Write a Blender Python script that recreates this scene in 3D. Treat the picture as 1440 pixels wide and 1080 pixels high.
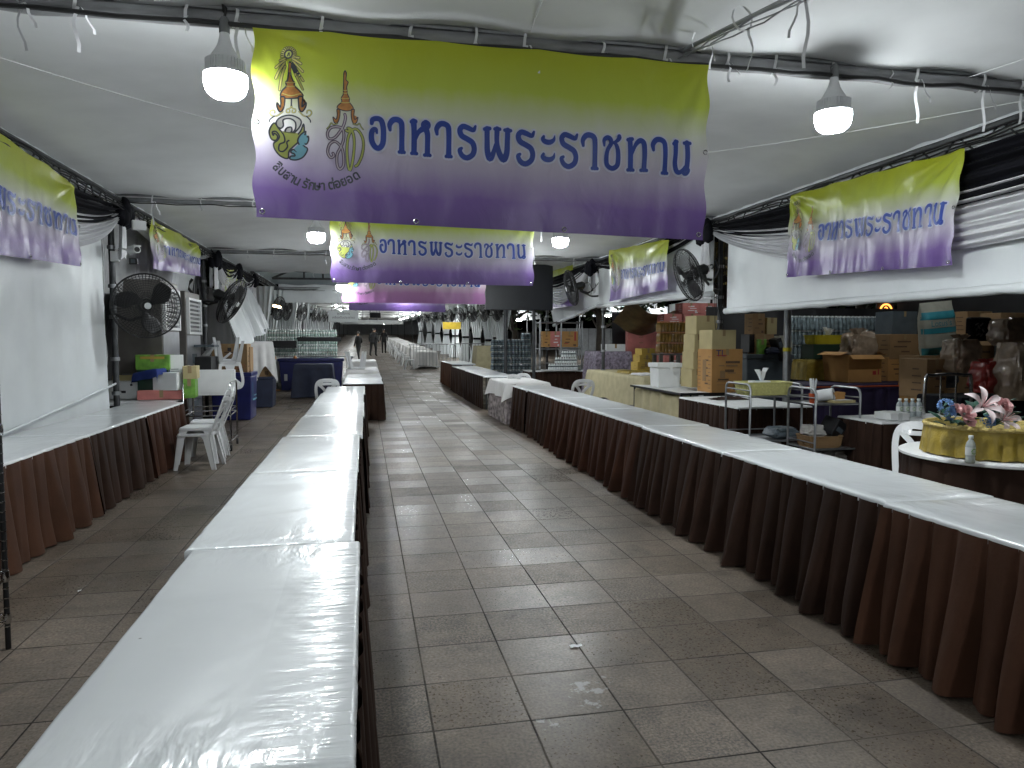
import bpy, bmesh, math, random
from mathutils import Vector, Matrix, noise
random.seed(7)
PI = math.pi
R = math.radians
S = bpy.context.scene
for o in list(bpy.data.objects):
    bpy.data.objects.remove(o)
COL = S.collection

# ------------------------------------------------------------------ camera, world, exposure
F, VX, VY, H = 1000.0, 512.0, 478.0, 1.6
PITCH = math.atan((540 - VY) / F)
YAW = math.atan((720 - VX) / F * math.cos(PITCH))
cd = bpy.data.cameras.new('camera')
cam = bpy.data.objects.new('camera', cd)
COL.objects.link(cam)
cam.location = (0, 0, H)
cam.rotation_euler = (PI / 2 - PITCH, 0, -YAW)
cd.sensor_width = 36
cd.lens = F / 1440 * 36
cd.clip_start = 0.05
cd.clip_end = 600
S.camera = cam
S.cycles.use_denoising = True
S.cycles.sample_clamp_indirect = 6
S.cycles.max_bounces = 8
S.cycles.diffuse_bounces = 4
S.cycles.glossy_bounces = 3
S.cycles.transmission_bounces = 6
S.cycles.caustics_reflective = False
S.cycles.caustics_refractive = False
S.view_settings.view_transform = 'Standard'
S.view_settings.look = 'None'
S.view_settings.gamma = 1
S.view_settings.exposure = 0.5
W = bpy.data.worlds.new('World')
S.world = W
W.use_nodes = True
nt = W.node_tree
bg = nt.nodes['Background']
sky = nt.nodes.new('ShaderNodeTexSky')
sky.sky_type = 'NISHITA'
sky.sun_disc = False
sky.sun_elevation = R(-4)
sky.sun_rotation = R(200)
nt.links.new(sky.outputs['Color'], bg.inputs['Color'])
bg.inputs['Strength'].default_value = 0.05
BULB = 215.0          # radiance of the lit lamp glass

fwd = Vector((math.sin(YAW) * math.cos(PITCH), math.cos(YAW) * math.cos(PITCH), -math.sin(PITCH)))
rgt = Vector((math.cos(YAW), -math.sin(YAW), 0))
upv = rgt.cross(fwd)
EYE = Vector((0, 0, H))
def ray(u, v): return fwd + rgt * ((u - 720) / F) + upv * ((540 - v) / F)
def at(u, v, X=None, Y=None, Z=None):
    """point of a real plane (X=, Y= or Z= constant) found from where it is seen in the photograph"""
    d = ray(u, v)
    t = X / d.x if X is not None else (Y / d.y if Y is not None else (Z - H) / d.z)
    return EYE + d * t
def pd(u, v, w): return EYE + ray(u, v) * w
def depth(p): return (Vector(p) - EYE).dot(fwd)
def gz(y): return 0.022 * max(0.0, y - 20)

# ------------------------------------------------------------------ materials
MATS = {}
def mat(name, col, rough=0.5, metal=0.0, var=0.12, scale=6.0, bump=0.0, bscale=30.0, spec=0.5, trans=0.0, emit=None, es=0.0, sheen=0.0, stretch=None, alpha=1.0, coat=0.0):
    if name in MATS: return MATS[name]
    m = bpy.data.materials.new(name); m.use_nodes = True
    n, l = m.node_tree.nodes, m.node_tree.links
    b = n['Principled BSDF']
    b.inputs['Roughness'].default_value = rough
    b.inputs['Metallic'].default_value = metal
    b.inputs['Specular IOR Level'].default_value = spec
    b.inputs['Transmission Weight'].default_value = trans
    b.inputs['Sheen Weight'].default_value = sheen
    b.inputs['Alpha'].default_value = alpha
    b.inputs['Coat Weight'].default_value = coat
    tc = n.new('ShaderNodeTexCoord')
    src = tc.outputs['Object']
    if stretch:
        mp = n.new('ShaderNodeMapping'); mp.inputs['Scale'].default_value = stretch
        l.new(src, mp.inputs['Vector']); src = mp.outputs['Vector']
    if var > 0:
        no = n.new('ShaderNodeTexNoise'); no.inputs['Scale'].default_value = scale; no.inputs['Detail'].default_value = 6
        l.new(src, no.inputs['Vector'])
        cr = n.new('ShaderNodeValToRGB')
        cr.color_ramp.elements[0].position = 0.3; cr.color_ramp.elements[1].position = 0.72
        cr.color_ramp.elements[0].color = (*[c * (1 - var) for c in col], 1)
        cr.color_ramp.elements[1].color = (*[min(1, c * (1 + var)) for c in col], 1)
        l.new(no.outputs['Fac'], cr.inputs['Fac'])
        l.new(cr.outputs['Color'], b.inputs['Base Color'])
    else:
        b.inputs['Base Color'].default_value = (*col, 1)
    if bump > 0:
        n2 = n.new('ShaderNodeTexNoise'); n2.inputs['Scale'].default_value = bscale; n2.inputs['Detail'].default_value = 5
        l.new(src, n2.inputs['Vector'])
        bp = n.new('ShaderNodeBump'); bp.inputs['Strength'].default_value = bump; bp.inputs['Distance'].default_value = 0.02
        l.new(n2.outputs['Fac'], bp.inputs['Height']); l.new(bp.outputs['Normal'], b.inputs['Normal'])
    if emit:
        b.inputs['Emission Color'].default_value = (*emit, 1); b.inputs['Emission Strength'].default_value = es
    MATS[name] = m
    return m

def two_sided_cloth(name, col, rough=0.6, tl=0.35, bump=0.15, bscale=6, var=0.06, spec=0.4):
    """thin fabric that lets some light through"""
    m = mat(name, col, rough, var=var, scale=2.0, bump=bump, bscale=bscale, spec=spec)
    n, l = m.node_tree.nodes, m.node_tree.links
    b = n['Principled BSDF']; out = n['Material Output']
    t = n.new('ShaderNodeBsdfTranslucent'); t.inputs['Color'].default_value = (*col, 1)
    mx = n.new('ShaderNodeMixShader'); mx.inputs[0].default_value = tl
    l.new(b.outputs[0], mx.inputs[1]); l.new(t.outputs[0], mx.inputs[2]); l.new(mx.outputs[0], out.inputs['Surface'])
    return m

def floor_mat():
    m = bpy.data.materials.new('terrazzo_tiles'); m.use_nodes = True
    n, l = m.node_tree.nodes, m.node_tree.links
    b = n['Principled BSDF']
    tc = n.new('ShaderNodeTexCoord')
    mp = n.new('ShaderNodeMapping'); mp.inputs['Location'].default_value = (-0.258 + 41 , -2.42 + 40.5, 0)
    l.new(tc.outputs['Object'], mp.inputs['Vector'])
    def brick(c1, c2, mo, ms=0.0042):
        k = n.new('ShaderNodeTexBrick'); k.offset = 0; k.squash = 1
        k.inputs['Color1'].default_value = (*c1, 1); k.inputs['Color2'].default_value = (*c2, 1); k.inputs['Mortar'].default_value = (*mo, 1)
        k.inputs['Scale'].default_value = 1; k.inputs['Mortar Size'].default_value = ms; k.inputs['Mortar Smooth'].default_value = 0.25
        k.inputs['Brick Width'].default_value = 0.41; k.inputs['Row Height'].default_value = 0.405
        l.new(mp.outputs['Vector'], k.inputs['Vector']); return k
    k = brick((0.118, 0.093, 0.071), (0.168, 0.134, 0.105), (0.015, 0.011, 0.008), 0.0055)
    def nz(sc, det, lo, hi, a, c, src=None):
        t = n.new('ShaderNodeTexNoise'); t.inputs['Scale'].default_value = sc; t.inputs['Detail'].default_value = det
        l.new(src or tc.outputs['Object'], t.inputs['Vector'])
        r = n.new('ShaderNodeMapRange'); r.inputs[1].default_value = lo; r.inputs[2].default_value = hi; r.inputs[3].default_value = a; r.inputs[4].default_value = c
        l.new(t.outputs['Fac'], r.inputs[0]); return r.outputs[0], t
    def mul(ca, f):
        x = n.new('ShaderNodeMix'); x.data_type = 'RGBA'; x.blend_type = 'MULTIPLY'; x.inputs[0].default_value = 1
        l.new(ca, x.inputs[6]); l.new(f, x.inputs[7]); return x.outputs[2]
    big, _ = nz(0.9, 9, 0.3, 0.7, 0.62, 1.2)
    mid, _ = nz(11, 10, 0.3, 0.75, 0.78, 1.18)
    fine, ft = nz(75, 5, 0.3, 0.7, 0.55, 1.4)
    c = mul(mul(mul(k.outputs['Color'], big), mid), fine)
    # dark grime patches
    gr, _ = nz(2.2, 14, 0.52, 0.75, 1.0, 0.55)
    c = mul(c, gr)
    # some tiles have lost their polish and show their dark chippings
    kk = brick((0,) * 3, (1,) * 3, (0,) * 3)
    km = n.new('ShaderNodeMapRange'); km.inputs[1].default_value = 0.6; km.inputs[2].default_value = 0.95; km.inputs[3].default_value = 0; km.inputs[4].default_value = 1
    l.new(kk.outputs['Color'], km.inputs[0])
    sp1 = n.new('ShaderNodeTexNoise'); sp1.inputs['Scale'].default_value = 85; sp1.inputs['Detail'].default_value = 4
    l.new(tc.outputs['Object'], sp1.inputs['Vector'])
    sp2 = n.new('ShaderNodeMapRange'); sp2.inputs[1].default_value = 0.48; sp2.inputs[2].default_value = 0.54; sp2.inputs[3].default_value = 0; sp2.inputs[4].default_value = 0.85
    l.new(sp1.outputs['Fac'], sp2.inputs[0])
    pt, _ = nz(2.5, 4, 0.38, 0.5, 0, 1)
    m1 = n.new('ShaderNodeMath'); m1.operation = 'MULTIPLY'; l.new(km.outputs[0], m1.inputs[0]); l.new(sp2.outputs[0], m1.inputs[1])
    m2 = n.new('ShaderNodeMath'); m2.operation = 'MULTIPLY'; l.new(m1.outputs[0], m2.inputs[0]); l.new(pt, m2.inputs[1])
    xs = n.new('ShaderNodeMix'); xs.data_type = 'RGBA'; l.new(m2.outputs[0], xs.inputs[0]); l.new(c, xs.inputs[6]); xs.inputs[7].default_value = (0.03, 0.026, 0.022, 1)
    c = xs.outputs[2]
    # dark scuffs and grit
    for gsc, glo, ghi, gd in ((26, 0.66, 0.72, 0.45), (48, 0.68, 0.74, 0.4)):
        g2, _ = nz(gsc, 6, glo, ghi, 1.0, gd)
        c = mul(c, g2)
    # pale chips
    v = n.new('ShaderNodeTexVoronoi'); v.inputs['Scale'].default_value = 7; v.inputs['Randomness'].default_value = 1
    l.new(tc.outputs['Object'], v.inputs['Vector'])
    chip = n.new('ShaderNodeMapRange'); chip.inputs[1].default_value = 0.03; chip.inputs[2].default_value = 0.015; chip.inputs[3].default_value = 0; chip.inputs[4].default_value = 0.45
    l.new(v.outputs['Distance'], chip.inputs[0])
    def mixto(ca, colr, fac):
        x = n.new('ShaderNodeMix'); x.data_type = 'RGBA'; l.new(fac, x.inputs[0]); l.new(ca, x.inputs[6]); x.inputs[7].default_value = (*colr, 1); return x.outputs[2]
    c = mixto(c, (0.42, 0.41, 0.39), chip.outputs[0])
    # spilled white splashes on the aisle
    for (sx, sy, rad, sc) in ((0.98, 3.0, 0.30, 14), (0.72, 2.78, 0.14, 20), (1.1, 3.1, 0.13, 16)):
        d = n.new('ShaderNodeVectorMath'); d.operation = 'DISTANCE'; d.inputs[1].default_value = (sx, sy, 0)
        l.new(tc.outputs['Object'], d.inputs[0])
        r0 = n.new('ShaderNodeMapRange'); r0.inputs[1].default_value = rad * 0.3; r0.inputs[2].default_value = rad; r0.inputs[3].default_value = 0.16; r0.inputs[4].default_value = -0.3
        l.new(d.outputs['Value'], r0.inputs[0])
        t = n.new('ShaderNodeTexNoise'); t.inputs['Scale'].default_value = sc; t.inputs['Detail'].default_value = 9; t.inputs['Roughness'].default_value = 0.65
        l.new(tc.outputs['Object'], t.inputs['Vector'])
        ad = n.new('ShaderNodeMath'); ad.operation = 'ADD'; l.new(r0.outputs[0], ad.inputs[0]); l.new(t.outputs['Fac'], ad.inputs[1])
        st = n.new('ShaderNodeMapRange'); st.inputs[1].default_value = 0.68; st.inputs[2].default_value = 0.73; st.inputs[3].default_value = 0; st.inputs[4].default_value = 0.5
        l.new(ad.outputs[0], st.inputs[0])
        c = mixto(c, (0.36, 0.37, 0.37), st.outputs[0])
    # joints partly filled with dust
    jf, _ = nz(1.7, 6, 0.42, 0.6, 0.0, 0.8)
    jm = n.new('ShaderNodeMath'); jm.operation = 'MULTIPLY'; l.new(k.outputs['Fac'], jm.inputs[0]); l.new(jf, jm.inputs[1])
    c = mixto(c, (0.085, 0.07, 0.055), jm.outputs[0])
    # old dried spills and tread marks
    for scl, lo, hi, dk in ((0.55, 0.56, 0.64, 0.72), (1.6, 0.6, 0.66, 0.66), (3.6, 0.63, 0.69, 0.6)):
        tn = n.new('ShaderNodeTexNoise'); tn.inputs['Scale'].default_value = scl; tn.inputs['Detail'].default_value = 12; tn.inputs['Roughness'].default_value = 0.62; tn.inputs['Distortion'].default_value = 0.6
        l.new(tc.outputs['Object'], tn.inputs['Vector'])
        rr = n.new('ShaderNodeMapRange'); rr.inputs[1].default_value = lo; rr.inputs[2].default_value = hi; rr.inputs[3].default_value = 1.0; rr.inputs[4].default_value = dk
        l.new(tn.outputs['Fac'], rr.inputs[0]); c = mul(c, rr.outputs[0])
    l.new(c, b.inputs['Base Color'])
    k2 = brick((0.30,) * 3, (0.52,) * 3, (0.9,) * 3)
    rz, _ = nz(60, 6, 0.3, 0.7, 0.7, 1.35)
    l.new(mul(k2.outputs['Color'], rz), b.inputs['Roughness'])
    b.inputs['Specular IOR Level'].default_value = 0.42
    k3 = brick((0.5,) * 3, (0.5,) * 3, (0,) * 3, 0.006)
    ad = n.new('ShaderNodeMath'); ad.operation = 'MULTIPLY_ADD'; ad.inputs[1].default_value = 0.12
    l.new(ft.outputs['Fac'], ad.inputs[0]); l.new(k3.outputs['Color'], ad.inputs[2])
    bp = n.new('ShaderNodeBump'); bp.inputs['Strength'].default_value = 0.5; bp.inputs['Distance'].default_value = 0.006
    l.new(ad.outputs[0], bp.inputs['Height']); l.new(bp.outputs['Normal'], b.inputs['Normal'])
    return m

def film_mat():
    """white board under stretched clear film: smooth in the middle, crinkled along the edges"""
    m = bpy.data.materials.new('film_wrapped_white_top'); m.use_nodes = True
    n, l = m.node_tree.nodes, m.node_tree.links
    b = n['Principled BSDF']
    tc = n.new('ShaderNodeTexCoord'); oi = n.new('ShaderNodeObjectInfo')
    off = n.new('ShaderNodeVectorMath'); off.operation = 'ADD'
    sc = n.new('ShaderNodeVectorMath'); sc.operation = 'SCALE'; sc.inputs['Scale'].default_value = 13
    l.new(oi.outputs['Random'], sc.inputs[0]); l.new(tc.outputs['Object'], off.inputs[0]); l.new(sc.outputs[0], off.inputs[1])
    def wr(scale, stretch, det, dist=0.4):
        mp = n.new('ShaderNodeMapping'); mp.inputs['Scale'].default_value = stretch
        l.new(off.outputs[0], mp.inputs['Vector'])
        t = n.new('ShaderNodeTexNoise'); t.inputs['Scale'].default_value = scale; t.inputs['Detail'].default_value = det; t.inputs['Distortion'].default_value = dist
        l.new(mp.outputs['Vector'], t.inputs['Vector'])
        return t.outputs['Fac']
    sep = n.new('ShaderNodeSeparateXYZ'); l.new(tc.outputs['Object'], sep.inputs[0])
    def rng(s, a, c, x, y):
        r = n.new('ShaderNodeMapRange'); r.inputs[1].default_value = a; r.inputs[2].default_value = c; r.inputs[3].default_value = x; r.inputs[4].default_value = y
        l.new(s, r.inputs[0]); return r.outputs[0]
    def mth(op, a, c):
        x = n.new('ShaderNodeMath'); x.operation = op
        for i, q in enumerate((a, c)):
            if isinstance(q, (int, float)): x.inputs[i].default_value = q
            else: l.new(q, x.inputs[i])
        return x.outputs[0]
    ex = rng(sep.outputs['X'], 0.08, 0.33, 0, 1)
    ay = n.new('ShaderNodeMath'); ay.operation = 'ABSOLUTE'; l.new(sep.outputs['Y'], ay.inputs[0])
    ey = rng(ay.outputs[0], 0.45, 0.84, 0, 0.8)
    w1 = mth('MULTIPLY', wr(4, (1.2, 7, 1), 3), ex)
    w2 = mth('MULTIPLY', wr(4, (4, 1.6, 1), 3), ey)
    w3 = mth('MULTIPLY', wr(2.2, (1, 1, 1), 2, 1.2), 0.75)
    h = mth('ADD', mth('ADD', w1, w2), w3)
    bp = n.new('ShaderNodeBump'); bp.inputs['Strength'].default_value = 0.62; bp.inputs['Distance'].default_value = 0.018
    l.new(h, bp.inputs['Height'])
    l.new(bp.outputs['Normal'], b.inputs['Normal']); l.new(bp.outputs['Normal'], b.inputs['Coat Normal'])
    cr = n.new('ShaderNodeValToRGB'); cr.color_ramp.elements[0].color = (0.60, 0.625, 0.64, 1); cr.color_ramp.elements[1].color = (0.68, 0.70, 0.71, 1)
    l.new(wr(3, (1, 1, 1), 6), cr.inputs['Fac'])
    # a few dark specks of dirt
    v = n.new('ShaderNodeTexVoronoi'); v.inputs['Scale'].default_value = 5
    l.new(off.outputs[0], v.inputs['Vector'])
    f = rng(v.outputs['Distance'], 0.018, 0.028, 0.75, 0)
    mx = n.new('ShaderNodeMix'); mx.data_type = 'RGBA'; l.new(f, mx.inputs[0]); l.new(cr.outputs[0], mx.inputs[6]); mx.inputs[7].default_value = (0.12, 0.11, 0.1, 1)
    l.new(mx.outputs[2], b.inputs['Base Color'])
    b.inputs['Roughness'].default_value = 0.3
    b.inputs['Coat Weight'].default_value = 0.62; b.inputs['Coat Roughness'].default_value = 0.12
    return m

def banner_mat(name, stops, tl=0.22):
    m = bpy.data.materials.new(name); m.use_nodes = True
    n, l = m.node_tree.nodes, m.node_tree.links
    b = n['Principled BSDF']; out = n['Material Output']
    tc = n.new('ShaderNodeTexCoord'); sp = n.new('ShaderNodeSeparateXYZ'); l.new(tc.outputs['UV'], sp.inputs[0])
    no = n.new('ShaderNodeTexNoise'); no.inputs['Scale'].default_value = 3; no.inputs['Detail'].default_value = 3
    mp = n.new('ShaderNodeMapping'); mp.inputs['Scale'].default_value = (7, 1.0, 1); l.new(tc.outputs['UV'], mp.inputs[0]); l.new(mp.outputs[0], no.inputs['Vector'])
    ma = n.new('ShaderNodeMath'); ma.operation = 'MULTIPLY_ADD'; ma.inputs[1].default_value = 0.09
    l.new(no.outputs['Fac'], ma.inputs[0]); l.new(sp.outputs['Y'], ma.inputs[2])
    cr = n.new('ShaderNodeValToRGB'); e = cr.color_ramp.elements
    while len(e) < len(stops): e.new(0.5)
    for i, (p, c) in enumerate(stops): e[i].position = p; e[i].color = (*c, 1)
    l.new(ma.outputs[0], cr.inputs[0]); l.new(cr.outputs[0], b.inputs['Base Color'])
    b.inputs['Roughness'].default_value = 0.32; b.inputs['Specular IOR Level'].default_value = 0.5
    n2 = n.new('ShaderNodeTexNoise'); n2.inputs['Scale'].default_value = 4; n2.inputs['Detail'].default_value = 3; n2.inputs['Distortion'].default_value = 0.8
    mp2 = n.new('ShaderNodeMapping'); mp2.inputs['Scale'].default_value = (5, 1.1, 1); l.new(tc.outputs['UV'], mp2.inputs[0]); l.new(mp2.outputs[0], n2.inputs['Vector'])
    bp = n.new('ShaderNodeBump'); bp.inputs['Strength'].default_value = 0.22; bp.inputs['Distance'].default_value = 0.03
    l.new(n2.outputs['Fac'], bp.inputs['Height']); l.new(bp.outputs[0], b.inputs['Normal'])
    t = n.new('ShaderNodeBsdfTranslucent'); l.new(cr.outputs[0], t.inputs['Color'])
    mx = n.new('ShaderNodeMixShader'); mx.inputs[0].default_value = tl
    l.new(b.outputs[0], mx.inputs[1]); l.new(t.outputs[0], mx.inputs[2]); l.new(mx.outputs[0], out.inputs['Surface'])
    return m

M_FLOOR = floor_mat()
M_FILM = film_mat()
M_BAN = banner_mat('vinyl_green_to_purple', [(0.0, (0.115, 0.065, 0.235)), (0.2, (0.20, 0.115, 0.36)), (0.46, (0.60, 0.56, 0.64)), (0.62, (0.64, 0.66, 0.56)), (0.8, (0.48, 0.57, 0.07)), (1.0, (0.45, 0.50, 0.022))])
M_BANP = banner_mat('vinyl_faded_pink', [(0.0, (0.26, 0.10, 0.27)), (0.25, (0.36, 0.16, 0.34)), (0.5, (0.6, 0.52, 0.56)), (0.75, (0.55, 0.55, 0.3)), (1.0, (0.42, 0.46, 0.04))])
M_BROWN = mat('brown_skirt_cloth', (0.0275, 0.0130, 0.0080), 0.8, var=0.3, scale=3, bump=0.1, bscale=60, spec=0.2)
M_COCOA = mat('cocoa_skirt_cloth', (0.043, 0.0165, 0.009), 0.8, var=0.3, scale=3, bump=0.1, bscale=60, spec=0.2)
M_RUST = mat('russet_skirt_cloth', (0.060, 0.026, 0.0145), 0.8, var=0.25, scale=3, bump=0.1, bscale=60, spec=0.2)
M_CEIL = two_sided_cloth('white_lining', (0.75, 0.765, 0.77), 0.8, 0.0, 0.08, 1.4)
M_SHEET = two_sided_cloth('white_sheet', (0.77, 0.80, 0.815), 0.4, 0.12, 0.4, 2.2)
M_WHITECLOTH = mat('white_cloth', (0.68, 0.67, 0.66), 0.8, var=0.08, bump=0.2, bscale=9, sheen=0.2)
M_MIDGREY = mat('mid_grey_drape', (0.36, 0.365, 0.37), 0.7, var=0.2, bump=0.3, bscale=4)  # mid grey cloth of one drape
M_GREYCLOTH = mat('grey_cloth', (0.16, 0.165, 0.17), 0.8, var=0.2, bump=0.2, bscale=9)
M_DRAPE = mat('white_satin', (0.66, 0.66, 0.68), 0.45, var=0.05)
M_BLACKCLOTH = mat('black_cloth', (0.006, 0.006, 0.009), 0.85, var=0.2, bump=0.2, bscale=12, spec=0.15)
M_STEEL = mat('galvanised_pipe', (0.30, 0.31, 0.32), 0.42, 0.85, var=0.2, scale=9)
M_DKSTEEL = mat('dark_painted_pipe', (0.06, 0.063, 0.066), 0.5, 0.4, var=0.3, scale=9)
M_CHROME = mat('chrome', (0.62, 0.62, 0.62), 0.16, 1.0, var=0.06)
M_INOX = mat('brushed_steel', (0.30, 0.31, 0.33), 0.33, 0.85, var=0.12, scale=5, bump=0.05, bscale=60)
M_INOXDK = mat('dull_steel_side', (0.14, 0.13, 0.12), 0.45, 0.5, var=0.2, scale=4)
M_BLACK = mat('black_plastic', (0.007, 0.007, 0.008), 0.5, var=0.1)
M_CABLE = mat('black_cable', (0.01, 0.01, 0.01), 0.5, var=0)
M_PLASTIC = mat('white_plastic', (0.70, 0.71, 0.72), 0.35, var=0.04, coat=0.2)
M_WHITE = mat('white_paint', (0.72, 0.73, 0.73), 0.5, var=0.05)
M_FOAM = mat('foam_white', (0.74, 0.75, 0.75), 0.75, var=0.05, bump=0.2, bscale=150)
M_RIBBON = mat('white_ribbon', (0.72, 0.73, 0.74), 0.6, var=0.05)
M_ROLL = mat('grey_rolled_tarp', (0.23, 0.232, 0.24), 0.38, var=0.35, scale=7, bump=0.6, bscale=10, stretch=(0.5, 2, 2))
M_LAMP = mat('lamp_glass', (0.9, 0.9, 0.9), 0.4, var=0, emit=(0.92, 0.98, 1.0), es=BULB * 1.45)
M_LAMPS = mat('lamp_glass_side', (0.9, 0.9, 0.9), 0.4, var=0, emit=(0.92, 0.98, 1.0), es=BULB * 0.4)
M_CARTON = mat('kraft_cardboard', (0.26, 0.16, 0.075), 0.8, var=0.14, scale=4, bump=0.08, bscale=40)
M_CARTONB = mat('orange_cardboard', (0.42, 0.22, 0.07), 0.75, var=0.1, scale=4)
M_CARTONP = mat('pale_cardboard', (0.42, 0.35, 0.18), 0.8, var=0.1, scale=4)
M_CARTONY = mat('golden_cardboard', (0.40, 0.27, 0.05), 0.75, var=0.12, scale=4)
M_PINK = mat('pink_cardboard', (0.52, 0.18, 0.16), 0.7, var=0.14, scale=6)
M_GREEN = mat('green_printed_card', (0.14, 0.32, 0.04), 0.5, var=0.4, scale=9)
M_TAPE = mat('parcel_tape', (0.30, 0.22, 0.12), 0.25, var=0.1)
M_FADE = mat('faded_print', (0.10, 0.055, 0.03), 0.7, var=0.35, scale=60)
M_INK = mat('dark_print', (0.03, 0.025, 0.03), 0.6, var=0.1)
M_REDINK = mat('red_print', (0.35, 0.03, 0.03), 0.6, var=0.1)
M_BLUEINK = mat('navy_print', (0.02, 0.03, 0.16), 0.6, var=0.1)
M_LETTER = mat('banner_blue', (0.019, 0.056, 0.33), 0.35, var=0.1)
M_HALO = mat('banner_pale_outline', (0.62, 0.64, 0.76), 0.4, var=0.05)
M_GOLD = mat('print_gold', (0.50, 0.21, 0.05), 0.4, var=0.25, scale=40)
M_YELL = mat('print_yellow', (0.60, 0.56, 0.16), 0.4, var=0.1)
M_LIME = mat('print_lime', (0.47, 0.51, 0.12), 0.4, var=0.12)
M_SKYB = mat('print_sky_blue', (0.17, 0.42, 0.52), 0.4, var=0.1)
M_PEARL = mat('print_pearl', (0.66, 0.66, 0.62), 0.4, var=0.06)
M_PURP = mat('print_purple', (0.26, 0.17, 0.27), 0.4, var=0.1)
M_OUT = mat('print_outline', (0.05, 0.055, 0.07), 0.4, var=0.1)
M_NAVY = mat('navy_plastic', (0.012, 0.016, 0.11), 0.35, var=0.2)
M_NAVYC = mat('navy_cloth', (0.016, 0.022, 0.05), 0.7, var=0.2, bump=0.15, bscale=20)
M_BLUEC = mat('royal_blue_cloth', (0.012, 0.03, 0.16), 0.8, var=0.15, bump=0.2, bscale=20)
M_BEIGE = mat('beige_cloth', (0.44, 0.39, 0.24), 0.8, var=0.12, bump=0.25, bscale=8)
M_GOLDC = mat('gold_satin', (0.30, 0.215, 0.03), 0.45, 0.15, var=0.25, scale=14, bump=0.25, bscale=60)
M_BASKET = mat('woven_gold_basket', (0.52, 0.40, 0.13), 0.5, var=0.3, scale=60, bump=0.5, bscale=90)
M_YBASK = mat('yellow_plastic_basket', (0.52, 0.50, 0.20), 0.45, var=0.15, scale=40)
M_YCRATE = mat('yellow_crate', (0.48, 0.40, 0.02), 0.4, var=0.1)
M_DGREEN = mat('dark_green_plastic', (0.012, 0.04, 0.025), 0.4, var=0.2)
M_BOTTLE = mat('clear_bottle', (0.70, 0.78, 0.80), 0.1, var=0.05, trans=0.55)
M_BOTTLED = mat('bottle_water_pack', (0.30, 0.38, 0.42), 0.15, var=0.3, scale=12, trans=0.3)
M_BOTGREEN = mat('bottle_green_pack', (0.40, 0.52, 0.47), 0.2, var=0.3, scale=14, trans=0.2)
M_AMBER = mat('amber_bottle', (0.20, 0.11, 0.015), 0.2, var=0.3, scale=12, trans=0.2)
M_CAP = mat('bottle_cap', (0.72, 0.76, 0.76), 0.4, var=0)
M_FILMCLEAR = mat('clear_plastic_bag', (0.62, 0.60, 0.57), 0.2, var=0.1, trans=0.35, bump=0.6, bscale=16)
M_BAGBR = mat('bagged_brown', (0.28, 0.21, 0.15), 0.25, var=0.25, scale=9, bump=0.7, bscale=14, coat=0.6)
M_REDBAG = mat('red_bag', (0.22, 0.018, 0.014), 0.3, var=0.2, bump=0.7, bscale=14, coat=0.5)
M_TEAL = mat('teal_sack_print', (0.04, 0.26, 0.32), 0.45, var=0.15)
M_SACK = mat('pale_sack', (0.38, 0.38, 0.32), 0.5, var=0.12, bump=0.4, bscale=12)
M_FLORAL = mat('floral_cloth', (0.30, 0.26, 0.26), 0.8, var=0.75, scale=11)
M_PATT = mat('patterned_sheet', (0.20, 0.17, 0.22), 0.6, var=0.7, scale=15, bump=0.4, bscale=9)
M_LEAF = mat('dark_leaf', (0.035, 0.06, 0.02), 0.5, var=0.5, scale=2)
M_LEAFY = mat('leaf_painted_lamplight', (0.16, 0.12, 0.03), 0.5, var=0.5, scale=2)  # leaf copy with yellow lamp light put into its colour
M_BARK = mat('bark', (0.05, 0.04, 0.03), 0.9, var=0.3, bump=0.5, bscale=20)
M_SKIN = mat('skin', (0.36, 0.21, 0.14), 0.5, var=0.08)
M_SUIT = mat('black_clothing', (0.003, 0.003, 0.004), 0.8, var=0.2)
M_HAIR = mat('black_hair', (0.01, 0.008, 0.007), 0.5, var=0.1)
M_SCREEN = mat('dark_led_panel', (0.012, 0.014, 0.019), 0.45, var=0.08)
M_TARP = mat('dark_tarpaulin', (0.018, 0.018, 0.02), 0.6, var=0.4, scale=1.2, bump=0.4, bscale=3)
M_TARPBR = mat('brown_tarp', (0.20, 0.14, 0.06), 0.5, var=0.3, bump=0.4, bscale=4)
M_ROOF = mat('blue_grey_membrane', (0.30, 0.345, 0.36), 0.55, var=0.12, scale=1.5, bump=0.15, bscale=3)
M_GREYBIN = mat('slate_bin', (0.07, 0.09, 0.105), 0.5, var=0.2)
M_PURPT = mat('purple_table_cloth', (0.03, 0.022, 0.07), 0.6, var=0.2)
M_ORANGE = mat('orange_edge', (0.42, 0.07, 0.02), 0.5, var=0.1)
M_PETALP = mat('pink_petal', (0.70, 0.40, 0.40), 0.5, var=0.35, scale=20)
M_PETALW = mat('white_pink_petal', (0.80, 0.68, 0.68), 0.5, var=0.2, scale=14)
M_PETALB = mat('blue_petal', (0.10, 0.20, 0.42), 0.5, var=0.3, scale=20)
M_FLEAF = mat('silk_leaf', (0.015, 0.06, 0.04), 0.5, var=0.3, scale=15)
M_SIGN = mat('white_sign_board', (0.55, 0.57, 0.57), 0.5, var=0.06)
M_GLOW = mat('orange_neon', (0.5, 0.15, 0.02), 0.5, var=0, emit=(1.0, 0.32, 0.06), es=3)
M_WARM = mat('warm_lamp', (0.9, 0.8, 0.6), 0.5, var=0, emit=(1.0, 0.75, 0.4), es=12)
M_TUBE = mat('tube_lamp', (0.9, 0.9, 0.9), 0.5, var=0, emit=(0.95, 1.0, 1.0), es=120)
M_YSIGN = mat('yellow_board', (0.60, 0.42, 0.04), 0.5, var=0.15)

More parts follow.
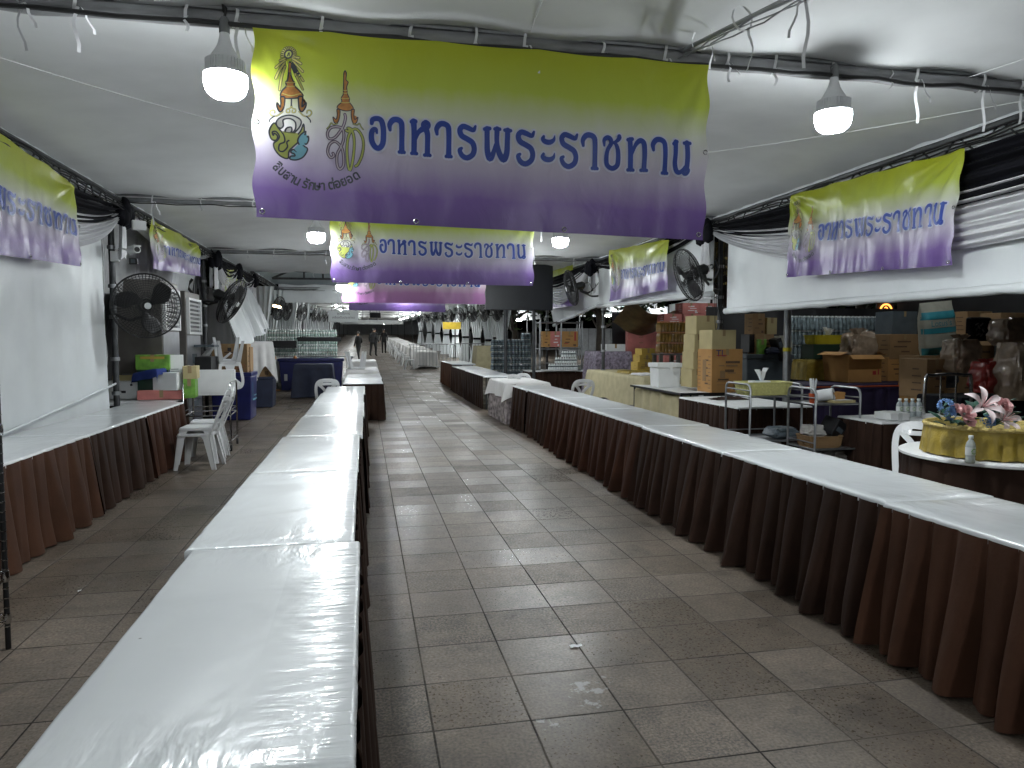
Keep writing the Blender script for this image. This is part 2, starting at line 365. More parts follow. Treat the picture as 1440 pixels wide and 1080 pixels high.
# ------------------------------------------------------------------ mesh helpers
class MB:
    def __init__(s): s.v = []; s.f = []; s.m = []; s.uv = None
    def add(s, vs, fs, mi=0):
        k = len(s.v); s.v += [tuple(v) for v in vs]
        for f in fs: s.f.append([i + k for i in f]); s.m.append(mi)
        return s
    def box(s, c, d, rz=0, mi=0, tilt=None, taper=1.0):
        hx, hy, hz = d[0] / 2, d[1] / 2, d[2] / 2
        Mx = Matrix.Rotation(rz, 3, 'Z')
        if tilt: Mx = Mx @ Matrix.Rotation(tilt[1], 3, tilt[0])
        vs = []
        for z in (-1, 1):
            k = taper if z < 0 else 1
            for (x, y) in ((-1, -1), (1, -1), (1, 1), (-1, 1)):
                vs.append(Vector(c) + Mx @ Vector((x * hx * k, y * hy * k, z * hz)))
        return s.add(vs, [(3, 2, 1, 0), (4, 5, 6, 7), (0, 1, 5, 4), (1, 2, 6, 5), (2, 3, 7, 6), (3, 0, 4, 7)], mi)
    def tube(s, pts, r, seg=8, closed=False, mi=0, flat=1.0):
        pts = [Vector(p) for p in pts]; n = len(pts)
        rad = r if isinstance(r, (list, tuple)) else [r] * n
        t0 = (pts[1] - pts[0]).normalized()
        a = t0.orthogonal().normalized(); vs = []; prev = t0
        for i, p in enumerate(pts):
            if closed: t = pts[(i + 1) % n] - pts[i - 1]
            else: t = pts[min(i + 1, n - 1)] - pts[max(i - 1, 0)]
            t = t.normalized() if t.length > 1e-9 else prev
            q = prev.rotation_difference(t); a = (q @ a); a = (a - t * a.dot(t)).normalized(); prev = t
            b = t.cross(a)
            for k in range(seg):
                th = 2 * PI * k / seg
                vs.append(p + (a * math.cos(th) + b * math.sin(th) * flat) * rad[i])
        fs = []
        for i in range(n if closed else n - 1):
            j = (i + 1) % n
            for k in range(seg):
                fs.append((i * seg + k, i * seg + (k + 1) % seg, j * seg + (k + 1) % seg, j * seg + k))
        if not closed:
            fs.append(tuple(range(seg))[::-1]); fs.append(tuple((n - 1) * seg + k for k in range(seg)))
        return s.add(vs, fs, mi)
    def lathe(s, prof, seg=20, c=(0, 0, 0), mi=0, sx=1, sy=1):
        vs = []; fs = []
        for (r, z) in prof:
            for k in range(seg):
                th = 2 * PI * k / seg
                vs.append((c[0] + r * sx * math.cos(th), c[1] + r * sy * math.sin(th), c[2] + z))
        for i in range(len(prof) - 1):
            for k in range(seg):
                fs.append((i * seg + k, i * seg + (k + 1) % seg, (i + 1) * seg + (k + 1) % seg, (i + 1) * seg + k))
        fs.append(tuple(range(seg))[::-1]); fs.append(tuple((len(prof) - 1) * seg + k for k in range(seg)))
        return s.add(vs, fs, mi)
    def grid(s, fn, nu, nv, mi=0, uv=False):
        k0 = len(s.v)
        vs = [fn(i / nu, j / nv) for j in range(nv + 1) for i in range(nu + 1)]
        fs = [(j * (nu + 1) + i, j * (nu + 1) + i + 1, (j + 1) * (nu + 1) + i + 1, (j + 1) * (nu + 1) + i) for j in range(nv) for i in range(nu)]
        s.add(vs, fs, mi)
        if uv: s.uv = [(i / nu, j / nv) for j in range(nv + 1) for i in range(nu + 1)]
        return s
    def prism(s, outline, fn, mi=0):
        """outline in 2-D, fn(x, y, side) -> 3-D point for side 0 and 1"""
        n = len(outline)
        vs = [fn(x, y, 0) for x, y in outline] + [fn(x, y, 1) for x, y in outline]
        fs = [tuple(range(n))[::-1], tuple(range(n, 2 * n))] + [(i, (i + 1) % n, n + (i + 1) % n, n + i) for i in range(n)]
        return s.add(vs, fs, mi)
    def build(s, name, m, parent=None, smooth=40, bev=0, solid=0, sub=0):
        me = bpy.data.meshes.new(name)
        me.from_pydata(s.v, [], s.f)
        for q in (m if isinstance(m, (list, tuple)) else [m]): me.materials.append(q)
        if any(s.m): me.polygons.foreach_set('material_index', s.m)
        if s.uv:
            u = me.uv_layers.new(name='UVMap')
            for lp in me.loops: u.data[lp.index].uv = s.uv[lp.vertex_index]
        bm = bmesh.new(); bm.from_mesh(me); bmesh.ops.recalc_face_normals(bm, faces=bm.faces); bm.to_mesh(me); bm.free()
        if smooth:
            me.polygons.foreach_set('use_smooth', [True] * len(me.polygons))
            me.set_sharp_from_angle(angle=R(smooth))
        o = bpy.data.objects.new(name, me); COL.objects.link(o)
        if parent: o.parent = parent
        if bev:
            b = o.modifiers.new('edge', 'BEVEL'); b.width = bev; b.segments = 2; b.limit_method = 'ANGLE'
        if solid:
            b = o.modifiers.new('thick', 'SOLIDIFY'); b.thickness = solid; b.offset = 0
        if sub:
            b = o.modifiers.new('round', 'SUBSURF'); b.levels = sub; b.render_levels = sub
        return o

def tag(o, label, cat, group=None, kind=None):
    o['label'] = label; o['category'] = cat
    if group: o['group'] = group
    if kind: o['kind'] = kind
    return o
def thing(name, label, cat, loc=(0, 0, 0), rz=0, group=None, rot=None):
    o = bpy.data.objects.new(name, None); COL.objects.link(o)
    o.location = loc; o.rotation_euler = rot if rot else (0, 0, rz); o.empty_display_size = 0.1
    return tag(o, label, cat, group)
def dup(root, loc, rz=0, label=None, group=None, scale=None):
    r = root.copy(); COL.objects.link(r); r.location = loc; r.rotation_euler = (0, 0, rz)
    if label: r['label'] = label
    if group: r['group'] = group
    if scale: r.scale = scale
    for ch in list(root.children):
        c = ch.copy(); COL.objects.link(c); c.parent = r
        for g in list(ch.children):
            d = g.copy(); COL.objects.link(d); d.parent = c
    return r
def cat_rom(pts, n=6, closed=False):
    out = []; N = len(pts); P = [Vector(p) for p in pts]
    for i in range(N if closed else N - 1):
        p0 = P[(i - 1) % N] if (closed or i > 0) else P[i] * 2 - P[i + 1]
        p1 = P[i]; p2 = P[(i + 1) % N]
        p3 = P[(i + 2) % N] if (closed or i + 2 < N) else p2 * 2 - p1
        for k in range(n):
            t = k / n
            out.append(0.5 * ((2 * p1) + (p2 - p0) * t + (2 * p0 - 5 * p1 + 4 * p2 - p3) * t * t + (3 * p1 - p0 - 3 * p2 + p3) * t ** 3))
    if not closed: out.append(P[-1])
    return out
ORD = ['first', 'second', 'third', 'fourth', 'fifth', 'sixth', 'seventh', 'eighth', 'ninth', 'tenth', 'eleventh', 'twelfth']
def nz(x, y=0.0, z=0.0): return noise.noise(Vector((x, y, z)))

def P_(mb, name, m, parent, **kw):
    """build a part from vertices given in world space under an unrotated parent"""
    L = parent.location
    mb.v = [(v[0] - L[0], v[1] - L[1], v[2] - L[2]) for v in mb.v]
    return mb.build(name, m, parent, **kw)
def frame(o, p0):
    return o

# ------------------------------------------------------------------ ground
g = MB()
ys = [-12, 0, 20, 26, 34, 45, 60, 80, 120, 200]
for i in range(len(ys) - 1):
    a, b = ys[i], ys[i + 1]
    g.add([(-60, a, gz(a)), (70, a, gz(a)), (70, b, gz(b)), (-60, b, gz(b))], [(0, 1, 2, 3)])
go = g.build('ground', M_FLOOR, smooth=0); go['kind'] = 'structure'
go['label'] = 'worn grey brown square terrazzo paving running down the aisle'

# ------------------------------------------------------------------ tent bays
XL, XR, ZB = -3.05, 5.2, 3.42
BY = [-1.3, 4.42, 10.2, 15.65, 20.8]
def ribbon_mb(kind):
    mb = MB(); r = random.Random(kind)
    L = [0.13, 0.2, 0.3, 0.1][kind % 4]; w = 0.018
    def strip(pts, w):
        vs = []
        for (x, y, z, a) in pts:
            vs += [(x - w / 2 * math.cos(a), y - w / 2 * math.sin(a), z), (x + w / 2 * math.cos(a), y + w / 2 * math.sin(a), z)]
        mb.add(vs, [(2 * i, 2 * i + 1, 2 * i + 3, 2 * i + 2) for i in range(len(pts) - 1)])
    strip([(0.012 * math.sin(i * 1.1 + kind), -0.06 + 0.01 * math.cos(i), -0.02 - L * i / 6, 0.25 * math.sin(i * 0.8 + kind)) for i in range(7)], w)
    if kind % 2 == 0:
        strip([(0.03 + 0.012 * i + 0.006 * math.sin(i * 2), -0.05, -0.02 - L * 0.55 * i / 5, 0.5 + 0.3 * math.sin(i)) for i in range(6)], w * 0.8)
    # the loop round the pipe
    n = 10
    vs = []
    for i in range(n + 1):
        th = 2 * PI * i / n
        for dx in (-w / 2, w / 2):
            vs.append((dx + 0.01 * math.sin(th), 0.068 * math.cos(th), 0.012 + 0.062 * math.sin(th)))
    mb.add(vs, [(2 * i, 2 * i + 1, 2 * i + 3, 2 * i + 2) for i in range(n)])
    return mb
RIB = []
def add_ribbons(par, Y, z, x0, x1, n, seed, big=1.0):
    r = random.Random(seed)
    for i in range(n):
        x = x0 + (x1 - x0) * (i + 0.2 + 0.6 * r.random()) / n
        k = r.randrange(4)
        if len(RIB) <= k:
            while len(RIB) < 4: RIB.append(ribbon_mb(len(RIB)).build('ribbon', M_RIBBON).data)
            for o in [q for q in COL.objects if q.name.startswith('ribbon') and q.parent is None]: bpy.data.objects.remove(o)
        o = bpy.data.objects.new('ribbon', RIB[k]); COL.objects.link(o); o.parent = par
        o.location = Vector((x, Y, z)) - par.location; o.rotation_euler = (r.uniform(-0.1, 0.1), 0, r.uniform(-0.5, 0.5)); o.scale = (big, big, big * r.uniform(0.7, 1.25))

def bay(i, Y0, Y1, label, beam=True, posts=True, rib=12, rise=0.30, zb=ZB, xl=XL, xr=XR, ceil=M_CEIL, g0=0.0):
    t = thing('canopy_tent', label, 'tent', ((xl + xr) / 2, Y1, g0), group='canopy tent bays over the aisle')
    zz = zb + g0
    def cf(u, v):
        x = xl - 0.12 + (xr - xl + 0.24) * u; y = Y0 + (Y1 - Y0) * v
        e = math.sin(PI * v) ** 0.9 * (1 - abs(2 * u - 1) ** 3)
        # slack of the lining between its ties
        s = 0.02 * math.sin(u * 46) * (math.exp(-((v) / 0.06) ** 2) + math.exp(-((1 - v) / 0.06) ** 2))
        s += 0.05 * nz(x * 0.5, y * 0.5, i) * math.sin(PI * v)
        # a sewn seam across the lining
        return (x, y, zz + 0.055 + rise * e + s)
    P_(MB().grid(cf, 60, 36), 'ceiling_lining', ceil, t, smooth=80)
    if beam:
        def bl(dz, dy, amp, sd):
            return [(xl - 0.2 + (xr - xl + 0.4) * k / 40, Y0 + dy, zz + dz + amp * nz(k * 0.6, sd)) for k in range(41)]
        P_(MB().tube(bl(0.0, 0.0, 0.012, i), [(0.048 if i < 2 else 0.03) + 0.014 * nz(k * 0.8, i + 5) for k in range(41)], 10), 'beam', M_ROLL if i < 2 else M_STEEL, t)
        P_(MB().tube(bl(-0.045, -0.055, 0.028, i + 9), 0.013 if i < 2 else 0.007, 6), 'power_cable', M_CABLE, t)
        P_(MB().tube(bl(0.062, -0.01, 0.004, i + 3), 0.018, 8), 'upper_pipe', M_STEEL, t)
        add_ribbons(t, Y0, zz, xl + 0.2, xr - 0.3, rib, 100 + i)
    for x, sg in ((xl, -1), (xr, 1)):
        n = 26
        e = MB()
        e.tube([(x, Y0 + (Y1 - Y0) * k / n, zz - 0.02 + 0.01 * nz(k, x)) for k in range(n + 1)], 0.025, 6)
        e.tube([(x + sg * 0.03, Y0 + (Y1 - Y0) * k / n, zz - 0.20 + 0.02 * nz(k, x, 3)) for k in range(n + 1)], 0.02, 6)
        for k in range(n):
            ya, yb = Y0 + (Y1 - Y0) * k / n, Y0 + (Y1 - Y0) * (k + 1) / n
            e.tube([(x, ya, zz - (0.02 if k % 2 else 0.2)), (x + sg * 0.03, yb, zz - (0.2 if k % 2 else 0.02))], 0.01, 5)
        P_(e, 'eave_truss', M_DKSTEEL, t)
        c = MB()
        for q in range(4):
            c.tube([(x - sg * (0.03 + 0.012 * q), Y0 + (Y1 - Y0) * k / 30, zz - 0.05 - 0.035 * q + 0.04 * nz(k * 0.35, q * 7, i)) for k in range(31)], 0.009, 5)
        P_(c, 'cable_bundle', M_CABLE, t)
        w = MB().grid(lambda u, v: (x + sg * (0.05 + 0.012 * math.sin(u * 90)), Y0 + (Y1 - Y0) * u, zz + 0.05 - 0.16 * v + 0.02 * nz(u * 20, v * 2, i)), 70, 4)
        P_(w, 'eave_valance', M_SHEET, t, smooth=80)
    if posts:
        for x in (xl - 0.15, xr + 0.2):
            yp = Y1
            if i == 1 and x > 0: x, yp = 5.74, 10.82
            p = MB().tube([(x, yp, g0), (x, yp, zz)], 0.038, 12).box((x, yp, g0 + 0.01), (0.2, 0.2, 0.02))
            for zc in (0.9, 1.35, 1.9, 2.3, 2.8): p.lathe([(0.056, -0.025), (0.058, 0), (0.056, 0.025)], 12, (x, yp, zc + g0), 1)
            P_(p, 'post', [M_DKSTEEL, M_STEEL], t)
    return t
b0 = bay(0, BY[0], BY[1], 'white lined canopy bay nearest the camera, crossed by the diagonal tied strut', rise=0.30)
b1 = bay(1, BY[1], BY[2], 'white lined canopy bay whose front roll carries the largest banner', rib=19)
b2 = bay(2, BY[2], BY[3], 'white lined canopy bay behind the largest banner, hung with the second banner', rib=14)
b3 = bay(3, BY[3], BY[4], 'white lined canopy bay carrying the pink faded banner', rib=12)
# diagonal strut with tied cables in the front bay
p0, p1 = Vector((2.02, 4.42, 3.46)), pd(1128, -12, 3.7)
p1 = p0 + (p1 - p0) * 1.9
dv = p1 - p0
st = MB().tube([p0 + dv * k / 12 for k in range(13)], 0.014, 8)
for q in range(3):
    st.tube([p0 + dv * k / 24 + Vector((0.03 * math.sin(q * 2 + k * 0.5), 0.0, -0.025 - 0.012 * q + 0.015 * nz(k * 0.6, q))) for k in range(25)], 0.005, 5)
P_(st, 'strut', M_STEEL, b0)
for q, f in enumerate((0.12, 0.3, 0.55)):
    rb = bpy.data.objects.new('ribbon', RIB[q]); COL.objects.link(rb); rb.parent = b0; rb.location = p0 + dv * f - b0.location; rb.rotation_euler = (0, 0, 0.7 + q); rb.scale = (1, 1, 1.2)
gu = MB()
for a, b in (((-2.9, 4.42, 3.40), (-0.6, 8.6, 3.86)), ((5.1, 4.42, 3.42), (2.6, 8.0, 3.62)), ((2.05, 4.42, 3.38), (0.9, 5.6, 3.30)), ((4.2, 4.38, 3.45), (5.2, 1.0, 3.7))):
    gu.tube([Vector(a).lerp(Vector(b), k / 8) - Vector((0, 0, 0.06 * math.sin(PI * k / 8))) for k in range(9)], 0.0035, 5)
P_(gu, 'guy_cord', M_RIBBON, b1)
sm = MB()
for (Y0, Y1, xs, tt) in ((BY[0], BY[1], 1.02, b0),):
    pts = []
    for k in range(25):
        v = k / 24; u = (xs - XL + 0.12) / (XR - XL + 0.24)
        e = math.sin(PI * v) ** 0.9 * (1 - abs(2 * u - 1) ** 3)
        pts.append((xs, Y0 + (Y1 - Y0) * v, ZB + 0.049 + 0.30 * e + 0.05 * nz(xs * 0.5, (Y0 + (Y1 - Y0) * v) * 0.5, 0) * math.sin(PI * v)))
    sm.tube(pts, 0.006, 5)
P_(sm, 'seam', M_RIBBON, b0)

# ------------------------------------------------------------------ lamps
def bulb(x, Y, ztip, label, wide=0.12):
    t = thing('light_bulb', label, 'lamp', (x, Y, ztip), group='lit bulbs hanging from the canopy rolls')
    s = wide / 0.13
    dm = MB().lathe([(0.0, 0.0), (0.05 * s, 0.003), (0.085 * s, 0.012), (0.108 * s, 0.03), (0.118 * s, 0.048)], 28)
    dm.lathe([(0.118 * s, 0.048), (0.126 * s, 0.075), (0.128 * s, 0.1), (0.126 * s, 0.128)], 28, mi=1)
    dm.build('diffuser', [M_LAMP, M_LAMPS], t)
    h = MB().lathe([(0.129 * s, 0.127), (0.129 * s, 0.135), (0.112 * s, 0.137), (0.106 * s, 0.17), (0.094 * s, 0.215), (0.07 * s, 0.25), (0.045 * s, 0.29), (0.03 * s, 0.34), (0.028 * s, 0.36)], 28)
    for k in range(36):
        th = 2 * PI * k / 36
        h.box((0.108 * s * math.cos(th), 0.108 * s * math.sin(th), 0.172), (0.018 * s, 0.005 * s, 0.072), th, taper=1.12)
    h.build('heat_sink', M_PLASTIC, t)
    MB().lathe([(0.03 * s, 0.36), (0.032 * s, 0.365), (0.03 * s, 0.43), (0.018 * s, 0.45)], 14).build('socket', M_GREYCLOTH, t)
    top = ZB - ztip
    if top > 0.45:
        MB().tube([(0, 0, 0.44), (0.012, 0, 0.5), (-0.005, 0, 0.52), (0, 0.03, top)], 0.008, 6).build('cord', M_CABLE, t)
    return t
p = at(318, 139, Y=4.37); bulb(p.x, p.y, p.z, 'large lit bulb beside the left edge of the largest banner')
p = at(1171, 186, Y=4.37); bulb(p.x, p.y, p.z, 'large lit bulb right of the largest banner, above the right hand banner')
p = at(445, 342, Y=10.1); bulb(p.x, p.y, p.z, 'lit bulb left of the second hanging banner')
p = at(788, 348, Y=10.1); bulb(p.x, p.y, p.z, 'lit bulb right of the second hanging banner, over the dark screen')
p = at(481, 410, Y=15.5); bulb(p.x, p.y, p.z, 'far lit bulb peeping past the pink faded banner')
bulb(3.3, 15.5, 2.95, 'far lit bulb hidden behind the dark screen')
bulb(-0.9, -1.2, 2.9, 'lit bulb behind the camera on the left'); bulb(2.7, -1.2, 2.9, 'lit bulb behind the camera on the right')
bulb(-0.35, 24.2, 3.2, 'added bulb lighting the bare roof, hidden by the pink banner'); bulb(3.4, 24.2, 3.2, 'added bulb lighting the bare roof, hidden by the dark screen'); bulb(1.2, 20.7, 2.95, 'far lit bulb behind the last purple banner')  # the bare roof pair is added to brighten its membrane

# ------------------------------------------------------------------ banners
GL = []      # (strokes of the lettering in banner uv)
def crop_uv(pts, ox, oy, sc):
    out = []
    for p in pts:
        q = at(ox + p[0] / sc, oy + p[1] / sc, Y=4.33)
        out.append(((q.x - BX0) / (BX1 - BX0), (q.z - BZ0) / (BZ1 - BZ0)))
    return out
a = at(355, 36, Y=4.33); b = at(997, 90, Y=4.33); c = at(990, 338, Y=4.33); d = at(358, 305, Y=4.33)
BX0, BX1, BZ1, BZ0 = a.x, b.x, (a.z + b.z) / 2, (c.z + d.z) / 2
BW, BH = BX1 - BX0, BZ1 - BZ0
C1 = (510, 150, 6); C2 = (740, 170, 6)
raw = []
def L(pts, w, cr): raw.append((pts, w, cr))
AA = [(240, 205), (236, 160), (262, 122), (298, 117), (330, 138), (339, 185), (340, 300), (340, 388)]
def aa(dx, dy, cr): L([(x + dx, y + dy) for x, y in AA], [13, 20, 23, 23, 23, 22, 21, 23], cr); L([(320 + dx, 394 + dy), (340 + dx, 392 + dy), (360 + dx, 396 + dy)], 15, cr)
RR = [(958, 168), (948, 192), (935, 201), (890, 180), (852, 170), (828, 200), (843, 248), (895, 280), (935, 310), (950, 360), (936, 410), (890, 437), (848, 416), (828, 372), (843, 356)]
def rr(dx, dy, cr): L([(x + dx, y + dy) for x, y in RR], [10, 16, 19, 22, 22, 22, 23, 23, 23, 22, 22, 22, 21, 18, 13], cr)
L([(84, 150), (92, 118), (130, 108), (164, 125), (182, 185), (185, 265), (178, 325), (150, 360), (115, 350), (88, 300), (84, 240), (97, 205), (120, 200), (130, 232)], [15, 20, 21, 22, 22, 22, 22, 22, 22, 22, 21, 20, 16, 9], C1)
aa(0, 0, C1)
L([(437, 130), (442, 200), (444, 300), (443, 395)], [24, 22, 22, 22], C1); L([(422, 134), (437, 130), (452, 130)], 18, C1); L([(425, 404), (443, 402), (464, 406)], 15, C1)
L([(540, 140), (556, 152), (556, 170), (540, 180), (526, 170), (526, 152), (540, 142)], 24, C1); L([(452, 290), (478, 225), (520, 190)], [12, 18, 24], C1); L([(540, 190), (556, 240), (557, 320), (556, 410)], [26, 22, 21, 22], C1); L([(534, 417), (556, 414), (578, 419)], 15, C1)
aa(396, 32, C1); rr(0, 0, C1)
L([(1056, 188), (1058, 290), (1062, 380), (1084, 440), (1112, 390), (1128, 320)], [22, 22, 24, 26, 20, 12], C1); L([(1036, 192), (1056, 184), (1078, 186)], 16, C1)
L([(1140, 190), (1140, 300), (1160, 390), (1198, 448), (1224, 390), (1228, 290), (1230, 200)], [22, 20, 24, 26, 24, 22, 22], C1); L([(1122, 190), (1142, 188), (1162, 192)], 15, C1); L([(1206, 200), (1228, 198), (1254, 204)], 15, C1)
rr(492, 45, C1)
for yy in (0, 146): L([(152, 132 + yy), (146, 155 + yy), (168, 176 + yy), (205, 180 + yy), (236, 160 + yy), (245, 125 + yy)], [12, 19, 22, 21, 15, 4], C2)
rr(857 - 1380, 68 - 120, C2); L0 = raw.pop()
L([(x - 524, y - 56) for x, y in RR], L0[1], C2)
aa(247, -2, C2)
L([(665, 200), (664, 155), (690, 134), (718, 148), (722, 185), (695, 235), (685, 300), (692, 362), (735, 390), (775, 366), (785, 310), (782, 240), (768, 195), (745, 172)], [10, 17, 20, 20, 19, 18, 20, 21, 21, 21, 21, 20, 17, 10], C2); L([(742, 178), (775, 158), (792, 135), (792, 122)], [10, 16, 20, 18], C2)
L([(884, 150), (888, 260), (888, 395)], [22, 22, 23], C2); L([(866, 150), (884, 146), (902, 144)], 16, C2); L([(866, 402), (888, 400), (910, 403)], 15, C2)
L([(900, 270), (928, 195), (965, 158), (997, 175), (1004, 230), (1003, 320), (1000, 398)], [10, 17, 22, 23, 22, 21, 22], C2); L([(976, 404), (1000, 402), (1024, 405)], 15, C2)
aa(838, 30, C2)
L([(1268, 165), (1264, 260), (1260, 340), (1275, 400), (1300, 418), (1328, 400), (1350, 360)], [22, 20, 21, 22, 20, 17, 11], C2); L([(1250, 180), (1266, 164), (1280, 162)], 15, C2)
L([(1362, 172), (1361, 260), (1360, 370)], [22, 21, 22], C2); L([(1340, 174), (1362, 172), (1386, 176)], 15, C2); L([(1355, 388), (1372, 402), (1362, 425), (1345, 425), (1340, 408), (1350, 392)], 20, C2)
for pts, w, cr in raw:
    uv = crop_uv(pts, *cr)
    ww = [(q if not isinstance(w, (int, float)) else w) for q in (w if not isinstance(w, (int, float)) else [w] * len(pts))]
    GL.append((uv, [q / cr[2] * 4.42 / F / BH for q in ww]))
ASP = BW / BH
def ribbon_uv(uv, ww, n=5):
    """thick stroke in uv (v units): returns outline strip as rows of left/right points"""
    P3 = cat_rom([(u * ASP, v, w) for (u, v), w in zip(uv, ww)], n)
    rows = []
    N = len(P3)
    def tan(i):
        a, b = P3[max(i - 1, 0)], P3[min(i + 1, N - 1)]
        t = Vector((b.x - a.x, b.y - a.y)); return t.normalized() if t.length > 1e-9 else Vector((1, 0))
    t0 = tan(0); t1 = tan(N - 1)
    def row(p, t, w, back=0.0):
        nx, ny = -t.y, t.x; x, y = p.x + t.x * back, p.y + t.y * back
        return ((x + nx * w) / ASP, y + ny * w), ((x - nx * w) / ASP, y - ny * w)
    for k in (4, 3, 2, 1):
        th = k * PI / 8.4; rows.append(row(P3[0], t0, P3[0].z * math.cos(th), -P3[0].z * math.sin(th)))
    for i in range(N): rows.append(row(P3[i], tan(i), P3[i].z))
    for k in (1, 2, 3, 4):
        th = k * PI / 8.4; rows.append(row(P3[-1], t1, P3[-1].z * math.cos(th), P3[-1].z * math.sin(th)))
    return rows
def em(cr, pts): return crop_uv(pts, *cr)
E1 = (370, 60, 6); E2 = (450, 90, 6.35)
EMB = []     # (kind, uv pts, width v units or None, material index)  0 outline 1 gold 2 yellow 3 lime 4 sky 5 pearl 6 purple
def pxw(w, cr): return w / cr[2] * 4.42 / F / BH
def ES(pts, w, mi, cr, cl=False):
    if cl: pts = [tuple(q) for q in cat_rom([(x, y, 0) for x, y in pts], 3, True)]; pts = [(q[0], q[1]) for q in pts] + [pts[0][:2]]
    EMB.append(('s', em(cr, [q[:2] for q in pts]), pxw(w, cr), mi))
def EP(pts, mi, cr, smooth=True, ol=6.0):
    q = [(v.x, v.y) for v in cat_rom([(x, y, 0) for x, y in pts], 4, True)] if smooth else pts
    EMB.append(('p', em(cr, q), None, mi))
    EMB.append(('s', em(cr, q + q[:2]), pxw(ol, cr), 0))
# first emblem: rays, disc, tiered crown with side scrolls, interlaced three-colour roundel
for k in range(9):
    th = R(200 + k * 17.5)
    L1 = [70, 105, 135, 190, 230, 190, 150, 110, 70][k] if False else 60
for (x, y) in ((140, 405), (118, 305), (122, 215), (150, 150), (338, 400), (345, 325), (342, 245), (325, 180), (305, 130)):
    sx, sy = 218 + (x - 218) * 0.3, 110 + (y - 110) * 0.3
    ES([(sx, sy), ((sx + x) / 2, (sy + y) / 2), (x, y)], 11, 0, E1); ES([(sx, sy), ((sx + x) / 2, (sy + y) / 2), (x, y)], 6.5, 2, E1)
for k in range(13):
    th = R(-20 + k * 220 / 12.0)
    x0, y0, x1, y1 = 215 + 34 * math.cos(th), 95 - 34 * math.sin(th), 215 + 62 * math.cos(th), 95 - 62 * math.sin(th)
    ES([(x0, y0), ((x0 + x1) / 2, (y0 + y1) / 2), (x1, y1)], 8, 0, E1); ES([(x0, y0), ((x0 + x1) / 2, (y0 + y1) / 2), (x1, y1)], 4.2, 2, E1)
EP([(215 + 33 * math.cos(R(k * 45)), 96 - 33 * math.sin(R(k * 45))) for k in range(8)], 3, E1, ol=6)
ES([(206, 112), (212, 95), (220, 84), (222, 110)], 4, 0, E1)
EP([(228, 165), (240, 170), (243, 260), (262, 330), (275, 345), (272, 375), (318, 425), (338, 470), (240, 485), (150, 470), (160, 420), (202, 380), (200, 345), (215, 330), (228, 260)], 1, E1, False)
for y in (345, 378): ES([(200, y), (240, y + 5), (276, y)], 2.5, 2, E1)
ES([(165, 440), (240, 462), (325, 440)], 3, 2, E1)
for s in (-1, 1):
    X = lambda x: 242 + s * x
    EP([(X(95), 470), (X(62), 470), (X(60), 520), (X(70), 580), (X(95), 600), (X(122), 560), (X(125), 520), (X(105), 545), (X(92), 560), (X(92), 520)], 1, E1, False)
    ES([(X(70), 600), (X(110), 635), (X(150), 640), (X(175), 615), (X(165), 590), (X(140), 590), (X(135), 610)], 6, 0, E1); ES([(X(70), 600), (X(110), 635), (X(150), 640), (X(175), 615), (X(165), 590), (X(140), 590), (X(135), 610)], 3.4, 2, E1)
    ES([(X(135), 640), (X(165), 670), (X(170), 690)], 5, 0, E1)
    ES([(242, 540), (X(10), 570), (X(38), 580), (X(35), 605), (X(12), 605), (X(12), 588)], 5.5, 0, E1); ES([(242, 540), (X(10), 570), (X(38), 580), (X(35), 605), (X(12), 605), (X(12), 588)], 2.8, 2, E1)
ES([(241, 495), (241, 545)], 6, 0, E1)
EP([(130, 690), (160, 650), (230, 630), (300, 650), (335, 685), (318, 740), (260, 800), (215, 835), (205, 770), (220, 740), (255, 735), (258, 770), (235, 790), (262, 785), (290, 745), (285, 690), (240, 660), (185, 670), (190, 720), (170, 745), (140, 730)], 5, E1)
EP([(112, 700), (75, 770), (85, 840), (125, 850), (140, 815), (115, 790), (105, 810), (100, 780), (130, 775), (155, 815), (135, 850), (100, 880), (105, 930), (150, 985), (215, 1005), (225, 945), (265, 900), (320, 850), (360, 780), (355, 705), (330, 770), (270, 830), (215, 860), (215, 905), (175, 945), (140, 935), (150, 885), (195, 860), (190, 800), (150, 745)], 3, E1)
EP([(375, 770), (330, 800), (305, 850), (320, 900), (300, 945), (262, 925), (240, 950), (268, 962), (275, 980), (240, 985), (235, 1010), (290, 1015), (350, 985), (385, 920), (350, 890), (345, 850), (372, 880), (395, 850), (395, 810), (370, 830), (360, 820)], 4, E1)
# second emblem: pointed crown over two interlaced loops
EP([(230, 65), (242, 90), (238, 150), (258, 170), (245, 210), (247, 245), (252, 280), (270, 320), (268, 350), (300, 395), (298, 420), (235, 432), (165, 410), (165, 385), (200, 350), (195, 315), (212, 285), (215, 240), (218, 150), (218, 90)], 1, E2, False, ol=4)
for y, k in ((245, 16), (270, 20), (318, 36), (355, 42)): ES([(231 - k, y), (231, y + 4), (231 + k, y)], 2.4, 2, E2)
for s in (-1, 1):
    X = lambda x: 236 + s * x
    EP([(X(78), 420), (X(52), 420), (X(52), 490), (X(70), 545), (X(98), 540), (X(112), 490), (X(98), 500), (X(82), 510), (X(74), 470)], 1, E2, False, ol=4)
    ES([(X(70), 550), (X(105), 560), (X(125), 545), (X(140), 575), (X(160), 600)], 6, 0, E2); ES([(X(70), 550), (X(105), 560), (X(125), 545), (X(140), 575), (X(160), 600)], 2.8, 3, E2)
SS = [(230, 465), (236, 500), (215, 580), (150, 675), (95, 690), (80, 640), (110, 590), (170, 580), (215, 600), (225, 680), (200, 760), (165, 830), (165, 920), (190, 965), (222, 930), (222, 850), (205, 770), (150, 715), (100, 740), (80, 810), (105, 860), (135, 845), (128, 822)]
ES(SS, 13, 0, E2); ES(SS, 9.5, 6, E2); ES(SS, 2.4, 5, E2)
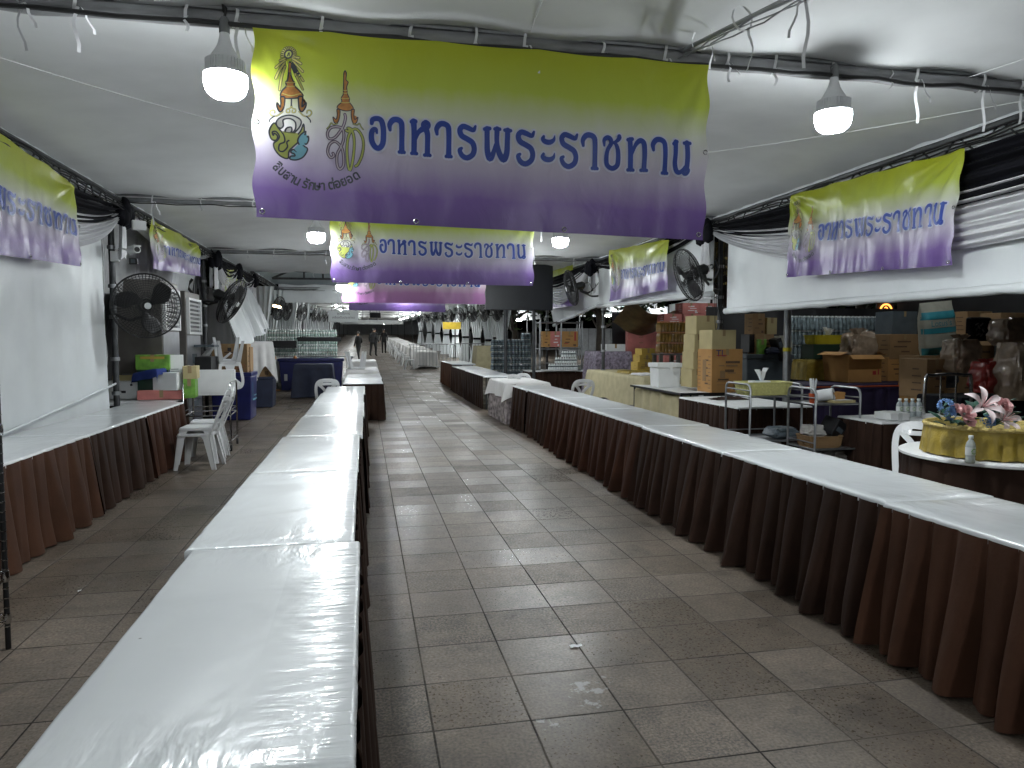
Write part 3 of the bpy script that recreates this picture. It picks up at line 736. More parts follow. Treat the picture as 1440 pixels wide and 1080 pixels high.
TT = [(245, 610), (262, 622), (278, 600), (255, 590), (285, 595), (310, 650), (318, 740), (305, 880), (282, 975), (262, 920), (252, 800), (262, 680), (295, 610), (340, 600), (385, 660), (400, 740), (385, 840), (350, 920), (330, 935)]
ES(TT, 13, 0, E2); ES(TT, 8, 3, E2)
MOTTO = []
def motto_meshes():
    cl = ['สื', 'บ', 'ส', 'า', 'น', ' ', 'รั', 'ก', 'ษ', 'า', ' ', 'ต่', 'อ', 'ย', 'อ', 'ด']
    k0, k1, k2 = Vector((384, 240)), Vector((443, 297)), Vector((511, 252))
    out = []; widths = []
    for t in cl:
        if t == ' ': widths.append((None, 0.32)); continue
        c = bpy.data.curves.new('glyph', 'FONT'); c.body = t; c.resolution_u = 3; c.offset = 0.028
        o = bpy.data.objects.new('glyph', c); COL.objects.link(o)
        dg = bpy.context.evaluated_depsgraph_get(); me = bpy.data.meshes.new_from_object(o.evaluated_get(dg))
        xs = [v.co.x for v in me.vertices]
        widths.append(([(v.co.x - min(xs), v.co.y) for v in me.vertices], max(xs) - min(xs) + 0.07, [tuple(p.vertices) for p in me.polygons]))
        bpy.data.objects.remove(o)
    tot = sum(w[1] for w in widths)
    s = 0; sc = 142.0 / tot
    for w in widths:
        if w[0] is not None:
            tm = (s + w[1] / 2) / tot
            p = (1 - tm) ** 2 * k0 + 2 * tm * (1 - tm) * k1 + tm * tm * k2
            dv = (2 * (1 - tm) * (k1 - k0) + 2 * tm * (k2 - k1)).normalized()
            nv = Vector((dv.y, -dv.x))
            vs = []
            for (x, y) in w[0]:
                q = p + dv * ((x - w[1] / 2) * sc) + nv * (y * sc * 1.15)
                r = at(q.x, q.y, Y=4.33); vs.append(((r.x - BX0) / BW, (r.z - BZ0) / BH))
            out.append((vs, w[2]))
        s += w[1]
    return out
MOTTO = motto_meshes()

def banner(label, cor, m, wr=0.02, seed=0, grp='printed banners of the same design', detail=1, sides=True, nrm=None, droop=0.0):
    """cor = top left, top right, bottom right, bottom left in world space"""
    TL, TR, BR, BL = [Vector(q) for q in cor]
    n = (TR - TL).cross(BL - TL).normalized()
    if n.dot(EYE - TL) < 0: n = -n
    t = thing('banner', label, 'banner', (TL + TR) / 2, group=grp)
    org = (TL + TR) / 2
    def Sf(u, v, off=0.0):
        p = BL.lerp(BR, u).lerp(TL.lerp(TR, u), v)
        d = wr * (0.9 * nz(u * 3.1, v * 1.2, seed) + 0.5 * nz(u * 9, v * 2.5, seed + 4) * (1 - 0.4 * v) + 0.22 * nz(u * 26, v * 3, seed + 8) * (1.25 - v))
        # drag folds running down from the top corners
        for cu in (0.0, 1.0):
            x = abs(u - cu) * ASP; y = 1 - v; r = math.hypot(x, y)
            if r > 1e-4:
                an = math.atan2(y, x); d += wr * 0.55 * math.sin(an * 13 + seed) * math.exp(-r * 1.9) * min(1, r * 4)
        off *= 1 + wr * 40
        d += droop * math.sin(PI * v) * math.sin(PI * min(1, max(0, u)))
        e = 0.004 * math.sin(v * 21 + seed) * (1 if u < 0.5 else -1) * (abs(2 * u - 1) ** 6) * BW
        sag = -0.012 * abs(math.sin(u * PI * 4.5 + seed)) * v ** 4
        return p + n * (d + off) + Vector((0, 0, sag)) + (TR - TL).normalized() * e - org
    MB().grid(lambda u, v: Sf(u, v), 150 if detail else 80, 50 if detail else 30, uv=True).build('cloth', m, t, smooth=180)
    let = MB(); halo = MB()
    for i, (uv, ww) in enumerate(GL):
        for M_, add, off in ((let, 0.0, 0.0045 + 0.0002 * (i % 6)), (halo, 0.010, 0.0022 + 0.0002 * (i % 6))):
            rows = ribbon_uv(uv, [w + add for w in ww], 5 if detail else 3)
            vs = []
            for (l_, r_) in rows: vs += [Sf(*l_, off), Sf(*r_, off)]
            M_.add(vs, [(2 * k, 2 * k + 1, 2 * k + 3, 2 * k + 2) for k in range(len(rows) - 1)])
    let.build('lettering', M_LETTER, t, smooth=180); halo.build('letter_outline', M_HALO, t, smooth=180)
    eb = MB()
    for i, (k, uv, w, mi) in enumerate(EMB):
        off = 0.0025 + 0.00009 * i
        if k == 's':
            rows = ribbon_uv(uv, [w] * len(uv), 3 if len(uv) < 40 else 1)
            vs = []
            for (l_, r_) in rows: vs += [Sf(*l_, off), Sf(*r_, off)]
            eb.add(vs, [(2 * q, 2 * q + 1, 2 * q + 3, 2 * q + 2) for q in range(len(rows) - 1)], mi)
        else:
            bm = bmesh.new(); vv = [bm.verts.new(Vector((u * ASP, v, 0))) for u, v in uv]
            try:
                f = bm.faces.new(vv); res = bmesh.ops.triangulate(bm, faces=[f]); bm.verts.index_update()
                eb.add([Sf(q.co.x / ASP, q.co.y, off) for q in bm.verts], [[q.index for q in fc.verts] for fc in bm.faces], mi)
            except Exception: pass
            bm.free()
    eb.build('emblem', [M_OUT, M_GOLD, M_YELL, M_LIME, M_SKYB, M_PEARL, M_PURP], t, smooth=180)
    mo = MB()
    for vs, fs in MOTTO: mo.add([Sf(u, v, 0.005) for u, v in vs], fs)
    mo.build('motto', M_OUT, t, smooth=180)
    if detail:
        ey = MB()
        for (u, v) in ((0.012, 0.03), (0.33, 0.02), (0.66, 0.02), (0.988, 0.03), (0.992, 0.5), (0.01, 0.5)):
            c = Sf(u, v, 0.004); a1 = (TR - TL).normalized(); a2 = Vector((0, 0, 1))
            ey.tube([c + a1 * 0.013 * math.cos(2 * PI * k / 10) + a2 * 0.013 * math.sin(2 * PI * k / 10) for k in range(10)], 0.004, 6, True)
        ey.build('eyelet', M_CHROME, t)
    return t
banner('largest banner, green fading to purple, hanging at the front between two big bulbs', [a, b, c, d], M_BAN, 0.016, 1)
q = [at(464, 316, Y=10.12), at(750, 331, Y=10.12), at(750, 402, Y=10.12), at(466, 397, Y=10.12)]
zt = 3.44; q[0].z = zt; q[1].z = zt
banner('second hanging banner, green to purple, seen just below the largest banner', q, M_BAN, 0.016, 2)
q = [at(482, 400, Y=15.6), at(684, 405, Y=15.6), at(682, 428, Y=15.6), at(482, 425, Y=15.6)]; q[0].z = q[1].z = 3.42
banner('pink tinted faded banner hanging behind the second banner', q, M_BANP, 0.03, 3, detail=0)
q = [at(489, 400, Y=20.75), at(629, 400, Y=20.75), at(626, 439, Y=20.75), at(491, 436, Y=20.75)]; q[0].z = q[1].z = 3.42
banner('rearmost aisle banner, plain purple strip under the pink one', q, M_BAN, 0.02, 4, detail=0)
def side(px, X): return [at(u, v, X=X) for u, v in px]
banner('wrinkled banner on the right wall sheet nearest the camera', side([(1112, 274), (1357, 207), (1338, 373), (1107, 390)], 5.0), M_BAN, 0.055, 5)
banner('banner on the right wall sheet behind the round black fan', side([(857, 352), (940, 336), (939, 407), (857, 424)], 5.02), M_BAN, 0.05, 6, detail=0)
banner('small banner on the right half hidden by the farther black fan', side([(762, 385), (806, 372), (808, 430), (764, 436)], 5.14), M_BAN, 0.05, 7, detail=0)
lx = side([(0, 187), (104, 262), (114, 375), (0, 358)], -2.98)
dd = lx[1] - lx[0]; dl = lx[2] - lx[3]
lx[0] = lx[1] - dd * 2.05; lx[3] = lx[2] - dl * 2.05
banner('glossy banner on the left wall sheet cut by the left picture edge', lx, M_BAN, 0.045, 8)
banner('crumpled banner on the left above the two steel coolers', side([(212, 307), (281, 345), (283, 389), (216, 378)], -2.95), M_BAN, 0.07, 9, detail=0)
banner('yellowish narrow banner on the left above the tilted black fan', side([(314, 374), (344, 384), (346, 431), (316, 428)], -2.95), M_BAN, 0.07, 10, detail=0)

# ------------------------------------------------------------------ wall sheets
def sheet(label, Y0, Y1, x, ztop, zb0, zb1, amp=0.03, seed=0, m=None, hem=True, slant=0.0, belly=0.0, kf=1.0):
    t = thing('wall_sheet', label, 'sheet', (x, (Y0 + Y1) / 2, 0), group='white sheets walling the canopy')
    sg = 1 if x > 0 else -1
    def f(u, v):
        zb = zb0 + (zb1 - zb0) * u
        z = zb + (ztop - zb) * v
        y = Y0 + (Y1 - Y0) * u
        d = amp * (nz(y * 1.1 * kf, z * 0.35, seed) + 0.5 * nz(y * 3.4 * kf, z * 0.5, seed + 3) + 0.2 * nz(y * 9 * kf, z, seed + 6)) + slant * (1 - v) + belly * math.sin(PI * v)
        return (x + sg * d, y, z)
    P_(MB().grid(f, 90, 40), 'sheet', m or M_SHEET, t, smooth=180)
    if hem:
        P_(MB().tube([Vector(f(k / 40, 0)) + Vector((-sg * 0.02, 0, 0.03 + 0.01 * nz(k * 0.7, seed))) for k in range(41)], [0.045 + 0.012 * nz(k * 0.9, seed + 1) for k in range(41)], 8), 'rolled_hem', m or M_SHEET, t, smooth=180)
    return t
sheet('white sheet on the right under the nearest side banner', 2.2, 9.62, 5.22, 3.36, 1.99, 1.99, 0.035, 1)
sheet('white sheet on the right behind the round black fan', 10.05, 15.5, 5.22, 3.36, 2.27, 2.33, 0.04, 2)
sheet('slack white sheet on the right bellying out past the farther black fan', 15.8, 20.6, 5.22, 3.36, 2.5, 2.0, 0.12, 3, slant=0.35, kf=0.8)
ls_ = sheet('white sheet walling the left table row', 3.2, 9.86, -3.2, 3.36, 0.60, 0.62, 0.05, 4, hem=False)
hm = []
for k in range(31):
    q = at(-60 + 222 * k / 30, 640 - 100 * k / 30, X=-3.13); hm.append(q + Vector((0, 0, 0.008 * nz(k * 0.8))))
P_(MB().tube(hm, [0.022 + 0.016 * nz(k * 0.7, 4) for k in range(31)], 8, flat=0.6), 'rolled_fold', M_SHEET, ls_, smooth=180)
sheet('dark grey sheet on the left behind the steel coolers', 10.3, 13.6, -3.9, 3.4, 1.3, 1.7, 0.1, 5, m=M_GREYCLOTH, hem=False, slant=0.5)
sheet('greyish white drape hanging from the knot behind the security camera', 10.3, 13.5, -3.3, 3.36, 2.2, 2.45, 0.16, 15, m=M_MIDGREY, hem=False, slant=0.1, kf=1.6)
sheet('pale curved sheet on the left past the steel coolers', 13.6, 15.6, -3.25, 3.36, 1.5, 2.0, 0.2, 6, hem=False, slant=0.3)
sheet('white bulging sheet on the left under the yellowish banner', 16.2, 20.7, -3.2, 3.36, 1.45, 2.0, 0.22, 7, hem=False, slant=-0.7, kf=1.4)
sheet('dark grey drape on the left behind the tilted black fan', 15.7, 17.4, -3.5, 3.3, 1.7, 1.7, 0.12, 8, m=M_GREYCLOTH, hem=False)

# ------------------------------------------------------------------ swags under the eaves
def swag(label, x, Y0, Y1, z0, topsag, botsag, seed, black=True, knots=(1, 1), pw=1.0):
    t = thing('swag', label, 'drape', (x, (Y0 + Y1) / 2, z0), group='black and white swags under the eaves')
    sg = -1 if x > 0 else 1
    def mk(s0, s1, nf, amp, endw, zoff):
        def f(u, v):
            c = (4 * u * (1 - u)) ** pw
            gather = min(1, c * 2.2 + endw)
            za = -s0 * c; zb = -s1 * c - 0.10 * endw
            z = za + (zb - za) * v
            fold = math.sin(v * PI * 2 * nf + 1.3 * math.sin(u * 4 + seed) + 1.6 * nz(u * 3, v * 3, seed)) + 0.4 * math.sin(v * PI * nf * 3.7 + 2 * nz(u * 5, v * 2, seed + 2))
            d = amp * fold * (0.35 + 0.65 * gather) + 0.02 * c * (1 - v) + zoff
            return (x + sg * d, Y0 + (Y1 - Y0) * u, z0 + z)
        return MB().grid(f, 70, 84)
    P_(mk(topsag + 0.16, botsag, 7, 0.04, 0.5, 0.0), 'white_drape', M_DRAPE, t, smooth=180)
    if black: P_(mk(topsag * 0.4, topsag + 0.22, 4, 0.035, 0.6, 0.03), 'black_drape', M_BLACKCLOTH, t, smooth=180)
    for k, Y in zip(knots, (Y0, Y1)):
        if k:
            kn = MB()
            for q in range(3):
                an = q * 2.1 + seed
                kn.lathe([(0.01, -0.16), (0.09, -0.12), (0.11, 0.0), (0.07, 0.1), (0.02, 0.14)], 10, (x + sg * (0.06 + 0.02 * math.cos(an)), Y + 0.11 * math.sin(an), z0 - 0.1 + 0.06 * math.cos(an * 2)), sx=0.7)
            ko = P_(kn, 'knot', M_BLACKCLOTH, t, smooth=60)
            ta = MB()
            ta.grid(lambda u, v: (x + sg * (0.03 + 0.03 * math.sin(u * 9 + seed)), Y + (u - 0.5) * (0.12 + 0.16 * v), z0 - 0.12 - 0.55 * v - 0.05 * math.sin(u * 7)), 14, 10)
            P_(ta, 'tail', M_DRAPE, t, smooth=180)
    return t
swag('wide black and white swag behind the nearest right banner', 5.14, 1.0, 10.05, 3.34, 0.29, 0.90, 1, pw=0.75)
swag('black and white swag on the left beside the cut off glossy banner', -3.08, 3.6, 10.15, 3.34, 0.26, 0.86, 2, pw=0.6)
swag('white swag on the left between the crumpled and yellowish banners', -3.08, 10.2, 15.65, 3.36, 0.1, 0.3, 3, black=False)
swag('ruffled white swag at the far left end of the canopy', -2.98, 15.65, 18.2, 3.34, 0.1, 0.55, 4)
swag('small white swag far left beside the bare roof truss', -2.98, 18.2, 20.8, 3.34, 0.1, 0.6, 5)
swag('swag on the right above the sheet with the round fan', 5.18, 10.2, 15.65, 3.36, 0.08, 0.2, 6)
swag('tangled white swag on the right past the farther fan', 5.1, 15.65, 20.8, 3.34, 0.1, 0.75, 7)

# ------------------------------------------------------------------ tables
def top_mesh(hx, hy, seed=0, th=0.04, wav=0.004):
    def prof(h, n):
        return [(-h - 0.002, -th), (-h - 0.002, -0.012), (-h + 0.004, -0.003), (-h + 0.014, 0)] + [(-h + 0.014 + (2 * h - 0.028) * k / n, 0) for k in range(1, n)] + [(h - 0.014, 0), (h - 0.004, -0.003), (h + 0.002, -0.012), (h + 0.002, -th)]
    px, py = prof(hx, 10), prof(hy, 20)
    mb = MB(); vs = []
    for (y, zy) in py:
        for (x, zx) in px:
            ex = 0.006 * nz(y * 5, seed) if abs(x) > hx - 0.02 else 0
            ey = 0.006 * nz(x * 5, seed + 5) if abs(y) > hy - 0.02 else 0
            vs.append((x + math.copysign(ex, x), y + math.copysign(ey, y), min(zx, zy) + wav * nz(x * 4, y * 3, seed)))
    nx, ny = len(px), len(py)
    mb.add(vs, [(j * nx + i, j * nx + i + 1, (j + 1) * nx + i + 1, (j + 1) * nx + i) for j in range(ny - 1) for i in range(nx - 1)])
    return mb
def skirt_mesh(path, h, flare=0.06, pitch=0.15, seed=0, closed=False, nv=9, z0=0.012, amp=1.0, top=1.0):
    P = [Vector((x, y, 0)) for x, y in path]
    if closed: P.append(P[0])
    Ls = [0]
    for i in range(len(P) - 1): Ls.append(Ls[-1] + (P[i + 1] - P[i]).length)
    tot = Ls[-1]; n = int(tot / (pitch / 14)) + 1
    rnd = random.Random(seed)
    # irregular pleat phase
    ph = []; acc = rnd.random()
    for k in range(n + 1):
        acc += (tot / n) / pitch * (1 + 0.9 * nz(k * 0.045, seed)); ph.append(acc)
    def pos(s):
        for i in range(len(P) - 1):
            if s <= Ls[i + 1] or i == len(P) - 2:
                t = (s - Ls[i]) / max(1e-6, Ls[i + 1] - Ls[i]); e = (P[i + 1] - P[i]).normalized()
                return P[i] + e * (s - Ls[i]), Vector((e.y, -e.x, 0)), e
    vs = []
    for j in range(nv + 1):
        v = j / nv
        for k in range(n + 1):
            s = tot * k / n
            p, nn, e = pos(s)
            if 0 < k < n:
                p2, n2, e2 = pos(min(tot, s + 0.03)); n3 = pos(max(0, s - 0.03))[1]
                nn = (n2 + n3 + nn).normalized()
            a = ph[k] * 2 * PI
            aa_ = a + 0.55 * math.sin(a) + v * 0.8 * nz(k * 0.03, seed + 9)
            f = (1 - (0.5 + 0.5 * math.cos(aa_)) ** 2.6) * (0.8 + 0.2 * math.sin(aa_ * 0.5)) - 0.16 * ((aa_ / (2 * PI)) % 1.0) + 0.12 * math.sin(aa_ * 2 + 0.8) * v
            wob = 0.5 + 0.5 * nz(k * 0.02, seed + 2)
            f *= 0.72 + 0.5 * nz(math.floor(ph[k]) * 1.7, seed)
            out = 0.004 * top + 0.018 * f * top - (0.012 if top < 1 else 0) + amp * (v ** 0.9) * (flare * (0.12 + 0.88 * f) * (0.7 + 0.6 * wob)) + 0.012 * v * amp * nz(k * 0.11, v * 2, seed)
            zz = h - (h - z0) * v + (0.012 * nz(k * 0.06, seed + 4) if j == nv else 0)
            lat = 0.045 * v * nz(k * 0.05, v, seed + 6)
            q = p + nn * out + e * lat
            vs.append((q.x, q.y, max(0.004, zz)))
    w = n + 1
    return MB().add(vs, [(j * w + k, j * w + k + 1, (j + 1) * w + k + 1, (j + 1) * w + k) for j in range(nv) for k in range(n)])
def table(label, x0, x1, y0, y1, z=0.75, sides='LR', m=None, grp=None, seed=0, flare=0.06, pitch=0.15, topm=None, cat='table', gap=0.004, hem=0.012, rz=0):
    hx, hy = (x1 - x0) / 2, (y1 - y0) / 2 - gap
    cx, cy = (x0 + x1) / 2, (y0 + y1) / 2
    g0 = gz(cy)
    t = thing('skirted_table', label, cat, (cx, cy, g0), rz, group=grp)
    o = top_mesh(hx, hy, seed).build('tabletop', topm or M_FILM, t, smooth=60); o.location.z = z
    E = {'L': [(-hx, hy), (-hx, -hy)], 'R': [(hx, -hy), (hx, hy)], 'F': [(-hx, -hy), (hx, -hy)], 'B': [(hx, hy), (-hx, hy)]}
    paths = {'LR': [E['L'], E['R']], 'L': [E['L']], 'R': [E['R']], 'F': [E['F']], 'LF': [E['L'] + [(hx, -hy)]], 'FR': [[(-hx, -hy), (hx, -hy), (hx, hy)]],
             'LFR': [[(-hx, hy), (-hx, -hy), (hx, -hy), (hx, hy)]], 'BL': [[(hx, hy), (-hx, hy), (-hx, -hy)]], 'RB': [[(hx, -hy), (hx, hy), (-hx, hy)]],
             'LRB': [[(hx, -hy), (hx, hy), (-hx, hy), (-hx, -hy)]], 'LFRB': [[(-hx, hy), (-hx, -hy), (hx, -hy), (hx, hy), (-hx, hy)]]}[sides]
    for q, pa in enumerate(paths):
        skirt_mesh(pa, z - 0.02, flare, pitch, seed * 3 + q, z0=hem, amp=0.1 if (sides == 'LR' and q == 0 and x1 < 0.5) else 1.0, top=0.3 if (sides == 'LR' and q == 0 and x1 < 0.5) else 1.0).build('skirt', m or M_BROWN, t, smooth=70)
    lg = [(-hx + 0.08, -hy + 0.1), (hx - 0.08, -hy + 0.1), (-hx + 0.08, hy - 0.1), (hx - 0.08, hy - 0.1)]
    for (x, y) in lg:
        MB().tube([(x, y, 0), (x, y, z - 0.035)], 0.016, 6).build('leg', M_DKSTEEL, t)
    return t
YL = [-0.3, 1.425, 3.045, 4.765, 6.5, 8.22, 9.94, 11.66, 13.4]
g1 = 'film wrapped tables of the left centre row'
for i in range(len(YL) - 1):
    x1 = [-0.045, -0.03, -0.055, -0.05, -0.025, -0.012, -0.02, 0.0][i]
    lab = ['sliver of white film wrapped table at the bottom edge of the picture', 'largest white film wrapped table in the left centre row, nearest whole one'][i] if i < 2 else '%s white film wrapped table after the largest one in the left centre row' % ORD[i - 2]
    table(lab, x1 - 0.665, x1, YL[i], YL[i + 1] - (0.025 if i == 0 else 0), z=0.735 if i == 0 else 0.75, sides='LRB' if i == 7 else 'LR', m=M_BROWN, grp=g1, seed=i + 1, flare=0.05, pitch=0.15)
YR = [-0.3, 1.49, 3.215, 4.94, 6.55, 8.3, 10.05, 11.8, 12.95]
g2 = 'white tables with brown skirts of the right row'
for i in range(len(YR) - 1):
    lab = ['white table with dark brown skirt in the right row, outside the lower right corner', 'white table with russet box pleated skirt cut by the right picture edge'][i] if i < 2 else '%s white topped brown skirted table beyond the russet one in the right row' % ORD[i - 2]
    x0 = [2.66, 2.66, 2.675, 2.665, 2.7, 2.71, 2.73, 2.71, 2.66][i]
    table(lab, x0, x0 + 0.68, YR[i], YR[i + 1], sides='LRB' if i == len(YR) - 2 else 'LR', m=M_RUST if i in (1,) else M_COCOA if i in (4, 5) else M_BROWN, grp=g2, seed=20 + i, flare=[0.19, 0.19, 0.21, 0.2, 0.2, 0.19, 0.17, 0.12][i], pitch=0.15)
YW = [3.55, 5.28, 7.0, 8.72, 10.45]
g3 = 'white tables with brown skirts along the left wall sheet'
for i in range(4):
    lab = ['white table by the left wall, mostly outside the left picture edge', 'white table by the left wall with a russet flared skirt', 'white table by the left wall in front of the white plastic chairs', 'white table by the left wall beside the post, just before the loaded end table'][i]
    table(lab, -3.12, -2.45, YW[i], YW[i + 1], sides='RB' if i == 3 else 'FR' if i == 0 else 'R', m=M_RUST if i == 1 else M_COCOA if i == 3 else M_BROWN, grp=g3, seed=40 + i, flare=0.14, pitch=0.21)
table('short end table by the left wall loaded with cartons and foam boxes', -3.75, -2.6, 10.47, 11.27, sides='RB', m=M_BROWN, grp=g3, seed=46, flare=0.08, pitch=0.2)
# second stretch of the left centre row
g4 = 'tables further down the left centre row'
table('glossy brown skirted table beside the standing white chair, in the left centre row', -0.42, 0.36, 14.3, 16.2, sides='FR', grp=g4, seed=60)
table('white table just before the cloth draped one in the left centre row', -0.42, 0.38, 16.2, 18.3, sides='R', grp=g4, seed=61)
def draped(label, x0, x1, y0, y1, z, drop, m, seed=0, grp=None, under=None, name='draped_table', rag=0.06, g0=None):
    cx, cy = (x0 + x1) / 2, (y0 + y1) / 2; hx, hy = (x1 - x0) / 2, (y1 - y0) / 2
    t = thing(name, label, 'table', (cx, cy, gz(cy) if g0 is None else g0), group=grp)
    r = 0.03
    per = [(-hx, -hy), (hx, -hy), (hx, hy), (-hx, hy)]
    n = 26
    vs = []; rows = 10
    ring = []
    for i in range(4):
        a, b = Vector(per[i]), Vector(per[(i + 1) % 4])
        for k in range(n): ring.append(a.lerp(b, k / n))
    N = len(ring)
    for j in range(rows + 1):
        for k, p in enumerate(ring):
            if j == 0: vs.append((p.x * 0.5, p.y * 0.5, z + 0.004)); continue
            if j == 1: vs.append((p.x * 0.97, p.y * 0.97, z + 0.003 * nz(k * 0.4, seed))); continue
            v = (j - 2) / (rows - 2)
            nn = Vector((p.x / hx, p.y / hy)); nn = nn.normalized()
            corner = (abs(p.x) / hx) ** 6 * (abs(p.y) / hy) ** 6
            f = math.sin(k * 0.62 + 1.3 * nz(k * 0.15, seed)) * 0.5 + 0.5 * nz(k * 0.25, seed + 3)
            d = drop * (1 + rag * 3 * nz(k * 0.09, seed + 5) + 0.3 * corner)
            out = 0.012 + v ** 0.8 * (0.05 + 0.045 * f + 0.10 * corner)
            vs.append((p.x + nn.x * out, p.y + nn.y * out, max(0.01, z - 0.01 - d * v)))
    fs = [(j * N + k, j * N + (k + 1) % N, (j + 1) * N + (k + 1) % N, (j + 1) * N + k) for j in range(rows) for k in range(N)]
    fs.append(tuple(range(N))[::-1])
    MB().add(vs, fs).build('cloth', m, t, smooth=80)
    if under: skirt_mesh([(-hx, hy), (-hx, -hy), (hx, -hy), (hx, hy)], z - 0.03, 0.05, 0.16, seed).build('skirt', under, t, smooth=70)
    for (x, y) in ((-hx + 0.05, -hy + 0.05), (hx - 0.05, -hy + 0.05), (-hx + 0.05, hy - 0.05), (hx - 0.05, hy - 0.05)):
        MB().tube([(x, y, 0), (x, y, z - 0.01)], 0.018, 6).build('leg', M_DKSTEEL, t)
    return t
draped('white cloth draped table in the left centre row under the white chair', -0.42, 0.34, 18.4, 20.6, 0.84, 0.36, M_WHITECLOTH, 3, grp=g4)
draped('farther white draped table behind the draped one, beside the walking people', -0.42, 0.36, 22.5, 24.8, 0.86, 0.5, M_WHITECLOTH, 4, grp=g4)
g5 = 'right row tables past the draped one'
draped('grey white cloth draped table with a floral skirt in the right row', 2.62, 3.46, 13.15, 14.9, 0.79, 0.27, M_WHITECLOTH, 5, under=M_FLORAL, rag=0.2)
for i, (y0, y1, mm) in enumerate(((16.0, 19.0, M_BROWN), (19.0, 22.0, M_BROWN), (22.0, 25.2, M_RUST))):
    table(['brown skirted table just past the grey white draped table', 'middle brown skirted table before the crowd barriers', 'farthest russet skirted table of the right row, ending at the open floor'][i], 2.66, 3.4, y0, y1, z=0.78, sides='L' if i < 2 else 'BL', m=mm, grp=g5, seed=70 + i, flare=0.05)

# ------------------------------------------------------------------ monobloc chairs
def strip3(mb, pts, w, th, nrm=(0, -1, 0), mi=0):
    """flat bar along points, width w in the plane, thickness th along nrm"""
    P = [Vector(p) for p in pts]; nn = Vector(nrm).normalized(); vs = []
    ww = w if isinstance(w, (list, tuple)) else [w] * len(P)
    for i, p in enumerate(P):
        t = (P[min(i + 1, len(P) - 1)] - P[max(i - 1, 0)]).normalized(); s = t.cross(nn).normalized() * ww[i] / 2
        for a, b in ((-1, -1), (1, -1), (1, 1), (-1, 1)): vs.append(p + s * a + nn * th / 2 * b)
    fs = []
    for i in range(len(P) - 1):
        for k in range(4): fs.append((i * 4 + k, i * 4 + (k + 1) % 4, i * 4 + 4 + (k + 1) % 4, i * 4 + 4 + k))
    fs += [(3, 2, 1, 0), tuple((len(P) - 1) * 4 + k for k in range(4))]
    return mb.add(vs, fs, mi)
def make_chair(label):
    t = thing('plastic_chair', label, 'chair', group='white plastic chairs')
    # seat: dished plate with a turned down rim
    def sf(u, v):
        x = (u - 0.5) * 2; y = (v - 0.5) * 2
        rx = 0.205 * (1 - 0.06 * v); ry = 0.205
        edge = max(abs(x), abs(y))
        z = 0.445 - 0.012 * (1 - x * x) * (1 - y * y)
        if edge > 0.96: z -= 0.035
        k = 1 - 0.06 * (abs(x) * abs(y)) ** 4
        return (x * rx * k, y * ry * k, z)
    MB().grid(sf, 22, 22).build('seat', M_PLASTIC, t, smooth=50, solid=0.008)
    for sx in (-1, 1):
        for sy in (-1, 1):
            leg = MB(); a = Vector((sx * 0.185, sy * 0.185, 0.44)); b = Vector((sx * 0.235, sy * (0.23 if sy < 0 else 0.27), 0.0))
            for i, (w0, dx, dy) in enumerate(((1, 1, 0), (1, 0, 1))):
                vs = []
                for k in range(7):
                    q = a.lerp(b, k / 6) + Vector((0, 0, 0)); w = 0.085 - 0.035 * k / 6 + (0.03 if k == 0 else 0)
                    i0 = Vector((-sx * w * dx, -sy * w * dy, 0)); th = Vector((-sx * 0.006 * dy, -sy * 0.006 * dx, 0))
                    vs += [q, q + i0, q + i0 + th, q + th]
                fs = []
                for k in range(6):
                    for m_ in range(4): fs.append((k * 4 + m_, k * 4 + (m_ + 1) % 4, k * 4 + 4 + (m_ + 1) % 4, k * 4 + 4 + m_))
                fs += [(0, 1, 2, 3), (27, 26, 25, 24)]
                leg.add(vs, fs)
            leg.build('leg', M_PLASTIC, t, smooth=0)
    bk = MB()
    def bp(x, s):   # s runs up the back
        return (x, 0.185 + 0.13 * s + 0.03 * s * s - 0.05 * (1 - (x / 0.21) ** 2) * (1 - 0.3 * s) + 0.035, 0.43 + 0.44 * s)
    nn = (0, -1, 0.28)
    rail = [bp(x, s) for x, s in [(-0.165, 0), (-0.185, 0.3), (-0.2, 0.6), (-0.19, 0.82), (-0.15, 0.94), (-0.07, 0.985), (0, 0.99), (0.07, 0.985), (0.15, 0.94), (0.19, 0.82), (0.2, 0.6), (0.185, 0.3), (0.165, 0)]]
    strip3(bk, cat_rom(rail, 3), 0.052, 0.012, nn)
    strip3(bk, [bp(x, 0.80 + 0.02 * math.cos(x * 9)) for x in (-0.18, -0.12, -0.06, 0, 0.06, 0.12, 0.18)], 0.04, 0.011, nn)
    for x in (-0.13, -0.1, 0.1, 0.13): strip3(bk, [bp(x, 0.78), bp(x, 0.96)], 0.05, 0.0105, nn)
    strip3(bk, [bp(x, 0.93) for x in (-0.1, -0.05, 0, 0.05, 0.1)], 0.03, 0.0095, nn)
    strip3(bk, [bp(0, -0.02), bp(0, 0.14), bp(0, 0.3), bp(0, 0.42)], [0.2, 0.16, 0.12, 0.07], 0.010, nn)
    for s in (-1, 1): strip3(bk, cat_rom([bp(s * 0.012, 0.32), bp(s * 0.03, 0.5), bp(s * 0.08, 0.66), bp(s * 0.15, 0.8)], 4), 0.05, 0.0115, nn)
    strip3(bk, [bp(x, 0.05) for x in (-0.17, -0.08, 0, 0.08, 0.17)], 0.05, 0.0108, nn)
    bk.build('backrest', M_PLASTIC, t, smooth=30)
    return t
ch = make_chair('white plastic chair standing behind the right row, its back showing its handle slot')
used = [0]
def chair(p, rz, label=None, z=None, rot=None):
    if not used[0]: o = ch; used[0] = 1
    else: o = dup(ch, (0, 0, 0), 0, label)
    o.location = p if z is None else (p[0], p[1], z)
    o.rotation_euler = rot or (0, 0, rz)
    return o
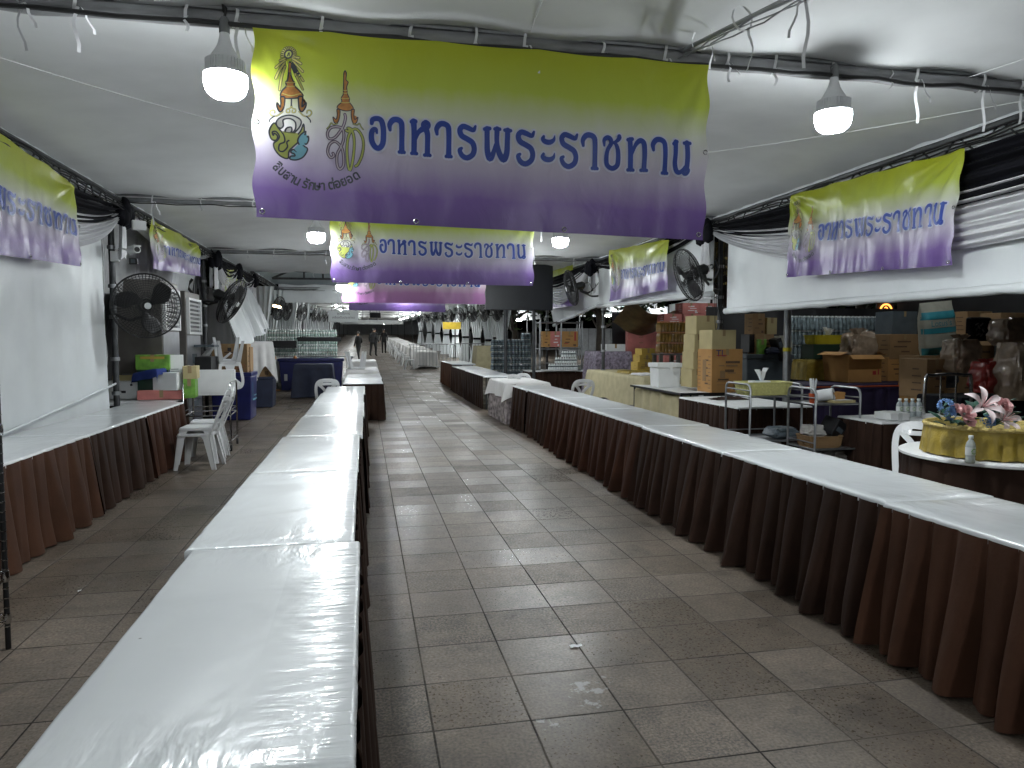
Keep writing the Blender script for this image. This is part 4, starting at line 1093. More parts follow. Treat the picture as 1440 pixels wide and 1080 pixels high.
pc = at(783, 560, Z=0.5); chair((3.85, pc.y * 0.99 - 0.15, 0), PI + 0.1)
q = at(300, 655, Z=0)
chair((-2.06, 9.5, 0), -PI / 2 - 0.08, 'white plastic chair nearest of the four beside the left wall tables')
chair((-2.05, 9.53, 0.07), -PI / 2 - 0.03, 'white plastic chair nested on the nearest of the four by the left wall')
chair((-2.10, 10.15, 0), -PI / 2 + 0.04, 'white plastic chair behind the nearest pair by the left wall tables')
chair((-2.09, 10.18, 0.07), -PI / 2 + 0.1, 'white plastic chair nested on the rear pair beside the chrome trolley')
chair((-0.72, 13.75, 0), PI + 0.15, 'white plastic chair standing at the gap in the left centre row')
chair((-0.20, 18.95, 1.30), 0.25, 'white plastic chair upside down on the white draped table, legs up', rot=(PI, 0, R(-80)))
for i, (u, v, w_) in enumerate(((734, 525, 14.9), (745, 523, 15.4))):
    chair((pd(u, v, w_).x + 0.1, pd(u, v, w_).y, 0), PI / 2 + 0.5 + 0.1 * i, ['white plastic chair leaning behind the grey white draped table, the left of two', 'white plastic chair behind the grey white draped table, the right of two'][i])
chair((-2.45, 13.9, 1.62), 0, 'white plastic chair upside down on the cartons, legs in the air', rot=(R(188), 0, R(20)))
chair((-2.75, 14.25, 1.55), 0, 'white plastic chair tipped against the upside down one by the steel coolers', rot=(R(205), R(25), R(60)))

# ------------------------------------------------------------------ fans
def make_fan(label, rad=0.38, rings=12, spokes=60):
    t = thing('wall_fan', label, 'fan', group='black industrial fans on the posts')
    wr = MB()
    for s in (-1, 1):
        for k in range(spokes):
            th = 2 * PI * k / spokes
            pts = []
            for q in range(6):
                r = rad * (0.16 + 0.84 * q / 5); y = s * 0.10 * math.sqrt(max(0, 1 - (r / (rad * 1.02)) ** 2)) + s * 0.012
                pts.append((r * math.cos(th + 0.1 * s * q / 5), y, r * math.sin(th + 0.1 * s * q / 5)))
            wr.tube(pts, 0.0028, 3)
        for q in range(rings):
            r = rad * (0.2 + 0.8 * q / (rings - 1)); y = s * 0.10 * math.sqrt(max(0, 1 - (r / (rad * 1.02)) ** 2)) + s * 0.012
            wr.tube([(r * math.cos(2 * PI * k / 30), y, r * math.sin(2 * PI * k / 30)) for k in range(30)], 0.0028, 4, True)
    wr.tube([(rad * math.cos(2 * PI * k / 36), 0, rad * math.sin(2 * PI * k / 36)) for k in range(36)], 0.011, 6, True)
    wr.build('cage', M_BLACK, t)
    for k in range(3):
        a0 = 2 * PI * k / 3 + 0.5
        def bf(u, v):
            r = rad * (0.14 + 0.76 * u); w = (0.30 + 0.75 * math.sin(PI * min(1, u * 0.85 + 0.12)))
            a = a0 + (v - 0.5) * w * 0.95 + 0.35 * u
            return (r * math.cos(a), (v - 0.5) * 0.085, r * math.sin(a))
        MB().grid(bf, 10, 8).build('blade', M_BLACK, t, smooth=60, solid=0.004)
    MB().tube([(0, -0.05, 0), (0, 0.05, 0)], [0.06, 0.065], 16).build('hub', M_BLACK, t)
    MB().tube([(0, -0.118, 0), (0, -0.112, 0)], 0.04, 16).build('badge', M_SIGN, t)
    MB().tube([(0, 0.11, 0), (0, 0.15, 0), (0, 0.28, 0), (0, 0.32, 0)], [0.06, 0.085, 0.085, 0.05], 16).box((0, 0.22, -0.1), (0.06, 0.07, 0.08)).build('motor', M_BLACK, t)
    return t
def place_fan(t, c, face, post, label=None, first=False):
    """face: horizontal direction it blows to + tilt; post: point of the bracket on its pole"""
    o = t if first else dup(t, (0, 0, 0), 0, label)
    o.location = c
    f = Vector(face).normalized()
    o.rotation_mode = 'QUATERNION'
    o.rotation_quaternion = (-f).to_track_quat('Y', 'Z')
    bpy.context.view_layer.update()
    Mi = (Matrix.Translation(Vector(c)) @ o.rotation_quaternion.to_matrix().to_4x4()).inverted()
    pl = Mi @ Vector(post); s = Vector((0, 0.22, -0.14))
    mid = s.lerp(pl, 0.5) + Mi.to_3x3() @ Vector((0, 0, -0.08))
    MB().tube(cat_rom([s, s.lerp(mid, 0.5), mid, pl + Mi.to_3x3() @ Vector((0, 0, -0.02)), pl + Mi.to_3x3() @ Vector((0, 0, 0.14))], 5), 0.021, 8).build('bracket', M_BLACK, o)
    cb = [Vector((0, 0.3, 0.03)), Vector((0, 0.42, 0.02)), (Vector((0, 0.3, 0)) + pl) / 2 + Mi.to_3x3() @ Vector((0, 0, 0.02)), pl + Mi.to_3x3() @ Vector((0, 0, 0.45))]
    MB().tube(cat_rom(cb, 5), 0.006, 5).build('cord', M_CABLE, o)
    return o
fan0 = make_fan('large black fan facing the camera in front of the steel coolers', 0.40)
c = at(206, 430, Y=9.75); place_fan(fan0, c, (0.42, -1, -0.06), (-3.2, 10.2, c.z - 0.05), first=True)
c = at(326, 424, Y=15.2); fk = place_fan(fan0, c, (1.0, -0.14, -0.55), (-3.2, 15.65, c.z + 0.1), 'tilted black fan seen edge on beside the yellowish banner'); fk.scale = (1.2,) * 3
c = at(968, 387, Y=10.0); place_fan(fan0, c, (-1.0, 0.04, -0.36), (5.74, 10.82, c.z - 0.12), 'round black fan between the two white wall sheets on the right')
c = at(803, 405, Y=15.4); place_fan(fan0, c, (-1.0, 0.08, -0.25), (5.4, 15.65, c.z - 0.1), 'farther black fan on the right beside the dark screen')

# ------------------------------------------------------------------ boxes and other goods
def rect(u0, u1, v0, v1, z=None, w=None, Y=None):
    um = (u0 + u1) / 2
    p = at(um, v1, Z=z) if z is not None else (at(um, v1, Y=Y) if Y is not None else pd(um, v1, w))
    k = depth(p) / F
    return p, (u1 - u0) * k / math.cos(YAW), (v1 - v0) * k
def txt(parent, s, size, loc, rot, m, name='lettering'):
    c = bpy.data.curves.new('glyph', 'FONT'); c.body = s; c.size = size; c.align_x = 'CENTER'; c.align_y = 'CENTER'; c.resolution_u = 2
    o = bpy.data.objects.new('glyph', c); COL.objects.link(o)
    me = bpy.data.meshes.new_from_object(o.evaluated_get(bpy.context.evaluated_depsgraph_get())); bpy.data.objects.remove(o)
    me.materials.clear(); me.materials.append(m)
    n = bpy.data.objects.new(name, me); COL.objects.link(n); n.parent = parent; n.location = loc; n.rotation_euler = rot
    return n
def carton(label, p, W, D, Hh, m=M_CARTON, rz=0, name='carton', cat='box', group=None, tape=True, tm=None, open_=False):
    """p = middle of the front bottom edge"""
    o = thing(name, label, cat, p, rz, group)
    if open_:
        b = MB(); t = 0.008
        b.box((0, D / 2, t / 2), (W, D, t)); b.box((0, t / 2, Hh / 2), (W, t, Hh - 0.001)); b.box((0, D - t / 2, Hh / 2), (W, t, Hh - 0.001))
        for s in (-1, 1): b.box((s * (W / 2 - t / 2), D / 2, Hh / 2), (t, D - 2 * t, Hh - 0.001))
        b.build('body', m, o, smooth=0)
        for s in (-1, 1):
            MB().box((s * (W / 2 + 0.07), D / 2, Hh + 0.02), (0.16, D * 0.9, 0.006), tilt=('Y', s * 0.35)).build('flap', m, o, smooth=0)
        MB().box((0, -0.05, Hh - 0.04), (W * 0.95, 0.006, 0.12), tilt=('X', -0.9)).build('flap', m, o, smooth=0)
    else:
        b = MB().box((0, D / 2, Hh / 2), (W, D, Hh)); b.build('body', m, o, smooth=0, bev=min(0.006, Hh * 0.05))
        if m in (M_CARTON, M_CARTONB, M_CARTONY, M_PINK) and W > 0.2 and Hh > 0.15 and name == 'carton':
            r = random.Random(int(W * 9000 + Hh * 700)); pr = MB()
            for k in range(3): pr.box((r.uniform(-0.2, 0.2) * W, -0.0012, Hh * (0.3 + 0.2 * k)), (W * r.uniform(0.2, 0.5), 0.0024, Hh * r.uniform(0.025, 0.07)))
            for k in range(4): pr.box(((-1 if p[0] > 0 else 1) * (W / 2 + 0.0012), D * (0.3 + 0.1 * r.random()), Hh * (0.2 + 0.18 * k)), (0.0024, D * r.uniform(0.2, 0.5), Hh * 0.035))
            pr.box((W * 0.3, -0.0014, Hh * 0.12), (W * 0.16, 0.0028, Hh * 0.12))
            pr.build('marking', M_FADE if m is not M_PINK else M_WHITE, o, smooth=0)
        if tape:
            s = MB().box((0, D / 2, Hh + 0.001), (0.05, D, 0.002)).box((0, -0.001, Hh - 0.05), (0.05, 0.002, 0.1)).box((0, D / 2, Hh + 0.0005), (W * 0.98, 0.004, 0.002))
            s.build('tape', tm or M_TAPE, o, smooth=0)
    return o
def cbox(label, u0, u1, v0, v1, D, z=None, w=None, Y=None, rz=0, **kw):
    p, W, Hh = rect(u0, u1, v0, v1, z, w, Y)
    return carton(label, p, W, D, Hh, rz=rz, **kw)
def mark(o, boxes, m, name='print'):
    mb = MB()
    for (x, y, z, dx, dy, dz) in boxes: mb.box((x, y, z), (dx, dy, dz))
    return mb.build(name, m, o, smooth=0)

# left: goods on the end table by the wall
zt = 0.757
o = cbox('white carton with two round holes on the left wall table', 149, 196, 536, 561, 0.35, z=zt, m=M_WHITE, tape=False)
Wd = 0.42; mark(o, [(-0.13, -0.002, 0.2, 0.03, 0.004, 0.03), (0.12, -0.002, 0.2, 0.03, 0.004, 0.03), (0, -0.002, 0.10, 0.09, 0.004, 0.035)], M_INK, 'hole')
cbox('folded yellow kraft sheets lying on the holed white carton', 160, 196, 528, 536, 0.3, w=depth(o.location) + 0.1, m=M_CARTONP, tape=False, name='cardboard_sheets', cat='cardboard')
o2 = cbox('pink printed carton under the foam box on the left wall table', 196, 258, 549, 562, 0.42, z=zt, m=M_PINK)
fo = cbox('white foam box on the pink carton by the left wall', 214, 250, 524, 549, 0.45, w=depth(o2.location), rz=-0.35, m=M_FOAM, tape=False, name='foam_box')
def cloth_on(label, p, W, D, drop, m, rz=0, seed=0, fall=0.0):
    t = thing('folded_cloth', label, 'cloth', p, rz)
    def f(u, v):
        x = (u - 0.5) * W * 1.5; y = (v - 0.5) * D * 1.5
        ox = max(0, abs(x) - W / 2); oy = max(0, abs(y) - D / 2)
        z = 0.008 - min(drop, ox * 1.2 + oy * 1.2) + 0.012 * nz(x * 9, y * 9, seed)
        return (math.copysign(min(abs(x), W / 2 + 0.012 + 0.15 * ox), x) + 0.01 * nz(y * 12, z * 9, seed), math.copysign(min(abs(y), D / 2 + 0.012 + 0.15 * oy), y) + 0.01 * nz(x * 12, z * 9, seed + 3), z + fall * x)
    MB().grid(f, 30, 30).build('cloth', m, t, smooth=80)
    return t
pp = fo.location; cloth_on('royal blue cloth thrown over the white foam box', (pp.x - 0.18, pp.y + 0.17, pp.z + 0.27), 0.36, 0.40, 0.3, M_BLUEC, rz=-0.35, seed=3, fall=0.2)
o = cbox('white framed card leaning behind the foam box on the left', 236, 258, 499, 560, 0.03, Y=11.0, rz=0.15, m=M_WHITE, tape=False, name='framed_card', cat='frame')
mark(o, [(0, -0.003, 0.46, 0.16, 0.004, 0.24)], M_FOAM, 'card'); mark(o, [(0, -0.007, 0.42, 0.1, 0.004, 0.008), (0, -0.007, 0.39, 0.11, 0.004, 0.008), (0.01, -0.007, 0.36, 0.08, 0.004, 0.02)], M_GREYBIN, 'print')
def green_box(label, *a, **k):
    o = cbox(label, *a, m=M_GREEN, **k); p = o.location
    mark(o, [(0, -0.003, 0.17, 0.32, 0.004, 0.035)], M_CARTONY, 'band')
    return o
bx = cbox('dark green crate carrying the green printed carton', 196, 236, 520, 558, 0.3, Y=10.92, m=M_DGREEN, tape=False, name='plastic_crate', cat='crate')
green_box('green printed carton on the crate behind the blue cloth', 193, 236, 499, 520, 0.3, Y=10.92)
cbox('green and yellow carton beside the white framed card', 259, 274, 533, 560, 0.35, Y=10.8, m=M_GREEN, rz=0.1)
cbox('kraft and green carton stacked upright beside the framed card', 258, 276, 515, 533, 0.35, Y=10.8, m=M_CARTONP, rz=0.1)

# steel evaporative coolers
def cooler(label, y0, y1, x0, x1, h):
    t = thing('air_cooler', label, 'cooler', ((x0 + x1) / 2, y0, 0), group='steel evaporative coolers')
    cx = (x0 + x1) / 2
    w, d = x1 - x0, y1 - y0
    MB().box((0, d / 2, h / 2 + 0.03), (w, d, h)).build('body', M_INOXDK, t, smooth=0, bev=0.012)
    MB().box((w / 2 + 0.004, d / 2, h * 0.36 + 0.03), (0.008, d * 0.94, h * 0.66)).build('front_panel', M_INOX, t, smooth=0, bev=0.003)
    fr = MB(); X = w / 2 + 0.02; zc = h * 0.84; hh = h * 0.24
    for (yy, zz, dy, dz) in ((d / 2, zc + hh / 2, d * 0.88, 0.04), (d / 2, zc - hh / 2, d * 0.88, 0.04), (d * 0.08, zc, 0.05, hh - 0.04), (d * 0.92, zc, 0.05, hh - 0.04)): fr.box((X, yy, zz), (0.05, dy, dz))
    for k in range(7): fr.box((X, d / 2, zc - hh / 2 + hh * (k + 1) / 8), (0.012, d * 0.8, 0.03), tilt=('Y', 0.5))
    MB().box((w / 2 + 0.002, d / 2, zc), (0.004, d * 0.8, hh)).build('outlet', M_BLACK, t, smooth=0)
    fr.build('grille', M_PLASTIC, t, smooth=0)
    lv = MB()
    for c in range(2):
        for k in range(14): lv.box((-w * 0.22 + c * w * 0.34, -0.004, 0.45 + k * 0.05), (w * 0.26, 0.012, 0.012))
    lv.build('louvre', M_INOX, t, smooth=0)
    pn = MB()
    for c in range(3):
        for k in range(9): pn.box((w / 2 + 0.011, d * 0.32 + c * d * 0.15, 0.62 + k * 0.055), (0.006, d * 0.09, 0.022))
    pn.build('vent', M_CHROME, t, smooth=0)
    mark(t, [(w / 2 + 0.011, d / 2, 1.28, 0.006, d * 0.3, 0.16), (w / 2 + 0.011, d / 2, 0.5, 0.006, d * 0.36, 0.1)], M_GREYBIN, 'control_panel')
    for sx in (-1, 1):
        for yy in (0.08, d - 0.08): MB().tube([(sx * (w / 2 - 0.08), yy - 0.02, 0.03), (sx * (w / 2 - 0.08), yy + 0.02, 0.03)], 0.03, 12).build('castor', M_BLACK, t)
    return t
X1 = at(226, 400, Y=11.3).x; X0 = at(157, 400, Y=11.3).x
ya = at(250, 400, X=X1).y; yb = at(259, 400, X=X1).y; yc = at(279, 400, X=X1).y
hz_ = at(228, 393, Y=11.3).z
cooler('nearer tall steel air cooler behind the large fan, white grille on top', 11.3, ya, X0, X1, hz_ - 0.03)
cooler('farther tall steel air cooler just past the nearer one on the left', yb, yc, X0 + 0.1, X1 + 0.01, hz_ - 0.1)
# security camera and boxes on the left post
def cctv(label, p, yaw):
    t = thing('security_camera', label, 'camera', p, yaw)
    MB().tube([(0, -0.12, 0), (0, 0.1, 0)], [0.045, 0.045], 14).box((0, -0.02, 0.045), (0.085, 0.25, 0.012)).build('housing', M_WHITE, t)
    MB().tube([(0, -0.125, 0), (0, -0.115, 0)], 0.033, 14).build('lens', M_BLACK, t)
    MB().tube([(0, 0.05, 0), (0, 0.14, 0.0), (-0.05, 0.24, 0.04), (-0.08, 0.3, 0.04)], 0.014, 8).build('bracket', M_WHITE, t)
    return t
c = at(188, 352, Y=9.9); cctv('white bullet security camera on the left post above the large fan', c, 0.6)
c = at(165, 360, Y=10.15); o = carton('white junction box on the left post under the security camera', (c.x, c.y - 0.12, c.z - 0.08), 0.1, 0.06, 0.13, m=M_WHITE, tape=False, name='junction_box'); mark(o, [(0, -0.003, 0.065, 0.07, 0.004, 0.09)], M_FOAM, 'lid')
c = at(187, 366, Y=10.1); o = carton('small black box on the sheet under the security camera', (c.x, c.y, c.z - 0.05), 0.1, 0.05, 0.08, m=M_BLACK, tape=False, name='adapter_box'); mark(o, [(0, -0.003, 0.04, 0.05, 0.004, 0.05)], M_GREYBIN, 'lid')
c = at(196, 312, Y=9.95); o = carton('white floodlight housing tied under the black knot on the left', (c.x, c.y, c.z - 0.1), 0.16, 0.1, 0.12, m=M_WHITE, tape=False, name='floodlight', cat='lamp', rz=0.4); mark(o, [(0, -0.003, 0.06, 0.12, 0.004, 0.09)], M_FOAM, 'glass')
# chrome trolley with the white board on the left
def trolley(label, x, y, w, d, h, shelves, rz=0, top_rail=0.1, group='chrome trolleys', m=M_CHROME, boards=True):
    t = thing('trolley', label, 'trolley', (x, y, 0), rz, group)
    r = 0.013
    for s in (-1, 1):
        pts = [(s * w / 2, 0, 0.09), (s * w / 2, 0, h - 0.06), (s * w / 2, 0.02, h - 0.02), (s * w / 2, 0.06, h), (s * w / 2, d - 0.06, h), (s * w / 2, d - 0.02, h - 0.02), (s * w / 2, d, h - 0.06), (s * w / 2, d, 0.09)]
        MB().tube(pts, r, 8).build('side_frame', m, t)
    for k, z in enumerate(shelves):
        rl = MB()
        rl.tube([(-w / 2, 0, z), (w / 2, 0, z), (w / 2, d, z), (-w / 2, d, z)], r * 0.8, 6, True)
        rl.tube([(-w / 2, 0, z + 0.07), (-w / 2, d, z + 0.07)], r * 0.6, 6); rl.tube([(w / 2, 0, z + 0.07), (w / 2, d, z + 0.07)], r * 0.6, 6); rl.tube([(-w / 2, d, z + 0.07), (w / 2, d, z + 0.07)], r * 0.6, 6)
        so = rl.build('shelf', m, t)
        if boards: MB().box((0, d / 2, z - 0.002), (w - 0.03, d - 0.03, 0.008)).build('board', M_INOX, so, smooth=0)
    for s in (-1, 1):
        for yy in (0.0, d):
            MB().tube([(s * w / 2 - 0.014, yy, 0.05), (s * w / 2 + 0.014, yy, 0.05)], 0.05, 14).build('wheel', M_BLACK, t)
            MB().box((s * w / 2, yy, 0.09), (0.045, 0.05, 0.05)).build('castor_fork', m, t, smooth=0)
    return t
trolley('chrome trolley behind the white chairs on the left', -2.2, 10.75, 0.62, 0.75, 0.98, (0.14, 0.52), rz=0.05, boards=False)
o = cbox('white folded table board standing behind the chrome trolley on the left', 276, 329, 520, 556, 0.06, Y=11.7, m=M_WHITE, tape=False, name='table_board', cat='board'); mark(o, [(0, -0.004, 0.2, 0.5, 0.006, 0.3)], M_FOAM, 'panel')
o = cbox('black plastic hand cart top beside the steel coolers', 258, 296, 502, 540, 0.6, Y=13.2, m=M_BLACK, tape=False, name='hand_cart', cat='cart'); mark(o, [(0, 0.3, 0.66, 0.6, 0.64, 0.04)], M_GREYBIN, 'rim')
# blue bins and what stands on them
def bin_(label, u0, u1, v0, v1, D, m=M_NAVY, Y=None, rz=0, lid=True, mk=None, cat='bin'):
    p, W_, H_ = rect(u0, u1, v0, v1, z=0) if Y is None else rect(u0, u1, v0, v1, Y=Y)
    t = thing('storage_bin', label, cat, p, rz)
    MB().box((0, D / 2, H_ * 0.46), (W_ * 0.96, D * 0.96, H_ * 0.9), taper=0.93).build('body', m, t, smooth=0, bev=0.02)
    if lid: MB().box((0, D / 2, H_ * 0.955), (W_, D, H_ * 0.085)).build('lid', m, t, smooth=0, bev=0.012)
    if mk: mark(t, mk, M_SIGN, 'marking')
    wl = MB()
    for sx in (-1, 1):
        MB().tube([(sx * W_ * 0.35 - 0.02, 0.1, 0.035), (sx * W_ * 0.35 + 0.02, 0.1, 0.035)], 0.035, 10).build('castor', M_BLACK, t)
    return t, p, W_, H_
tb, p, w1, h1 = bin_('deep blue storage bin with a white line marking, under the brown carton', 298, 353, 524, 592, 0.85)
mark(tb, [(w1 / 2 * 0.97 + 0.002, 0.2, h1 * 0.6, 0.004, 0.02, h1 * 0.4), (w1 / 2 * 0.97 + 0.002, 0.45, h1 * 0.42, 0.004, 0.5, 0.03), (w1 / 2 * 0.97 + 0.002, 0.5, h1 * 0.5, 0.004, 0.35, 0.02)], M_SKYB, 'marking')
cb = carton('brown carton with an oval stamp on the deep blue bin', (p.x - 0.02, p.y + 0.08, h1 + 0.005), 0.66, 0.5, 0.56, m=M_CARTON)
mark(cb, [(0.0, -0.002, 0.45, 0.07, 0.004, 0.07), (-0.22, -0.002, 0.46, 0.1, 0.004, 0.015), (-0.2, -0.002, 0.43, 0.06, 0.004, 0.01)], M_INK)
MB().tube([(0.16 + 0.13 * math.cos(k * PI / 9), -0.003, 0.12 + 0.05 * math.sin(k * PI / 9)) for k in range(18)], 0.004, 4, True).build('stamp', M_REDINK, cb)
tb2, p2, w2, h2 = bin_('dark navy bin hidden under the hanging white cloth on the left', 345, 384, 530, 574, 0.7, m=M_NAVYC)
cbox('narrow brown carton standing under the white cloth on the left', 340, 352, 488, 527, 0.4, Y=p.y + 0.35, m=M_CARTON)
def drape_cloth(label, p, W, D, drop, m, seed=0, rz=0):
    t = draped(label, p[0] - W / 2, p[0] + W / 2, p[1] - D / 2, p[1] + D / 2, p[2], drop, m, seed, rag=0.3, name='cloth', g0=0)
    for c in [q for q in t.children if q.name.startswith('leg')]: bpy.data.objects.remove(c)
    t['category'] = 'cloth'; t.rotation_euler.z = rz
    return t
q = at(366, 480, Y=p2.y + 0.35); drape_cloth('white cloth hanging over the goods beside the brown carton', (q.x, q.y, q.z), 0.5, 0.6, 0.75, M_WHITECLOTH, 11, 0.2)
cbox('carton under the hanging white cloth on the dark navy bin', 352, 380, 484, 530, 0.5, Y=p2.y + 0.15, m=M_CARTON)
tb3, p3, w3, h3 = bin_('wide navy chest with a white label in front of the water packs', 394, 482, 504, 551, 0.9, mk=[(-0.75, -0.003, 0.45, 0.09, 0.02, 0.2)])
q, w4, h4 = rect(416, 466, 513, 560, z=0)
draped('box shaped stack under a dark navy cloth in front of the navy chest', q.x - w4 / 2, q.x + w4 / 2, q.y, q.y + 0.8, h4, h4 - 0.03, M_NAVYC, 13, rag=0.0)
q, w5, h5 = rect(384, 416, 489, 528, Y=23.5)
draped('white cloth covered table left of the navy chest', q.x - w5 / 2, q.x + w5 / 2, q.y, q.y + 0.8, 0.95 , 0.75, M_WHITECLOTH, 14, rag=0.0, g0=gz(23.5))
def stanchion(label, p):
    t = thing('stanchion', label, 'stanchion', p)
    MB().lathe([(0.16, 0), (0.15, 0.03), (0.03, 0.05), (0.022, 0.08), (0.022, 0.9), (0.03, 0.92)], 16).build('post', M_GOLD, t)
    MB().lathe([(0.0, 0.92), (0.05, 0.95), (0.055, 1.0), (0.03, 1.04), (0.0, 1.06)], 12).build('finial', M_GOLD, t)
    return t
for i, (u, Y) in enumerate(((386, 22.6), (415, 22.8))):
    q = at(u, 500, Y=Y); stanchion(['golden stanchion left of the white covered table', 'golden stanchion right of the white covered table, by the water packs'][i], (q.x, q.y, gz(Y)))

# shrink wrapped packs of bottles
def pack_mesh(nx, ny, r, h, m, name='bottles'):
    mb = MB()
    for i in range(nx):
        for j in range(ny):
            x, y = (i - (nx - 1) / 2) * 2 * r, (j - (ny - 1) / 2) * 2 * r
            mb.lathe([(r * 0.9, 0), (r * 0.97, h * 0.05), (r * 0.97, h * 0.3), (r * 0.86, h * 0.34), (r * 0.97, h * 0.4), (r * 0.97, h * 0.66), (r * 0.4, h * 0.88), (r * 0.36, h * 0.9)], 8, (x, y, 0))
            mb.lathe([(r * 0.42, h * 0.9), (r * 0.42, h)], 8, (x, y, 0), 1)
            mb.lathe([(r * 0.985, h * 0.42), (r * 0.985, h * 0.62)], 8, (x, y, 0), 2)
    return mb
def stack(label, name, grp, mb, mats, p, nx, ny, nzz, dx, dy, dz, cat='bottles', jit=0.01, seed=0, rag=False, scale=1):
    r = random.Random(seed); first = None; res = []
    for k in range(nzz):
        for i in range(nx):
            for j in range(ny):
                if rag and k == nzz - 1 and r.random() < 0.35: continue
                loc = (p[0] + (i - (nx - 1) / 2) * dx + r.uniform(-jit, jit), p[1] + j * dy, p[2] + k * dz)
                if first is None:
                    first = mb.build(name, mats, None, smooth=50); o = first; tag(o, label, cat, grp)
                else: o = first.copy(); COL.objects.link(o)
                o.location = loc; o.rotation_euler.z = r.uniform(-0.03, 0.03); res.append(o)
    return res
def pallet(label, x0, x1, y0, y1, z, m=M_INOXDK):
    t = thing('pallet_base', label, 'platform', ((x0 + x1) / 2, y0, gz((y0 + y1) / 2)))
    w, d = x1 - x0, y1 - y0
    MB().box((0, d / 2, z - 0.02), (w, d, 0.035)).build('deck', m, t, smooth=0)
    for s in (-1, 0, 1):
        for yy in (0.05, d - 0.05): MB().box((s * (w / 2 - 0.05), yy, (z - 0.04) / 2), (0.07, 0.07, z - 0.04)).build('leg', m, t, smooth=0)
    return t
pw = pack_mesh(4, 3, 0.04, 0.255, M_BOTGREEN)
q = at(389, 500, Y=25.2); g = gz(25.2)
stack('pack of green capped bottles in the left stack behind the navy chest', 'bottle_pack', 'green capped water packs, left stack', pw, [M_BOTGREEN, M_CAP, M_SIGN], (q.x, q.y, g + 0.02), 4, 1, 7, 0.335, 0.26, 0.262, seed=1)
q = at(447, 500, Y=25.6)
stack('pack of green capped bottles in the right stack behind the navy chest', 'bottle_pack', 'green capped water packs, right stack', pw, [M_BOTGREEN, M_CAP, M_SIGN], (q.x, q.y, gz(25.6) + 0.02), 4, 1, 7, 0.335, 0.26, 0.262, seed=2)
for i, (u0, u1, v0, v1) in enumerate(((374, 415, 479, 489), (420, 478, 474, 480))):
    cbox(['black crate shelf across the left water packs', 'black crate shelf across the right water packs'][i], u0, u1, v0, v1, 0.25, Y=24.9, m=M_BLACK, tape=False, name='black_crate', cat='crate')
def barrier(label, p, W_=2.0, hh=1.1, rz=0, bars=13, grp='steel crowd barriers', m=M_STEEL):
    t = thing('crowd_barrier', label, 'barrier', p, rz, grp)
    MB().tube(cat_rom([(-W_ / 2, 0, 0.16), (-W_ / 2, 0, hh - 0.1), (-W_ / 2 + 0.1, 0, hh), (W_ / 2 - 0.1, 0, hh), (W_ / 2, 0, hh - 0.1), (W_ / 2, 0, 0.16)], 4), 0.02, 8).tube([(-W_ / 2, 0, 0.17), (W_ / 2, 0, 0.17)], 0.018, 8).build('frame', m, t)
    b = MB()
    for k in range(1, bars): b.tube([(-W_ / 2 + W_ * k / bars, 0, 0.17), (-W_ / 2 + W_ * k / bars, 0, hh)], 0.011, 6)
    b.build('bars', m, t)
    for s in (-1, 1): MB().tube([(s * W_ * 0.38, -0.3, 0.012), (s * W_ * 0.38, 0, 0.17), (s * W_ * 0.38, 0.3, 0.012)], 0.018, 6).build('foot', m, t)
    return t
q = at(448, 500, Y=24.3); barrier('steel crowd barrier in front of the water packs on the left', (q.x, q.y, gz(24.3)), 2.1, 0.95)
for i, (u0, u1, Y0, Y1) in enumerate(((577, 638, 30.5, 33), (641, 700, 32.5, 32.0), (700, 768, 32.0, 31.4))):
    a_, b_ = at(u0, 500, Y=Y1 if i == 0 else Y0), at(u1, 500, Y=Y0 if i == 0 else Y1)
    c_ = (a_ + b_) / 2
    barrier(['steel crowd barrier nearest the aisle in front of the white far tables', 'middle steel crowd barrier at the far right', 'steel crowd barrier farthest right, beside the beige covered heap'][i], (c_.x, c_.y, gz(c_.y)), (b_ - a_).length, 1.15, math.atan2(b_.y - a_.y, b_.x - a_.x))

# ------------------------------------------------------------------ right side: tables and goods behind the right row
# plain folding table with cartons
n_ = at(957, 553, Z=0.75); f_ = at(900, 541, Z=0.75)
t = thing('folding_table', 'black edged folding table carrying the carton tower on the right', 'table', (n_.x + 0.62, (n_.y + f_.y) / 2, 0))
ty0, ty1, tx0 = n_.y, f_.y, n_.x
hx_, hy_ = 0.62, (ty1 - ty0) / 2
MB().box((0, 0, 0.735), (2 * hx_, 2 * hy_, 0.03)).build('tabletop', M_WHITE, t, smooth=0)
MB().box((0, -hy_ - 0.004, 0.735), (2 * hx_, 0.008, 0.036)).box((-hx_ - 0.004, 0, 0.735), (0.008, 2 * hy_ + 0.016, 0.036)).build('edging', M_BLACK, t, smooth=0)
for sx in (-1, 1):
    for sy in (-1, 1): MB().tube([(sx * (hx_ - 0.05), sy * (hy_ - 0.08), 0), (sx * (hx_ - 0.05), sy * (hy_ - 0.08), 0.72)], 0.02, 8).build('leg', M_DKSTEEL, t)
MB().grid(lambda u, v: (-hx_ + 0.06 + 0.02 * math.sin(v * 30) , -hy_ + 0.1 + 2 * (hy_ - 0.1) * v, 0.70 - 0.42 * u - 0.03 * math.sin(v * 7)), 8, 40).build('cloth', M_BEIGE, t)
